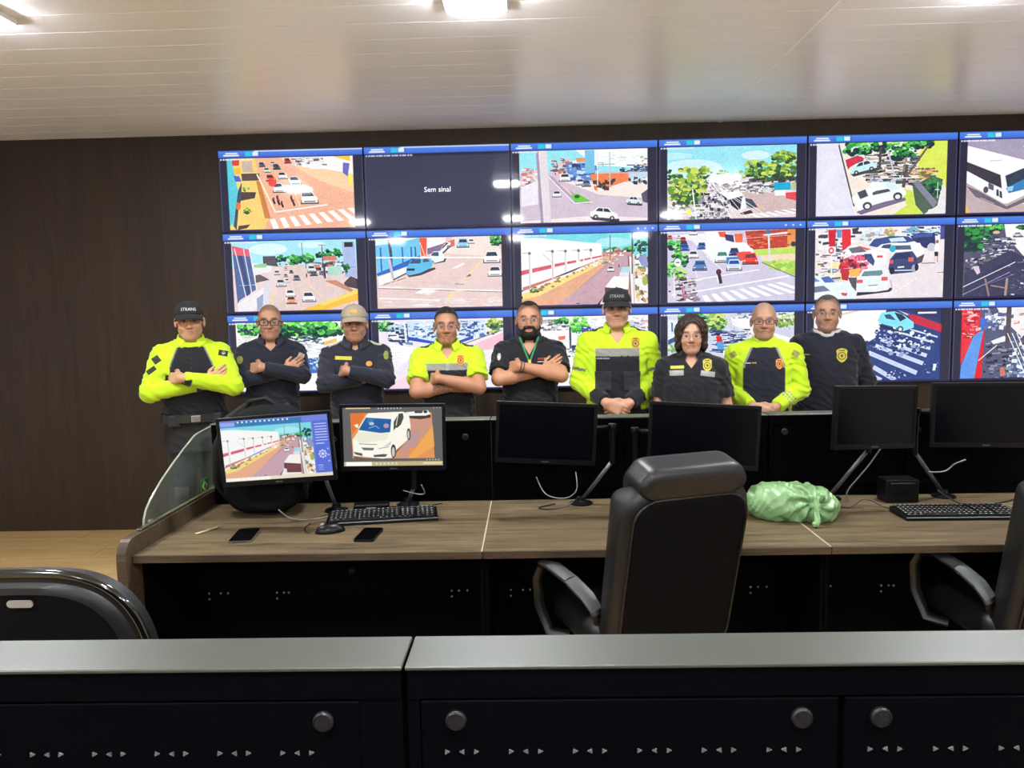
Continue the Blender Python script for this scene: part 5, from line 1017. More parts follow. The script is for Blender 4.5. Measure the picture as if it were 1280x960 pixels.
    def dens(poly, k=4):
        o = []
        for i in range(len(poly)):
            a, b = poly[i], poly[(i+1) % len(poly)]; o += [(a[0]+(b[0]-a[0])*j/k, a[1]+(b[1]-a[1])*j/k) for j in range(k)]
        return o
    rect = lambda w, h: dens([(-w/2, -h/2), (w/2, -h/2), (w/2, h/2), (-w/2, h/2)], 5)
    shield = lambda r_: dens([(-r_*.55, r_*1.0), (0, r_*1.15), (r_*.55, r_*1.0), (r_*.85, r_*.75), (r_*.75, .1*r_), (r_*.8, -.4*r_), (r_*.45, -.9*r_), (0, -1.15*r_), (-r_*.45, -.9*r_), (-r_*.8, -.4*r_), (-r_*.75, .1*r_), (-r_*.85, r_*.75)], 2)
    circ = lambda a, b=None: [(a*math.cos(t), (b or a)*math.sin(t)) for t in np.arange(16)*2*PI/16]
    for dc in q.get('decals', ()):
        k = dc[0]
        if k == 'badge':
            _, cx, cz, r_, m = dc; decal('badge', shield(r_), cx, cz, MATS[m], .003, label='embroidered badge')
            decal('badge_ring', circ(r_*.62), cx, cz-.08*r_, MATS['badge_dark'], .0045); decal('badge_emblem', circ(r_*.48), cx, cz-.08*r_, MATS[m], .006); decal('badge_crest', shield(r_*.22), cx, cz-.08*r_, MATS['badge_dark'], .0075); decal('badge_bar', rect(r_*.9, r_*.16), cx, cz+.78*r_, MATS['badge_dark'], .0045)
        elif k == 'rect': _, nm, cx, cz, w, h, rot, m, lb = dc; decal(nm, rect(w, h), cx, cz, MATS[m], .003 if nm != 'name_mark' else .0045, rot, lb)
        elif k == 'circ': _, nm, cx, cz, a, b, m, lb = dc; decal(nm, circ(a, b), cx, cz, MATS[m], .003, 0, lb)
        elif k == 'line':                                  # short row of tiny embroidered letters
            _, nm, cx, cz, w, h, m, lb = dc; n = max(3, int(w/(h*1.1)))
            mb = MB()
            for i in range(n):
                xx = cx-w/2+w*(i+.5)/n; hh = bvh.ray_cast(Vector((xx, -1, cz)), Vector((0, 1, 0)))
                if hh[0] is None: continue
                mb.box((xx*S, (hh[0].y-.0015)*S, cz*S), (w/n*.72*S, .002, h*(.75+.25*((i*7) % 3)/2)*S))
            if mb.v: ob = mb.build(nm, MATS[m], body); ob['label'] = lb
        elif k == 'buttons':
            _, cx, zs_ = dc
            mb = None
            for zz in zs_:
                hh = bvh.ray_cast(Vector((cx, -1, zz)), Vector((0, 1, 0)))
                if hh[0] is not None: MB().lathe([(.0055*S, 0), (.0055*S, .002), (.003*S, .003)], (cx*S, (hh[0].y-.0005)*S, zz*S), 10, Matrix.Rotation(R(90), 3, 'X')).build('button', MATS['belt_black'], body)
        elif k == 'lanyard':
            for s in (-1, 1):
                pts = []
                for i in range(12):
                    t = i/11; px_ = s*(.060*(1-t)**1.0+.002); pz = 1.49-(.155)*t; hh = bvh.ray_cast(Vector((px_, -1, pz)), Vector((0, 1, 0))); yy = hh[0].y if hh[0] is not None else -.06
                    yy = min(yy-.005, -.055-.07*t); pts.append((px_*S, yy*S, pz*S))
                mb = MB()
                for i in range(11):
                    a, b = Vector(pts[i]), Vector(pts[i+1]); mb.box((a+b)/2, (.011*S, .002, (b-a).length*1.04), 0, Matrix.Rotation(math.atan2((b-a).x, -(b-a).z)*-1.0, 3, 'Y') if True else None)
                mb.build('lanyard', MATS['lanyard_green'], body)
            hh = bvh.ray_cast(Vector((0, -1, 1.31)), Vector((0, 1, 0))); yy = min(hh[0].y if hh[0] is not None else -.14, -.13)-.008
            MB().box((0, yy*S, 1.325*S), (.020*S, .004, .045*S), .001).build('lanyard_clip', MATS['card_yellow'], body); MB().box((-.006*S, (yy-.003)*S, 1.296*S), (.022*S, .003, .032*S), .001).build('badge_card', MATS['card_white'], body)
        elif k == 'wristband':
            a = P['R']; mb = None
            for tt in (.93, 1.0):
                c_ = Vector(mixp(a['e'], a['w'], tt)); ax = (Vector(a['w'])-Vector(a['e'])).normalized(); u = ax.orthogonal().normalized(); v_ = ax.cross(u)
                MB().tube([(c_+(u*math.cos(t)+v_*math.sin(t))*.0305)*S for t in np.arange(20)*2*PI/20], .0035*S, 6, closed=True).build('bracelet', MATS['wrist_band'], body, True)
        elif k == 'epaulette':
            _, m = dc
            for s in (-1, 1):
                vs = []
                for j in range(5):
                    for i in range(3):
                        px_ = s*(.085+.085*j/4); py = -.025+.045*i/2+.01; hh = bvh.ray_cast(Vector((px_, py, 1.7)), Vector((0, 0, -1))); zz = hh[0].z if hh[0] is not None else 1.45; vs.append((px_*S, py*S, (zz+.004)*S))
                mb = MB(); mb.add(vs, [(j*3+i, j*3+i+1, (j+1)*3+i+1, (j+1)*3+i) for j in range(4) for i in range(2)]); ob = mb.build('epaulette', MATS[m], body, True); md = ob.modifiers.new('thickness', 'SOLIDIFY'); md.thickness = .006; md.offset = -1
        elif k == 'pocket':
            _, cx, cz, w, h, m = dc; decal('pocket', rect(w, h), cx, cz, MATS[m], .006); decal('pocket_flap', rect(w*1.05, h*.28), cx, cz+h*.46, MATS[m], .010)
    # --- eyes
    for s in (-1, 1):
        wx = q.get('hw', 1.0); c = Vector((s*.031*wx, -.0745, EZ+.001))
        mb = MB(); mb.lathe([(.0001, -.0125)]+[(.0125*math.sin(a), -.0125*math.cos(a)) for a in np.arange(1, 8)*PI/8]+[(.0001, .0125)], (0, 0, 0), 12)
        e = MB(); e.add([(Vector(v)+c)*S for v in mb.v], mb.f); eo = e.build('eye', MATS['eye_white'], body, True)
        i_ = MB(); i_.lathe([(.0062*S, 0), (.0058*S, .0012*S), (.003*S, .002*S)], (c+Vector((0, -.0112, -.0003)))*S, 12, Matrix.Rotation(R(90), 3, 'X')); i_.build('iris', MATS['iris_dark'], eo)
        # lids: two thin shells over the ball
        for up in (1, -1):
            vs = []
            for j in range(4):
                for i in range(9):
                    az = R(-72+144*i/8); a0 = R(9 if up > 0 else -12); el = a0+up*R(58)*j/3; el = el*(1-.45*(abs(az)/R(72))**2) if j == 0 else el
                    rr = .0139; vs.append((c+Vector((rr*math.sin(az)*math.cos(el), -rr*math.cos(az)*math.cos(el), rr*math.sin(el))))*S)
            V_ = np.array([tuple(v) for v in vs], np.float32); Fq = np.array([(j*9+i, j*9+i+1, (j+1)*9+i+1, (j+1)*9+i) for j in range(3) for i in range(8)])
            np_mesh('eyelid', V_, Fq, [MATS['skin']], body, np.where((np.arange(len(V_)) < 9)[:, None]*(up > 0), np.array(lin((28, 20, 17))[:3])[None], tone[None]*np.array([.80, .70, .66])[None]).astype(np.float32))
    # --- glasses
    g = q.get('glasses')
    if g:
        gm = MATS[g['mat']]; r_ = g.get('r', .0018); wx = q.get('hw', 1.0); root = None; mb = MB()
        yf = -.108
        for s in (-1, 1):
            pl = rrect(g.get('w', .049), g.get('h', .034), g.get('rad', .012), 4); mb.tube([((s*.033*wx+a)*S, (yf+.006*(abs(s*.033+a)/.06)**2)*S, (EZ-.001+b)*S) for a, b in pl], r_*S, 6, closed=True)
            mb.tube([(s*.058*wx*S, (yf+.007)*S, (EZ+.006)*S), (s*.073*wx*S, (yf+.03)*S, (EZ+.006)*S), (s*.083*wx*S, -.01*S, (EZ+.006)*S), (s*.083*wx*S, .02*S, (EZ-.006)*S)], r_*S, 6)
        mb.tube([(-.010*S, yf*S, (EZ+.004)*S), (0, (yf-.004)*S, (EZ+.007)*S), (.010*S, yf*S, (EZ+.004)*S)], r_*S, 6)
        go = mb.build('glasses', gm, body, True)
        for s in (-1, 1):
            pl = rrect(g.get('w', .049)-.001, g.get('h', .034)-.001, g.get('rad', .012), 4); MB().prism([((s*.033*wx+a)*S, (EZ-.001+b)*S) for a, b in pl], (yf+.003)*S, (yf+.0042)*S).build('lens', MATS['lens_clear'], go)
    # --- hair
    hr = q.get('hair'); wx = q.get('hw', 1.0)
    if hr:
        F = Field(axis((-.125, .125, .004)), axis((-.125, .155, .004)), axis((1.42, 1.76, .004))); t = hr.get('t', .007)
        F.ell((0, .015, EZ+.035), (.074*wx+(t if hr['kind'] == 'bob' else .0035), .094+t*.8, .084+t))
        X, Y, Z = F.xs[:, None, None], F.ys[None, :, None], F.zs[None, None, :]-EZ
        if hr['kind'] == 'bob':
            for s in (-1, 1):
                F.cone((s*.066, .0, EZ+.04), (s*.078, .0, EZ-.070), .032, .026, .03); F.cone((s*.05, .05, EZ+.02), (s*.062, .05, EZ-.085), .05, .036, .03)
            F.ell((0, .06, EZ-.03), (.085, .062, .085), .03)
            F.d += .0045*np.sin(X*120+np.sin(Z*60)*2.2)*np.sin(Y*90+Z*45)
            cutf = ell_d(X, Y, Z, (.006, -.085, -.025), (.067, .085, .112)); F.d = np.maximum(F.d, -cutf); F.d = np.maximum(F.d, -(np.maximum(np.sqrt(X**2+(Y-.01)**2)-.055, Z+.06)))
        else:
            hl = hr.get('line', .072); rec = hr.get('rec', 0.0)
            lim = (Z-hl)+hr.get('slope', 1.1)*(Y+.062)-rec*np.clip(1-np.abs(np.abs(X)-.045)/.03, 0, 1)-.25*np.clip(np.abs(X)-.06, 0, 1)
            F.d = np.maximum(F.d, -lim*.6); F.d += .0012*np.sin(X*300+Z*120)*np.sin(Y*260+Z*200); F.d = np.maximum(F.d, -.075-Z)
        V, Q = F.mesh(); hc = np.array(lin(hr['col'])[:3], np.float32); n_ = np.sin(V[:, 0]*400+V[:, 2]*150)*np.sin(V[:, 1]*300)
        np_mesh('hair', V, Q, [MATS['hair']], body, hc[None]*(1+.25*n_[:, None]), scale=S)
    if q.get('beard'):
        F = Field(axis((-.09, .09, .004)), axis((-.12, .07, .004)), axis((1.45, 1.62, .004))); H = lambda x, y, z: (x*wx, y, EZ+z)
        F.ell(H(0, -.018, -.035), (.0675*wx, .075, .090)); F.ell(H(0, -.047, -.097), (.044, .040, .033), .03)
        for s in (-1, 1): F.cone(H(s*.052, .0, -.055), H(s*.016, -.052, -.10), .025, .022, .02)
        F.cone(H(-.022, -.090, -.050), H(.022, -.090, -.050), .006, .006, .006)
        X, Y, Z = F.xs[:, None, None], F.ys[None, :, None], F.zs[None, None, :]-EZ
        F.d = np.maximum(F.d, np.maximum(Z+.038-.7*np.clip(np.abs(X)-.048, 0, .05), Y+.004)); F.d = np.maximum(F.d, -ell_d(X, Y, Z, (0, -.10, -.0655), (.024, .05, .011)))
        F.d = np.maximum(F.d, -ell_d(X, Y, Z, (0, -.095, -.015), (.044, .06, .030))); F.d += .001*np.sin(X*350)*np.sin(Z*330+Y*200)
        V, Q = F.mesh(); np_mesh('beard', V, Q, [MATS['hair']], body, np.tile(np.array(lin(q['beard'])[:3], np.float32), (len(V), 1)), scale=S)
    # --- cap
    cpq = q.get('cap')
    if cpq:
        cc, cr_ = Vector((0, .010, EZ+.040)), Vector((.0845*wx, .1055, .088)); mb = MB(); nu, nv = 36, 10
        def cp_(i, j):
            th = 2*PI*i/nu; el = PI/2*j/(nv-1)*.995; seam = 1-.012*max(0, 1-abs(((th/(PI/3)) % 1)-.5)*-8-4.0) if False else 1.0
            fr = 1+.06*max(0, -math.sin(th))*math.sin(2*el)
            return Vector((cc.x+cr_.x*math.cos(th)*math.cos(el)**.85*seam, cc.y+cr_.y*math.sin(th)*math.cos(el)**.85*fr, cc.z+cr_.z*math.sin(el)-.006*(1-j/(nv-1))*0))*S
        mb.grid(cp_, nu, nv, True); ob = mb.build('cap', MATS[cpq['mat']], body, True); md = ob.modifiers.new('thickness', 'SOLIDIFY'); md.thickness = .002; md.offset = -1; cap = ob
        bl = MB(); n1, n2 = 15, 6
        def br(i, j):
            u = -1+2*i/(n1-1); th = -PI/2+u*R(62); r0x, r0y = cr_.x*.99, cr_.y*1.0; bx_, by = r0x*math.cos(th), cc.y+r0y*math.sin(th)
            L = .068*math.cos(u*R(80))**.6; t = j/(n2-1); dx = bx_*(1+.06*t); dy = by-L*t
            return Vector((dx, dy, cc.z+.004-.026*t-.020*u*u*(.4+.6*t)))*S
        bl.grid(br, n1, n2); ob = bl.build('brim', MATS[cpq.get('brim', cpq['mat'])], cap, True); md = ob.modifiers.new('thickness', 'SOLIDIFY'); md.thickness = .004; md.offset = 0
        MB().lathe([(.006*S, 0), (.005*S, .004*S), (.001, .006*S)], (0, cc.y*S, (cc.z+cr_.z-.001)*S), 10).build('button', MATS[cpq['mat']], cap)
        if cpq.get('text'):
            vs, fs = text_mesh(cpq['text'], .026); pv = []
            xs_ = [v[0] for v in vs]; wtx = max(xs_)-min(xs_)
            for vx, _, vz in vs:
                th = -PI/2+vx*1.12/.095; zz = .034+vz*1.0; el = math.asin(min(.98, zz/cr_.z)); fr = 1+.06*max(0, -math.sin(th))*math.sin(2*el)
                pv.append(Vector((cc.x+(cr_.x+.0015)*math.cos(th)*math.cos(el)**.85, cc.y+(cr_.y+.0015)*math.sin(th)*math.cos(el)**.85*fr, cc.z+zz))*S)
            mb = MB(); mb.add(pv, fs); ob = mb.build('cap_lettering', MATS[cpq.get('textmat', 'thread_white')], cap, fix=False); ob['label'] = 'raised lettering across the cap front'
        elif cpq.get('emblem'):
            mb = MB(); mb.box((0, (cc.y-cr_.y*.93)*S, (cc.z+.040)*S), (.045*S, .004, .022*S), .001, (R(-24), 0, 0)); mb.build('cap_emblem', MATS['badge_gold'], cap)
    return body

HV = np.array(lin((170, 203, 28))[:3], np.float32); NAVY = np.array(lin((27, 29, 41))[:3], np.float32); BLK = np.array(lin((21, 22, 27))[:3], np.float32); SIL = np.array(lin((125, 125, 118))[:3], np.float32); WHT = np.array(lin((215, 212, 205))[:3], np.float32)
mat('collar_hv', (170, 203, 28), rough=.8); mat('collar_navy', (27, 29, 41), rough=.8); mat('collar_black', (21, 22, 27), rough=.8); mat('cap_black', (22, 22, 25), rough=.85, bump=.3); mat('cap_beige', (150, 140, 122), rough=.85, bump=.3); mat('cap_brim_brown', (150, 138, 118), rough=.85); mat('undershirt_white', (175, 173, 168), rough=.85); mat('collar_dark_lining', (30, 32, 38), rough=.8)
def pick(n, *rules):
    """colour per vertex: later rules win"""
    c = np.zeros((n, 3), np.float32)
    for w, col in rules: c = c*(1-w[:, None])+col[None]*w[:, None]
    return c
one = lambda x: np.ones_like(x)
def raglan(x, y, z, edge=.105, k=.5): return np.maximum(ss(-.004, .004, np.abs(x)-(edge+k*np.clip(1.40-z, -.06, .14))), 0)
def col_p1(x, y, z, arm, f):
    rag = np.maximum(ss(-.003, .003, np.abs(x)-(.092+.40*np.clip(1.42-z, -.2, .08)))*(z > 1.28), arm*1.0)
    lab = ss(-.003, .003, np.abs(x)-(.083+.40*np.clip(1.42-z, -.2, .08)))*(z > 1.33)*(y < .02)
    cuff = arm*f['onf']*((f['tf'] > .80)*(f['tf'] < .98)*(z < 1.255)+((f['tf'] > .15)*(f['tf'] < .9)*(f['sd'] < 0)*(z < 1.145)))
    return pick(len(x), (one(x), BLK), (lab, SIL), (rag, HV), ((z > 1.445)*1.0, HV), (np.clip(cuff, 0, 1)*1.0, BLK))
def plain(c): return lambda x, y, z, arm, f: np.tile(c, (len(x), 1))
def col_p4(x, y, z, arm, f):
    return pick(len(x), (one(x), BLK), ((z > 1.325)*1.0, SIL), (ss(1.366, 1.370, z), HV), (arm*(np.abs(x) > .10)*1.0, HV))
def col_p6(x, y, z, arm, f):
    seg = arm*((~f['onf'].astype(bool))*(f['tu'] > .66)*(f['tu'] < .74))*1.0
    cuff = arm*f['onf']*(f['tf'] > .62)
    side = ss(-.003, .003, np.abs(x)-(.130+.05*np.clip(1.16-z, 0, 1)))*(z > 1.0)
    return pick(len(x), (one(x), BLK), ((z > 1.322)*1.0, SIL), (ss(1.366, 1.370, z), HV), (np.maximum(arm*1.0, side), HV), (seg, SIL*.6), (cuff*1.0, BLK))
def col_p8(x, y, z, arm, f):
    rag = np.maximum(ss(-.003, .003, np.abs(x)-(.098+.42*np.clip(1.40-z, -.2, .07)+.25*np.clip(1.14-z, 0, 1)))*(z > 1.0), arm*1.0); lab = ss(-.003, .003, np.abs(x)-(.084+.42*np.clip(1.40-z, -.2, .07)))*(z > 1.31)
    sl = arm*f['onf']*(f['sd'] > 0)*(f['tf'] > .45)*(f['tf'] < .7)*(np.sin(x*260)*np.sin(z*240) > .1)
    return pick(len(x), (one(x), NAVY*.85), (lab, SIL), (rag, HV), ((z > 1.437)*1.0, HV), (sl*1.0, SIL))
PEOPLE = [
 dict(px=237, ey=402, y=4.66, seed=1, pose='crossed', ex=.235, dz=-.045, bw=1.06, hw=1.03, jaw=1.03, arm=1.08, skin=(182, 138, 108), stubble=.15, boots=True, belt=True, cap=dict(mat='cap_black', text='STRANS'),
      label='person in black cap and yellow hi-vis sleeves, arms folded, farthest left',
      shirt=dict(hem=.98, sleeve='long', col=col_p1, collar=dict(mat='collar_hv', open=26), ease=.013),
      decals=[('buttons', 0, (1.375, 1.345, 1.315)), ('rect', 'sleeve_patch', -.195, 1.375, .042, .042, 35, 'patch_dark', 'dark square patch'), ('rect', 'sleeve_patch', -.222, 1.315, .055, .028, 35, 'patch_dark', 'dark patch with a stripe'), ('rect', 'sleeve_patch', .185, 1.40, .055, .034, -12, 'patch_dark', 'dark flag patch'), ('circ', 'patch_disc', .187, 1.402, .011, .011, 'patch_pale', None)]),
 dict(px=337, ey=403, y=5.0, seed=2, pose='crossed', ex=.195, skin=(172, 128, 102), scalp=.55, stubble=.2, hw=1.0, glasses=dict(mat='frame_black', r=.0030, w=.052, h=.036, rad=.009),
      label='person with shaved head and black-framed glasses, plain dark blue shirt, arms folded', shirt=dict(hem=.96, sleeve='long', col=plain(NAVY), vneck=.05, collar=dict(mat='collar_navy', open=28)),
      decals=[('circ', 'sleeve_patch', -.195, 1.36, .020, .025, 'patch_olive', 'olive round patch'), ('rect', 'sleeve_patch', .195, 1.375, .04, .03, -25, 'patch_pale', 'pale patch'), ('epaulette', 'collar_navy')]),
 dict(px=443, ey=405, y=4.78, hA=(-.35, .92, -.12), hB=(.5, .85, .1), wB=(.05, -.150, 1.25), seed=3, pose='crossed', ex=.19, skin=(166, 122, 98), stubble=.35, hw=1.02, jaw=1.06, cap=dict(mat='cap_beige', emblem=True, brim='cap_brim_brown'),
      label='person in beige cap and dark blue shirt with a yellow name strip, arms folded', shirt=dict(hem=.96, sleeve='long', col=plain(NAVY*1.05), vneck=.03, collar=dict(mat='collar_navy', open=16)),
      decals=[('rect', 'name_strip', -.075, 1.385, .105, .022, -3, 'badge_yellow', 'yellow name strip'), ('circ', 'chest_patch', .085, 1.345, .020, .017, 'badge_orange', 'small orange patch'), ('epaulette', 'patch_pale'), ('circ', 'sleeve_patch', .195, 1.395, .017, .028, 'patch_olive', 'round olive patch')]),
 dict(px=558, ey=408, y=4.68, hA=(-.45, .88, -.1), hB=(.85, .35, -.05), wB=(.03, -.165, 1.22), seed=4, pose='crossed', ex=.195, dz=-.03, arm=1.12, skin=(164, 116, 90), stubble=.25, tattoo=True, scalp=.72, scalpcol=(38, 32, 30), hair=dict(kind='short', t=.008, col=(34, 30, 29), line=.086, slope=.62, rec=.012), glasses=dict(mat='frame_metal', r=.0014, w=.046, h=.032),
      label='person in short-sleeved yellow hi-vis shirt, dark hair, tattooed folded forearms', shirt=dict(hem=.95, sleeve='short', slen=.72, col=col_p4, vneck=.07, collar=dict(mat='collar_hv', open=24), ease=.016),
      decals=[('badge', .085, 1.385, .030, 'badge_orange'), ('rect', 'band_seam', 0, 1.345, .02, .042, 0, 'band_silver', None), ('line', 'name_mark', -.075, 1.305, .06, .008, 'band_silver', 'pale name mark'), ('epaulette', 'patch_dark')]),
 dict(px=661, ey=400, y=4.84, seed=5, pose='crossed', ex=.20, arm=1.1, bw=1.04, hw=1.04, jaw=1.08, skin=(176, 126, 97), beard=(24, 19, 18), scalp=.7, scalpcol=(36, 28, 26), hair=dict(kind='short', t=.006, col=(30, 24, 23), line=.096, slope=.62, rec=.035), glasses=dict(mat='frame_metal', r=.0015, w=.048, h=.036, rad=.016),
      label='bearded person in black polo shirt with green lanyard and bracelet, arms folded', shirt=dict(hem=.94, sleeve='short', slen=.78, col=plain(BLK), vneck=.085, collar=dict(mat='collar_black', open=26), ease=.015),
      decals=[('lanyard',), ('wristband',), ('line', 'shirt_lettering', -.085, 1.338, .055, .009, 'thread_white', 'white lettering'), ('line', 'shirt_lettering', -.088, 1.325, .045, .007, 'thread_white', 'white lettering'), ('line', 'shirt_lettering', .07, 1.352, .035, .016, 'thread_red', 'red lettering'), ('line', 'shirt_lettering', .105, 1.352, .03, .014, 'band_silver', 'grey lettering'), ('line', 'shirt_lettering', .085, 1.333, .07, .006, 'thread_white', 'white lettering'), ('circ', 'sleeve_patch', -.195, 1.37, .012, .022, 'patch_pale', 'pale patch')]),
 dict(px=771, ey=386, y=4.68, seed=6, pose='clasped', hz=1.03, bw=1.05, arm=1.08, hw=1.02, skin=(178, 134, 110), cap=dict(mat='cap_black', text='STRANS', textmat='band_silver'),
      label='tall person in black cap and yellow hi-vis jacket with grey chest band, hands clasped', shirt=dict(hem=.93, sleeve='long', col=col_p6, vneck=.07, collar=dict(mat='collar_hv', open=30), ease=.018),
      decals=[('badge', .108, 1.395, .032, 'badge_gold'), ('line', 'name_mark', -.085, 1.308, .08, .010, 'band_silver', 'pale name mark'), ('pocket', -.085, 1.17, .095, .10, 'collar_black'), ('pocket', .085, 1.17, .095, .10, 'collar_black'), ('epaulette', 'patch_dark')]),
 dict(px=864, ey=420, y=4.44, seed=7, pose='lowclasp', skin=(184, 138, 112), lip=(150, 78, 80), hw=.98, jaw=.98, neck=.88, bw=1.04, belly=.08, arm=1.02, brow=.6, hair=dict(kind='bob', t=.022, col=(46, 32, 28)), glasses=dict(mat='frame_metal', r=.0014, w=.052, h=.030, rad=.010),
      label='woman with dark bobbed hair and glasses, black short-sleeved shirt with silver strips', shirt=dict(hem=.92, sleeve='short', slen=.72, col=plain(BLK), vneck=.065, collar=dict(mat='collar_black', open=26), ease=.016),
      decals=[('badge', .098, 1.415, .034, 'badge_yellow'), ('rect', 'name_strip', -.088, 1.403, .085, .018, 3, 'band_yellow', 'yellow strip'), ('rect', 'reflective_strip', -.092, 1.368, .088, .032, 3, 'band_silver', 'silver reflective strip'), ('rect', 'reflective_strip', .100, 1.362, .088, .032, -9, 'band_silver', 'silver reflective strip'), ('buttons', 0, (1.29, 1.22, 1.15))]),
 dict(px=955, ey=402, y=4.66, seed=8, pose='clasped', hz=1.055, bw=1.0, arm=1.05, skin=(166, 124, 102), scalp=.35, scalpcol=(120, 112, 106), stubble=.1, browcol=(80, 70, 66), brow=.5, glasses=dict(mat='frame_black', r=.0020, w=.048, h=.032, rad=.010),
      label='person with short grey hair and glasses, dark shirt with yellow hi-vis sleeves, hands clasped', shirt=dict(hem=.93, sleeve='long', col=col_p8, band=dict(mat=MATS['collar_hv'], r=.012, z=1.465), ease=.014),
      decals=[('badge', .092, 1.335, .028, 'badge_orange'), ('line', 'name_mark', -.095, 1.34, .03, .007, 'thread_white', 'white name mark'), ('line', 'name_mark', -.06, 1.342, .03, .008, 'thread_yellow', 'yellow name mark'), ('buttons', 0, (1.40, 1.36)), ('rect', 'sleeve_patch', -.19, 1.39, .045, .036, 35, 'patch_olive', 'olive flag patch'), ('rect', 'sleeve_patch', .19, 1.395, .045, .036, -35, 'patch_olive', 'olive flag patch')]),
 dict(px=1034, ey=392, y=4.95, seed=9, pose='behind', bw=1.12, bd=1.08, hw=1.04, jaw=1.05, skin=(168, 126, 104), stubble=.2, scalp=.6, scalpcol=(70, 64, 62), hair=dict(kind='short', t=.005, col=(72, 66, 64), line=.094, slope=.6, rec=.025), glasses=dict(mat='frame_metal', r=.0014, w=.046, h=.030),
      label='person in dark long-sleeved top with white undershirt neckline and yellow badge, farthest right', shirt=dict(hem=.92, sleeve='long', col=plain(NAVY*.85), neckz=1.415, nr=.078, band=dict(mat=MATS['undershirt_white'], r=.013, z=1.452, rad=.070), ease=.014),
      decals=[('badge', .088, 1.33, .040, 'badge_yellow'), ('line', 'name_mark', -.125, 1.335, .04, .007, 'thread_yellow', 'yellow name mark')]),
]
def at_y(px, py, Y):
    d = Fv+Rv*((px-640)/960)-Uv*((py-480)/960); t = Y/d.y; return Vector((0, 0, CAM_H))+d*t
for q in PEOPLE:
    p = at_y(q['px'], q['ey'], q['y']); q['x'] = p.x
    f_ = at_y(q['px'], q['ey'], q['y']-.1); q['eye'] = f_.z   # the eyes sit a little in front of the body axis
    person(q)
# ------------------------------------------------------------------ glass screen at the end of the left console
mat('glass_edge', (140, 148, 128), rough=0.15, spec=0.8)
mat('glass_clear', (200, 225, 210), rough=0.02, spec=0.4, alpha=0.035)
mat('flag_green', (30, 130, 70), rough=.5); mat('flag_yellow', (220, 200, 60), rough=.5); mat('flag_blue', (40, 60, 130), rough=.5)
gl = empty('glass_screen', (-1.487, 2.66, 0)); tag(gl, 'clear glass side screen with pale polished edge on the left desk end', 'glass panel')
pf = [(.185, .77), (.178, .80), (.185, .835), (.205, .865), (.24, .893), (.33, .945), (.43, .99), (.55, 1.038), (.665, 1.078), (.70, 1.083), (.86, 1.095), (.86, .76)]
MB().prism(pf, -.004, .004, Matrix(((0, 1, 0), (1, 0, 0), (0, 0, 1)))).build('pane', MATS['glass_clear'], gl)
MB().tube([(0, y, z) for y, z in pf[:-1]], .0042, 8).build('polished_edge', MATS['glass_edge'], gl, True)
for y, z in ((.24, .80), (.74, .80)):
    MB().box((-.001, y, z), (.018, .02, .035), .003).build('clamp', MATS['steel'], gl)
st_ = MB().bx(.0042, .0052, .69, .77, .805, .87).build('flag_sticker', MATS['flag_green'], gl); st_['label'] = 'green flag sticker'
MB().prism([(.70, .8375), (.73, .815), (.76, .8375), (.73, .86)], .0053, .0060, Matrix(((0, 1, 0), (1, 0, 0), (0, 0, 1)))).build('flag_diamond', MATS['flag_yellow'], st_)
MB().lathe([(.012, 0), (.012, .0006), (.002, .0008)], (.0060, .73, .8375), 14, Matrix.Rotation(R(90), 3, 'Y')).build('flag_disc', MATS['flag_blue'], st_)

# ------------------------------------------------------------------ office chairs
mat('leather_black', (20, 20, 22), rough=0.42, spec=0.4, vary=.1, bump=.25, bscale=160)
mat('leather_panel', (10, 10, 12), rough=0.7, spec=0.05, vary=.12, bump=.3, bscale=200)
mat('plastic_black', (13, 13, 14), rough=0.35, spec=0.5); mat('armpad_grey', (60, 64, 62), rough=0.45, spec=0.45); mat('gloss_black', (12, 12, 13), rough=0.12, spec=0.7, coat=.5)
mat('chrome', (150, 150, 152), rough=0.35, metal=.35)
def rr_d(U, V, w, h, r): qx, qz = np.abs(U)-(w-r), np.abs(V)-(h-r); return np.sqrt(np.maximum(qx, 0)**2+np.maximum(qz, 0)**2)+np.minimum(np.maximum(qx, qz), 0)-r
def slab(F, c, w, h, t, rc, re, k=0.0, op='+', bulge=0.0):
    """cushion: rounded rectangle in x-z, half sizes w,h, half thickness t along y"""
    def fn(X, Y, Z):
        d2 = rr_d(X-c[0], Z-c[2], w-re, h-re, rc); b = bulge*np.clip(1-((X-c[0])/w)**2, 0, 1)*np.clip(1-((Z-c[2])/h)**2, 0, 1); dy = np.abs(Y-c[1])-(t-re)-b
        return np.sqrt(np.maximum(d2, 0)**2+np.maximum(dy, 0)**2)+np.minimum(np.maximum(d2, dy), 0)-re
    return F.put(fn, (c[0]-w, c[1]-t-bulge, c[2]-h), (c[0]+w, c[1]+t+bulge, c[2]+h), k, op)
def star_base(t, m, zc=.0):
    for i in range(5):
        a = 2*PI*i/5+.3; c, s = math.cos(a), math.sin(a)
        lg = MB().tube([(.03*c, .03*s, .115), (.16*c, .16*s, .105), (.30*c, .30*s, .075)], [.024, .02, .014], 8).build('base_leg', m, t, True)
        w = MB()
        for o in (-.013, .013): w.lathe([(.024, -.009), (.027, -.005), (.027, .005), (.024, .009)], (.30*c-s*o*1.0, .30*s+c*o, .028), 14, Matrix.Rotation(a, 3, 'Z') @ Matrix.Rotation(R(90), 3, 'X'))
        w.tube([(.30*c, .30*s, .028), (.30*c, .30*s, .08)], .007, 6); w.build('caster', MATS['plastic_black'], lg, 'auto')
    MB().lathe([(.04, .09), (.042, .14), (.03, .15), (.028, .26), (.018, .262), (.018, .40), (.0185, .41)], (0, 0, 0), 18).build('gas_lift', MATS['plastic_black'], t, 'auto')
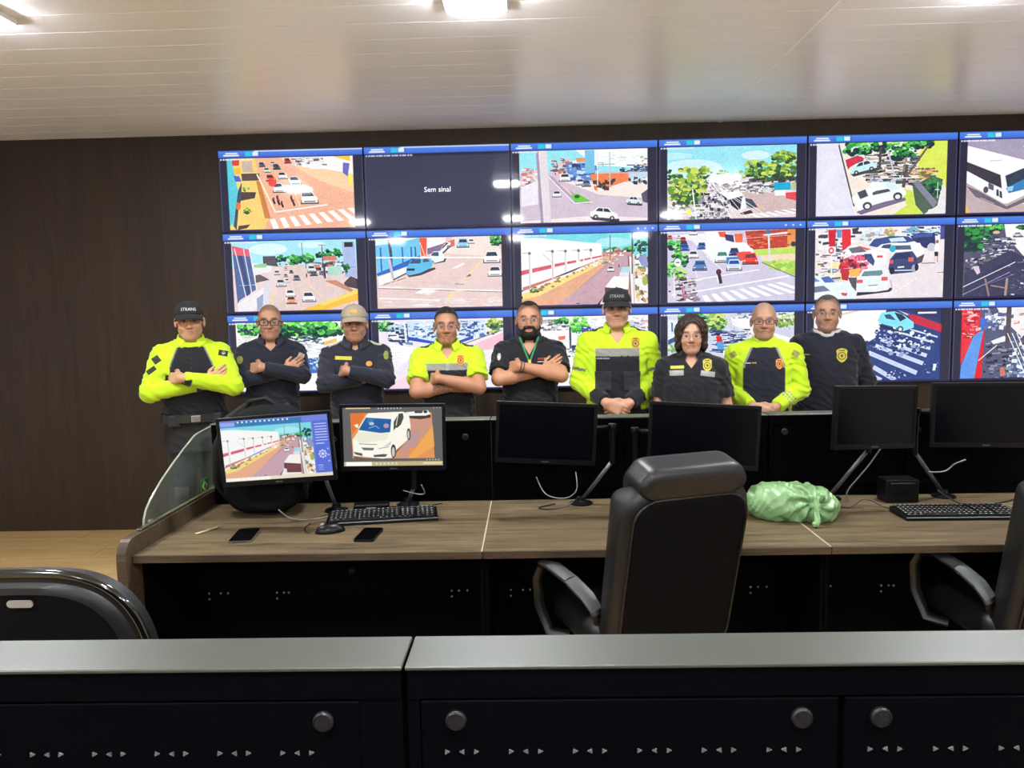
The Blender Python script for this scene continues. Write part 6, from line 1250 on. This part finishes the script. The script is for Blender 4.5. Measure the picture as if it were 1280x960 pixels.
def exec_chair(x, y, rz, label):
    """origin under the middle of the seat; the sitter looks along +y"""
    t = empty('office_chair', (x, y, 0), (0, 0, R(rz))); tag(t, label, 'office chair', 'black executive chairs')
    star_base(t, MATS['plastic_black'])
    MB().box((0, -.02, .425), (.22, .26, .03), .008).build('mechanism', MATS['plastic_black'], t)
    F = Field(axis((-.28, .28, .010)), axis((-.10, .10, .010)), axis((-.28, .28, .010))); slab(F, (0, 0, 0), .245, .25, .055, .07, .04, bulge=.01)
    V, Q = F.mesh(); V = V[:, [0, 2, 1]]*np.array([1, 1, -1]); V = V+np.array([0, .03, .475]); np_mesh('seat', V.astype(np.float32), Q, [MATS['leather_black']], t)
    # backrest in its own upright frame, then leaned back
    lean = R(14); ca, sa = math.cos(lean), math.sin(lean); piv = np.array([0, -.225, .452])
    def up(V): V = np.asarray(V, float); o = V.copy(); o[:, 1] = V[:, 1]*ca-V[:, 2]*sa; o[:, 2] = V[:, 1]*sa+V[:, 2]*ca; return (o+piv).astype(np.float32)
    F = Field(axis((-.27, .27, .008)), axis((-.12, .14, .008)), axis((-.04, .68, .008)))
    slab(F, (0, .03, .30), .232, .325, .055, .075, .045)
    for s in (-1, 1): F.cone((s*.175, .075, .03), (s*.185, .075, .53), .045, .045, .02)
    slab(F, (0, .075, .14), .15, .12, .05, .05, .045, .015); slab(F, (0, .075, .38), .15, .12, .05, .05, .045, .015)
    X, Z = F.xs[:, None, None], F.zs[None, None, :]; F.d = F.d-(.012*np.clip((Z-.05)/.3, 0, 1)*0).astype(np.float32)
    V, Q = F.mesh(); np_mesh('backrest', up(V), Q, [MATS['leather_black']], t)
    F = Field(axis((-.24, .24, .008)), axis((-.06, .0, .004)), axis((-.04, .63, .008))); slab(F, (0, -.020, .285), .205, .295, .016, .085, .012)
    V, Q = F.mesh(); bp = np_mesh('back_panel', up(V), Q, [MATS['leather_panel']], t)
    pl = [(a, b+.285) for a, b in rrect(.412, .592, .085, 6)]; MB().tube([tuple(v) for v in up([(a, -.031, b) for a, b in pl])], .0042, 6, closed=True).build('piping', MATS['leather_black'], bp, True)
    F = Field(axis((-.23, .23, .007)), axis((-.09, .16, .007)), axis((.52, .73, .007)))
    slab(F, (0, .028, .628), .192, .056, .070, .03, .035); slab(F, (0, .085, .575), .185, .085, .035, .05, .03, .03)
    XX, ZZ = F.xs[:, None, None], F.zs[None, None, :]; F.d = np.maximum(F.d, np.abs(XX)-(.192-.25*np.clip(ZZ-.635, 0, 1)+.0*ZZ)).astype(np.float32)
    F.d += .002*np.sin(F.xs[:, None, None]*70+F.zs[None, None, :]*60)*np.clip((np.abs(F.xs)-.12)/.06, 0, 1)[:, None, None]
    V, Q = F.mesh(); np_mesh('headrest', up(V), Q, [MATS['leather_black']], t)
    for s in (-1, 1):
        pth = [(.215, -.15, .54), (.238, -.175, .585), (.262, -.15, .63), (.288, -.08, .665), (.312, .03, .684), (.325, .10, .676), (.332, .135, .62), (.330, .125, .52), (.305, .09, .43), (.24, .06, .415)]
        def ribbon(pts, wid, th, name, m, par):
            mb = MB(); n = len(pts); vs = []
            for i, p in enumerate(pts):
                a, b = Vector(pts[max(0, i-1)]), Vector(pts[min(n-1, i+1)]); tg = (b-a).normalized(); sd = Vector((1, 0, 0)); sd = (sd-tg*tg.dot(sd)).normalized(); nr = sd.cross(tg).normalized()
                w = wid[i] if isinstance(wid, list) else wid
                for q_ in range(8):
                    an = 2*PI*q_/8+PI/8; vs.append(Vector((s*p[0], p[1], p[2]))+Vector((s*(sd.x*math.cos(an)*w+nr.x*math.sin(an)*th), sd.y*math.cos(an)*w+nr.y*math.sin(an)*th, sd.z*math.cos(an)*w+nr.z*math.sin(an)*th)))
            fs = [(i*8+j, i*8+(j+1) % 8, (i+1)*8+(j+1) % 8, (i+1)*8+j) for i in range(n-1) for j in range(8)]+[tuple(range(8)), tuple((n-1)*8+j for j in range(8))]
            mb.add(vs, fs); return mb.build(name, m, par, 'auto')
        ar = ribbon(pth, .021, .012, 'arm', MATS['plastic_black'], t)
        ribbon([(p[0], p[1], p[2]+.011) for p in pth[1:4]], [.024, .028, .029], .010, 'arm_sleeve', MATS['armpad_grey'], ar); ribbon([(p[0], p[1], p[2]+.012) for p in pth[3:6]], [.029, .030, .022], .011, 'arm_pad', MATS['armpad_grey'], ar)
    return t
exec_chair(.372, 2.735, 20, 'tall black leather chair in the middle of the photo, seen from behind')
exec_chair(1.775, 2.735, 2, 'tall black leather chair cut by the right edge, only its arm and side visible')
# low chair in the left foreground
t = empty('visitor_chair', (-1.225, 2.02, 0)); tag(t, 'low black chair with rounded back and small silver plate, left foreground', 'office chair')
star_base(t, MATS['plastic_black'])
F = Field(axis((-.28, .28, .012)), axis((-.08, .08, .010)), axis((-.28, .28, .012))); slab(F, (0, 0, 0), .24, .23, .045, .10, .03); V, Q = F.mesh(); V = V[:, [0, 2, 1]]*np.array([1, 1, -1])+np.array([0, .06, .46]); np_mesh('seat', V.astype(np.float32), Q, [MATS['leather_panel']], t)
def outline(w, h0, h1, n=40):
    """rounded back, wider in the middle: superellipse arch over straight lower sides"""
    o = []
    for i in range(n+1):
        a = PI*i/n; c, s = math.cos(a), math.sin(a); o.append((w*math.copysign(abs(c)**.62, c), h0+(h1-h0)*s**.72))
    return [(w*.86, .52)]+o+[(-w*.86, .52)]
lz = R(8)
def ln(p, y): return (p[0], -.20+y-(p[1]-.5)*math.tan(lz), p[1])
o1, o2, o3 = outline(.292, .70, 1.0), outline(.274, .695, .979), outline(.246, .68, .953)
MB().tube([ln(p, 0) for p in o1], .011, 10).build('rim', MATS['gloss_black'], t, True)
mb = MB(); n = len(o1); vs = [ln(p, -.004) for p in o2]+[ln(p, -.016) for p in outline(.264, .69, .969)]+[ln(p, -.020) for p in o3]
mb.add(vs, [(r_*n+i, r_*n+i+1, (r_+1)*n+i+1, (r_+1)*n+i) for r_ in range(2) for i in range(n-1)]); mb.add([ln(p, .05) for p in o1], [tuple(range(n))]); mb.add([ln(p, 0) for p in o1]+[ln(p, -.004) for p in o2]+[ln(p, .05) for p in o1], [(i, i+1, n+i+1, n+i) for i in range(n-1)]+[(i, i+1, 2*n+i+1, 2*n+i) for i in range(n-1)])
mb.build('back_shell', MATS['leather_black'], t, 'auto')
mb = MB(); mb.add([ln(p, -.019) for p in o3], [tuple(range(n))]); mb.build('back_panel', MATS['leather_panel'], t)
pm = Matrix.Rotation(lz, 3, 'X')
pn = MB(); c0 = Vector(ln((.008, .932), -.0225)); pn.prism(rrect(.062, .018, .0085), 0, -.004, None); pb = MB(); pb.add([pm @ Vector(v)+c0 for v in pn.v], pn.f); pb.build('name_plate', MATS['chrome'], t)
MB().tube([(0, -.14, .45), (0, -.22, .47), (0, -.235, .62)], .02, 8).build('back_stay', MATS['plastic_black'], t, True)

# ------------------------------------------------------------------ monitors
mat('monitor_black', (9, 9, 12), rough=0.35, spec=0.2); mat('screen_off', (4, 4, 9), rough=0.22, spec=0.14, vary=.02); mat('cable_black', (12, 12, 13), rough=0.4); mat('cable_grey', (110, 110, 108), rough=0.45); mat('rod_grey', (96, 98, 98), rough=0.35, metal=.6)
def monitor(x, y, z, w, h, yaw, roll, base, knee, label, pic=None, tilt=0):
    t = empty('monitor', (base[0], base[1], .7503)); tag(t, label, 'monitor', 'monitors on the console desks')
    Mx_ = Matrix.Translation(Vector((x-base[0], y-base[1], z-.7503))) @ (Matrix.Rotation(R(yaw), 4, 'Z') @ Matrix.Rotation(R(roll), 4, 'Y') @ Matrix.Rotation(R(tilt), 4, 'X'))
    def put(o): o.matrix_local = Mx_; return o
    b = .013; d = MB()
    d.box((0, .012, 0), (w, .018, h), .003).box((0, .030, -.01), (w*.7, .022, h*.62), .006); case = put(d.build('case', MATS['monitor_black'], t))
    f = MB()
    for q in ((-w/2, w/2, h/2-b, h/2), (-w/2, w/2, -h/2, -h/2+b*1.5), (-w/2, -w/2+b, -h/2+b*1.5, h/2-b), (w/2-b, w/2, -h/2+b*1.5, h/2-b)): f.bx(q[0], q[1], -.003, .0028, q[2], q[3], .001)
    put(f.build('bezel', MATS['monitor_black'], t))
    lo = MB().box((0, -.0033, -h/2+b*.7), (.03, .0012, .005)).build('maker_mark', MATS['rod_grey'], case)
    sw, sh = w-2*b-.001, h-2.5*b-.001
    if pic is not None: s_ = screen_plane('screen', sw, sh, screen_mat('monitor_picture', pic, SCREEN_POWER, .2), t)
    else: s_ = MB().box((0, 0, 0), (sw, .0012, sh)).build('screen', MATS['screen_off'], t)
    s_.matrix_local = Mx_ @ Matrix.Translation(Vector((0, .0005, b*.25)))
    k = Vector(knee)-Vector((base[0], base[1], .7503)); bk = Mx_ @ Vector((0, .05, 0)); mid = Vector((k.x, k.y, max(k.z, bk.z-.0)))
    MB().lathe([(.05, 0), (.05, .006), (.03, .012), (.02, .016), (.018, .03)], (0, 0, 0), 20).build('base', MATS['monitor_black'], t, 'auto')
    MB().tube([(0, 0, .012), k], .0085, 8).build('arm_rod', MATS['rod_grey'], t, True)
    MB().tube([k, (k.x*.98, k.y, mid.z)], .011, 8).tube([(k.x, k.y, mid.z), (k.x*.5+bk.x*.5, (k.y+bk.y)/2+.01, bk.z), bk], .011, 8).build('arm_upper', MATS['monitor_black'], t, True)
    MB().lathe([(.016, -.016), (.018, -.012), (.018, .012), (.016, .016)], (k.x, k.y, mid.z), 14).tube([(k.x-.0, k.y, k.z-.012), (k.x, k.y, mid.z-.012)], .0125, 10).build('arm_joint', MATS['monitor_black'], t, 'auto')
    pl = MB().box((0, .046, 0), (.08, .008, .08), .003).build('mount_plate', MATS['monitor_black'], t); pl.matrix_local = Mx_
    return t
def pic_cam():
    c = Canvas(720, 420, (90, 120, 215)); avenue(c, (108, 125, 1165, 720), (0, .11, .845, .945), trim=True); c.view((0, 0, 1, 1), (0, 0, 1, 1))
    c.Rc((110, 130, 215), 0, 0, 1, .09).Rc((40, 120, 175), .14, .02, .76, .10).Rc((150, 165, 230), 0, .03, .14, .09).Rc((245, 240, 225), .0, .945, .42, 1).Rc((226, 220, 196), .42, .945, 1, 1)
    for i in range(12): c.E((230, 240, 250), .17+i*.042, .035, .009, .016)
    for i in range(9): c.Rc((250, 250, 252), .02+i*.045, .96, .04+i*.045, .985)
    c.Rc((86, 110, 212), .85, .10, 1, .945).Rc((120, 140, 225), .85, .10, .856, .945)
    for i in range(7): c.Rc((215, 222, 250), .872, .14+i*.045, .985, .152+i*.045)
    for i in range(3): c.Rc((215, 222, 250), .872, .82+i*.035, .92, .828+i*.035)
    for k in range(8): c.E((205, 215, 250), .925+.03*math.cos(k*PI/4), .64+.055*math.sin(k*PI/4), .010, .018)
    c.E((225, 230, 252), .925, .64, .013, .022); [c.Rc((190, 202, 245), .97, .55+k*.1, .985, .575+k*.1) for k in range(3)]; c.Rc((220, 226, 250), .872, .46, .95, .475)
    return c.out()
def pic_car():
    c = Canvas(720, 440, (98, 96, 96)); c.view((75, 130, 1130, 770), (0, 0, 1, 1)); c.P((226, 150, 90), 155, 190, 1020, 190, 1045, 690, 170, 690); c.P((205, 150, 130), 790, 250, 1025, 260, 1030, 400, 700, 560, 640, 690, 760, 690, 800, 400); c.P((190, 150, 150), 800, 400, 900, 380, 860, 560, 680, 600).P((240, 168, 84), 1030, 330, 1045, 560, 830, 690, 760, 690)
    c.P((226, 118, 50), 155, 190, 320, 185, 240, 330, 170, 420); c.P((60, 50, 52), 770, 225, 1010, 215, 1010, 245, 900, 262, 790, 250).P((246, 244, 238), 740, 185, 860, 175, 980, 165, 1010, 205, 960, 225, 790, 225).P((70, 70, 72), 840, 170, 930, 168, 920, 195, 840, 195).E((40, 40, 42), 955, 182, 22, 14)
    c.P((120, 90, 80), 180, 660, 300, 680, 580, 690, 760, 490, 790, 470, 640, 600, 600, 695, 180, 690)
    c.P((250, 247, 234), 345, 190, 600, 180, 720, 178, 780, 215, 795, 340, 780, 470, 640, 590, 620, 680, 480, 690, 180, 655, 172, 480, 235, 390, 240, 350, 325, 215)
    c.P((26, 92, 160), 322, 238, 590, 258, 575, 400, 470, 408, 240, 372).P((60, 140, 205), 340, 250, 420, 255, 380, 300, 330, 300, al=.6); c.E((190, 200, 215), 380, 305, 28, 18).E((180, 150, 180), 535, 330, 30, 26).L((160, 190, 220), 8, 350, 355, 420, 330, 460, 360)
    c.P((70, 74, 70), 615, 290, 670, 200, 715, 195, 722, 245, 690, 320, 612, 390).L((250, 247, 236), 8, 665, 205, 640, 330); c.P((250, 248, 238), 610, 385, 640, 350, 680, 360, 670, 385).P((250, 248, 238), 192, 320, 235, 305, 238, 345, 215, 345)
    c.E((60, 58, 56), 772, 425, 20, 66).E((200, 196, 190), 770, 430, 12, 46).E((56, 54, 52), 606, 610, 28, 76).E((205, 202, 196), 604, 618, 17, 54)
    c.P((225, 218, 196), 235, 392, 560, 410, 540, 480, 250, 520, 190, 470, al=.5).P((110, 110, 104), 260, 565, 400, 572, 390, 598, 290, 595).L((150, 148, 138), 8, 240, 525, 430, 535).P((200, 205, 200), 520, 545, 590, 495, 570, 545, 500, 560).L((120, 116, 108), 6, 445, 580, 560, 560).P((80, 80, 78), 180, 612, 270, 630, 275, 660, 200, 640).P((80, 80, 78), 390, 650, 500, 640, 540, 645, 520, 670, 400, 672).Rc((252, 252, 250), 275, 618, 385, 656)
    c.view((0, 0, 1, 1), (0, 0, 1, 1)); c.Rc((226, 196, 150), .03, 0, .28, .02)
    for i in range(8): c.E((220, 225, 235), .36+i*.032, .016, .007, .011)
    for i in range(3): c.E((225, 225, 228), .92+i*.03, .012, .005, .008)
    c.Rc((196, 178, 130), 0, .925, 1, 1).Rc((252, 250, 246), .02, .93, .28, .995); [c.E((200, 225, 215), .33+i*.04, .962, .012, .018) for i in range(6)]; c.Rc((228, 220, 180), .8, .945, .99, .975); [c.E((215, 215, 215), .84+i*.03, .9, .007, .01) for i in range(5)]
    return c.out()
monitor(-1.016, 3.0, 1.069, .468, .279, -3, -3.6, (-.85, 3.25), (-.86, 3.12, .93), 'monitor showing a road beside a white wall, at the left in front of the backpack', pic_cam())
monitor(-.566, 3.10, 1.092, .432, .275, 2, .6, (-.55, 3.33), (-.51, 3.26, .85), 'monitor showing a white car, second from the left', pic_car())
monitor(.062, 3.10, 1.098, .412, .252, 2, 3.4, (.215, 3.31), (.345, 3.23, .955), 'dark monitor tilted right, between the white-car screen and the tall chair')
monitor(.696, 3.08, 1.080, .440, .262, -6, 3.0, (.50, 3.32), (.44, 3.23, .95), 'dark monitor right behind the tall black chair')
monitor(1.392, 3.10, 1.140, .378, .256, 14, 2.2, (1.30, 3.33), (1.43, 3.25, .98), 'dark monitor turned to the left, behind the right keyboard')
monitor(1.835, 3.10, 1.142, .432, .262, -3, .6, (1.80, 3.34), (1.62, 3.24, .97), 'dark monitor cut by the right edge of the photo')

# ------------------------------------------------------------------ keyboards, mouse, phones
mat('key_black', (24, 25, 27), rough=0.5, spec=.4); mat('legend_pale', (190, 192, 192), rough=.6); mat('kb_lip', (118, 120, 120), rough=.35, metal=.3)
def keyboard(x, y, rz, label):
    t = empty('keyboard', (x, y, .7502), (0, 0, R(rz))); tag(t, label, 'keyboard')
    MB().prism([(-.075, .0), (.075, .0), (.075, .022), (-.07, .012), (-.075, .008)], -.225, .225, Matrix(((0, 1, 0), (1, 0, 0), (0, 0, 1)))).build('body', MATS['monitor_black'], t)
    MB().box((0, -.071, .0115), (.448, .008, .003), .001).build('front_lip', MATS['kb_lip'], t)
    kb = MB(); lg = MB()
    for r_ in range(6):
        yy = -.050+r_*.0215+(.005 if r_ == 5 else 0); zz = .0135+(yy+.07)*.069; xx = -.214
        row = [1]*15+[0]+[1]*3+[0]+[1]*4
        if r_ == 0: row = [1.3, 1, 1.3, 6, 1.3, 1, 1.3]+[0]+[1]*3+[0]+[2, 1, 1]
        tot = sum(v if v else .35 for v in row); u = .428/tot
        for v in row:
            if v:
                kb.box((xx+u*v/2, yy, zz+.003), (u*v-.0026, .0165, .006), 0); lg.box((xx+u*v*.38, yy+.002, zz+.0062), (min(u*v*.4, .006), .005, .0004), 0)
                xx += u*v
            else: xx += u*.35
    k_ = kb.build('keys', MATS['key_black'], t); k_['kind'] = 'stuff'; l_ = lg.build('key_legends', MATS['legend_pale'], t); l_['kind'] = 'stuff'
    return t
keyboard(-.620, 3.105, 9.5, 'black keyboard with pale lettering below the white-car monitor')
keyboard(1.685, 3.035, -1.0, 'black keyboard with grey front edge on the right desk')
t = empty('computer_mouse', (-.793, 2.925, .7502), (0, 0, R(112))); tag(t, 'black computer mouse left of the keyboard', 'mouse')
F = Field(axis((-.05, .05, .003)), axis((-.075, .075, .003)), axis((-.005, .05, .003))); F.ell((0, 0, .0), (.033, .058, .036)); F.d = np.maximum(F.d, .0005-F.zs[None, None, :]); V, Q = F.mesh(); np_mesh('shell', V, Q, [MATS['monitor_black']], t)
MB().lathe([(.008, -.003), (.010, 0), (.008, .003)], (0, .03, .030), 12, Matrix.Rotation(R(90), 3, 'Y')).build('wheel', MATS['kb_lip'], t, True)
MB().tube([(0, .056, .012), (.01, .085, .004), (.05, .092, .003), (.10, .085, .003), (.15, .06, .003)], .002, 6).build('mouse_cable', MATS['cable_black'], t, True)
mat('phone_glass', (6, 6, 8), rough=.08, spec=.6); mat('phone_side', (120, 112, 100), rough=.3, metal=.7)
def phone(x, y, rz, w, l, label, sm):
    t = empty('phone', (x, y, .7502), (0, 0, R(rz))); tag(t, label, 'phone')
    pb = MB(); n = rrect(w, l, .012, 4); k = len(n); pb.add([(a, b, 0) for a, b in n]+[(a, b, .008) for a, b in n], [tuple(range(k))[::-1], tuple(range(k, 2*k))]+[(i, (i+1) % k, k+(i+1) % k, k+i) for i in range(k)]); pb.build('case', MATS[sm], t)
    n = rrect(w-.005, l-.005, .010, 4); pb = MB(); pb.add([(a, b, .0081) for a, b in n]+[(a, b, .0089) for a, b in n], [tuple(range(k))[::-1], tuple(range(k, 2*k))]+[(i, (i+1) % k, k+(i+1) % k, k+i) for i in range(k)]); pb.build('glass', MATS['phone_glass'], t)
    MB().bx(-w*.3, w*.3, -l/2-.0004, -l/2+.002, .003, .005).build('speaker_slot', MATS['cable_black'], t)
phone(-1.113, 2.878, 7, .088, .172, 'black phone with pale metal sides, alone near the left end of the desk', 'phone_side')
phone(-.630, 2.868, -3, .078, .165, 'black phone lying in front of the keyboard', 'monitor_black')
pen = empty('pen', (-1.292, 2.956, .7505), (0, 0, R(61))); tag(pen, 'pale slim pen lying near the left end of the desk', 'pen')
MB().tube([(-.055, 0, .0045), (.045, 0, .0045)], .0045, 8).build('barrel', mat('pen_gold', (200, 190, 150), rough=.3, metal=.4), pen, True); MB().tube([(.045, 0, .0045), (.06, 0, .0045)], [.004, .001], 8).build('tip', MATS['steel'], pen, True); MB().box((-.03, 0, .0095), (.04, .003, .0015)).build('clip', MATS['steel'], pen)

# ------------------------------------------------------------------ green plastic bag
t = empty('plastic_bag', (1.045, 3.03, .7502)); tag(t, 'light green knotted plastic bag lying on the desk right of the tall chair', 'bag')
F = Field(axis((-.22, .22, .004)), axis((-.17, .16, .004)), axis((-.01, .18, .004)))
F.ell((-.03, .02, .055), (.155, .10, .088)); F.ell((.075, .0, .05), (.10, .10, .078), .03); F.ell((-.12, .03, .07), (.06, .07, .065), .03)
X, Y, Z = F.xs[:, None, None], F.ys[None, :, None], F.zs[None, None, :]; kx, ky, kz = .05, -.085, .075
an = np.arctan2(Z-kz, X-kx)+0*Y; rr = np.sqrt((X-kx)**2+(Y-ky)**2*.6+(Z-kz)**2)
F.d += (.0065*np.sin(an*9+np.sin(rr*50)*1.2)*np.exp(-((rr-.06)/.06)**2)+.0045*np.sin(X*75+Z*60+np.sin(Y*50)*1.5)*np.sin(Y*55+X*30)+.003*np.abs(np.sin(X*120-Z*90+np.sin(X*40)*2))).astype(np.float32)
F.d += (.02*np.exp(-(rr/.035)**2)+.0022*np.abs(np.sin(X*150+Z*210+np.sin(Y*90+Z*70)*2.5))*np.sin(X*90+Y*110)+.012*np.clip(.5-np.abs(X+.16)/.03, 0, 1)).astype(np.float32)
F.d = np.maximum(F.d, .001-Z); V, Q = F.mesh(); mat('bag_green', (114, 152, 102), rough=.38, spec=.45, vary=.12, vscale=14); np_mesh('sack', V, Q, [MATS['bag_green']], t)
F = Field(axis((-.02, .12, .003)), axis((-.16, -.04, .003)), axis((-.005, .13, .003))); F.ell((.05, -.092, .075), (.020, .018, .018)); F.cone((.05, -.105, .07), (.046, -.128, .03), .012, .010, .008); F.cone((.046, -.128, .03), (.036, -.140, .014), .010, .014, .006); F.cone((.05, -.09, .085), (.075, -.085, .108), .009, .014, .006); F.cone((.05, -.09, .082), (.03, -.09, .105), .008, .012, .006)
X, Z = F.xs[:, None, None], F.zs[None, None, :]; F.d += (.002*np.sin(X*420+Z*60)).astype(np.float32); F.d = np.maximum(F.d, .001-Z); V, Q = F.mesh(); np_mesh('knot', V, Q, [MATS['bag_green']], t)

# ------------------------------------------------------------------ backpack behind the left monitor
t = empty('backpack', (-1.155, 3.262, .7502)); tag(t, 'black backpack standing behind the left monitor', 'backpack'); mat('nylon_black', (7, 8, 11), spec=.12, rough=.75, vary=.15, bump=.4, bscale=240); mat('nylon_grey', (30, 31, 28), spec=.15, rough=.7, bump=.3)
F = Field(axis((-.24, .24, .007)), axis((-.15, .13, .007)), axis((-.01, .52, .007))); slab(F, (0, .02, .225), .195, .225, .095, .10, .06); slab(F, (0, -.07, .14), .15, .12, .045, .05, .035, .012); F.ell((.03, .01, .42), (.13, .07, .055), .03)
X, Y, Z = F.xs[:, None, None], F.ys[None, :, None], F.zs[None, None, :]; F.d += (.004*np.sin(X*35+Z*40+np.sin(Z*22)*2)*np.sin(Z*30+Y*40)).astype(np.float32); F.d = np.maximum(F.d, .001-Z); V, Q = F.mesh(); np_mesh('sack', V, Q, [MATS['nylon_black']], t)
MB().tube([(-.07, .0, .45), (-.05, -.01, .485), (.02, -.01, .495), (.07, 0, .455)], .010, 8).build('carry_handle', MATS['nylon_grey'], t, True)
for s in (-1, 1): MB().tube([(s*.09, .05, .46), (s*.13, -.06, .42), (s*.175, -.105, .30), (s*.19, -.07, .14), (s*.17, .0, .06)], .013, 6).build('shoulder_strap', MATS['nylon_grey'], t, True)
MB().tube([(-.13, -.118, .20), (-.05, -.128, .235), (.05, -.128, .235), (.13, -.118, .20)], .004, 6).build('zip', MATS['nylon_grey'], t, True)

# ------------------------------------------------------------------ cables and small boxes on the desks
def cable(pts, m, label, r=.0028):
    P_ = [Vector(p) for p in pts]; o = []
    for i in range(len(P_)-1):
        a, b, c, d = P_[max(0, i-1)], P_[i], P_[i+1], P_[min(len(P_)-1, i+2)]
        for k in range(6):
            s = k/6; o.append(.5*((2*b)+(c-a)*s+(2*a-5*b+4*c-d)*s*s+(3*b-a-3*c+d)*s**3))
    o.append(P_[-1]); ob = MB().tube([(v.x, v.y, max(v.z, .7505+r)) for v in o], r, 7).build('cable', m, None, True); tag(ob, label, 'cable')
cable([(.02, 3.36, .86), (.06, 3.29, .80), (.14, 3.25, .79), (.19, 3.23, .83), (.19, 3.27, .90)], MATS['cable_grey'], 'thin cable looping in the air under the tilted dark monitor', .0025)
cable([(.10, 3.30, .752), (.03, 3.24, .752), (.06, 3.21, .752), (.15, 3.20, .77), (.20, 3.24, .80)], MATS['cable_black'], 'black cable looped on the desk beside the middle monitor stand', .003)
cable([(-1.05, 3.09, .80), (-1.0, 3.085, .765), (-.93, 3.10, .752), (-.86, 3.14, .752), (-.82, 3.19, .757)], MATS['cable_grey'], 'thin grey cable lying in front of the backpack', .0025)
cable([(-.47, 3.20, .87), (-.46, 3.22, .83), (-.49, 3.24, .82), (-.56, 3.27, .83)], MATS['cable_grey'], 'short grey cable hooked under the white-car monitor', .0025)
cable([(-.62, 3.20+.10, .752), (-.56, 3.285, .7535), (-.50, 3.29, .752), (-.45, 3.31, .752), (-.40, 3.34, .752)], MATS['cable_black'], 'black cable running behind the left keyboard')
cable([(1.24, 3.22, .752), (1.32, 3.17, .752), (1.40, 3.20, .78), (1.47, 3.16, .752), (1.50, 3.12, .752)], MATS['cable_black'], 'black cable between the green bag and the right keyboard')
cable([(1.44, 3.16, 1.0), (1.41, 3.19, .93), (1.38, 3.22, .87), (1.35, 3.26, .80), (1.36, 3.28, .753)], MATS['cable_grey'], 'grey cable hanging straight under the turned monitor', .003)
cable([(1.64, 3.16, .90), (1.70, 3.15, .905), (1.75, 3.17, .93), (1.80, 3.18, .945)], MATS['cable_grey'], 'white-grey cable bent under the rightmost monitor', .0032)
cable([(1.73, 3.26, .80), (1.80, 3.21, .753), (1.90, 3.19, .752), (2.02, 3.24, .752), (2.12, 3.31, .752)], MATS['cable_black'], 'black cable sweeping behind the right keyboard')
cable([(1.90, 3.24, .752), (1.96, 3.17, .752), (2.03, 3.13, .752), (2.12, 3.11, .752)], MATS['cable_grey'], 'grey cable lying behind the right keyboard to the edge', .0022)
t = empty('adapter_box', (1.575, 3.285, .7502)); tag(t, 'black box among cables under the turned monitor', 'box')
MB().box((0, 0, .05), (.14, .09, .10), .005).build('case', MATS['monitor_black'], t); MB().box((0, -.0455, .085), (.10, .002, .004)).build('front_line', MATS['rod_grey'], t)
t = empty('power_adapter', (-.695, 3.245, .7502), (0, 0, R(6))); tag(t, 'flat black power adapter behind the left keyboard', 'adapter')
MB().box((0, 0, .017), (.15, .06, .034), .006).build('case', MATS['monitor_black'], t); MB().bx(-.02, .02, -.0302, -.03, .012, .022).build('sticker', MATS['cable_grey'], t)
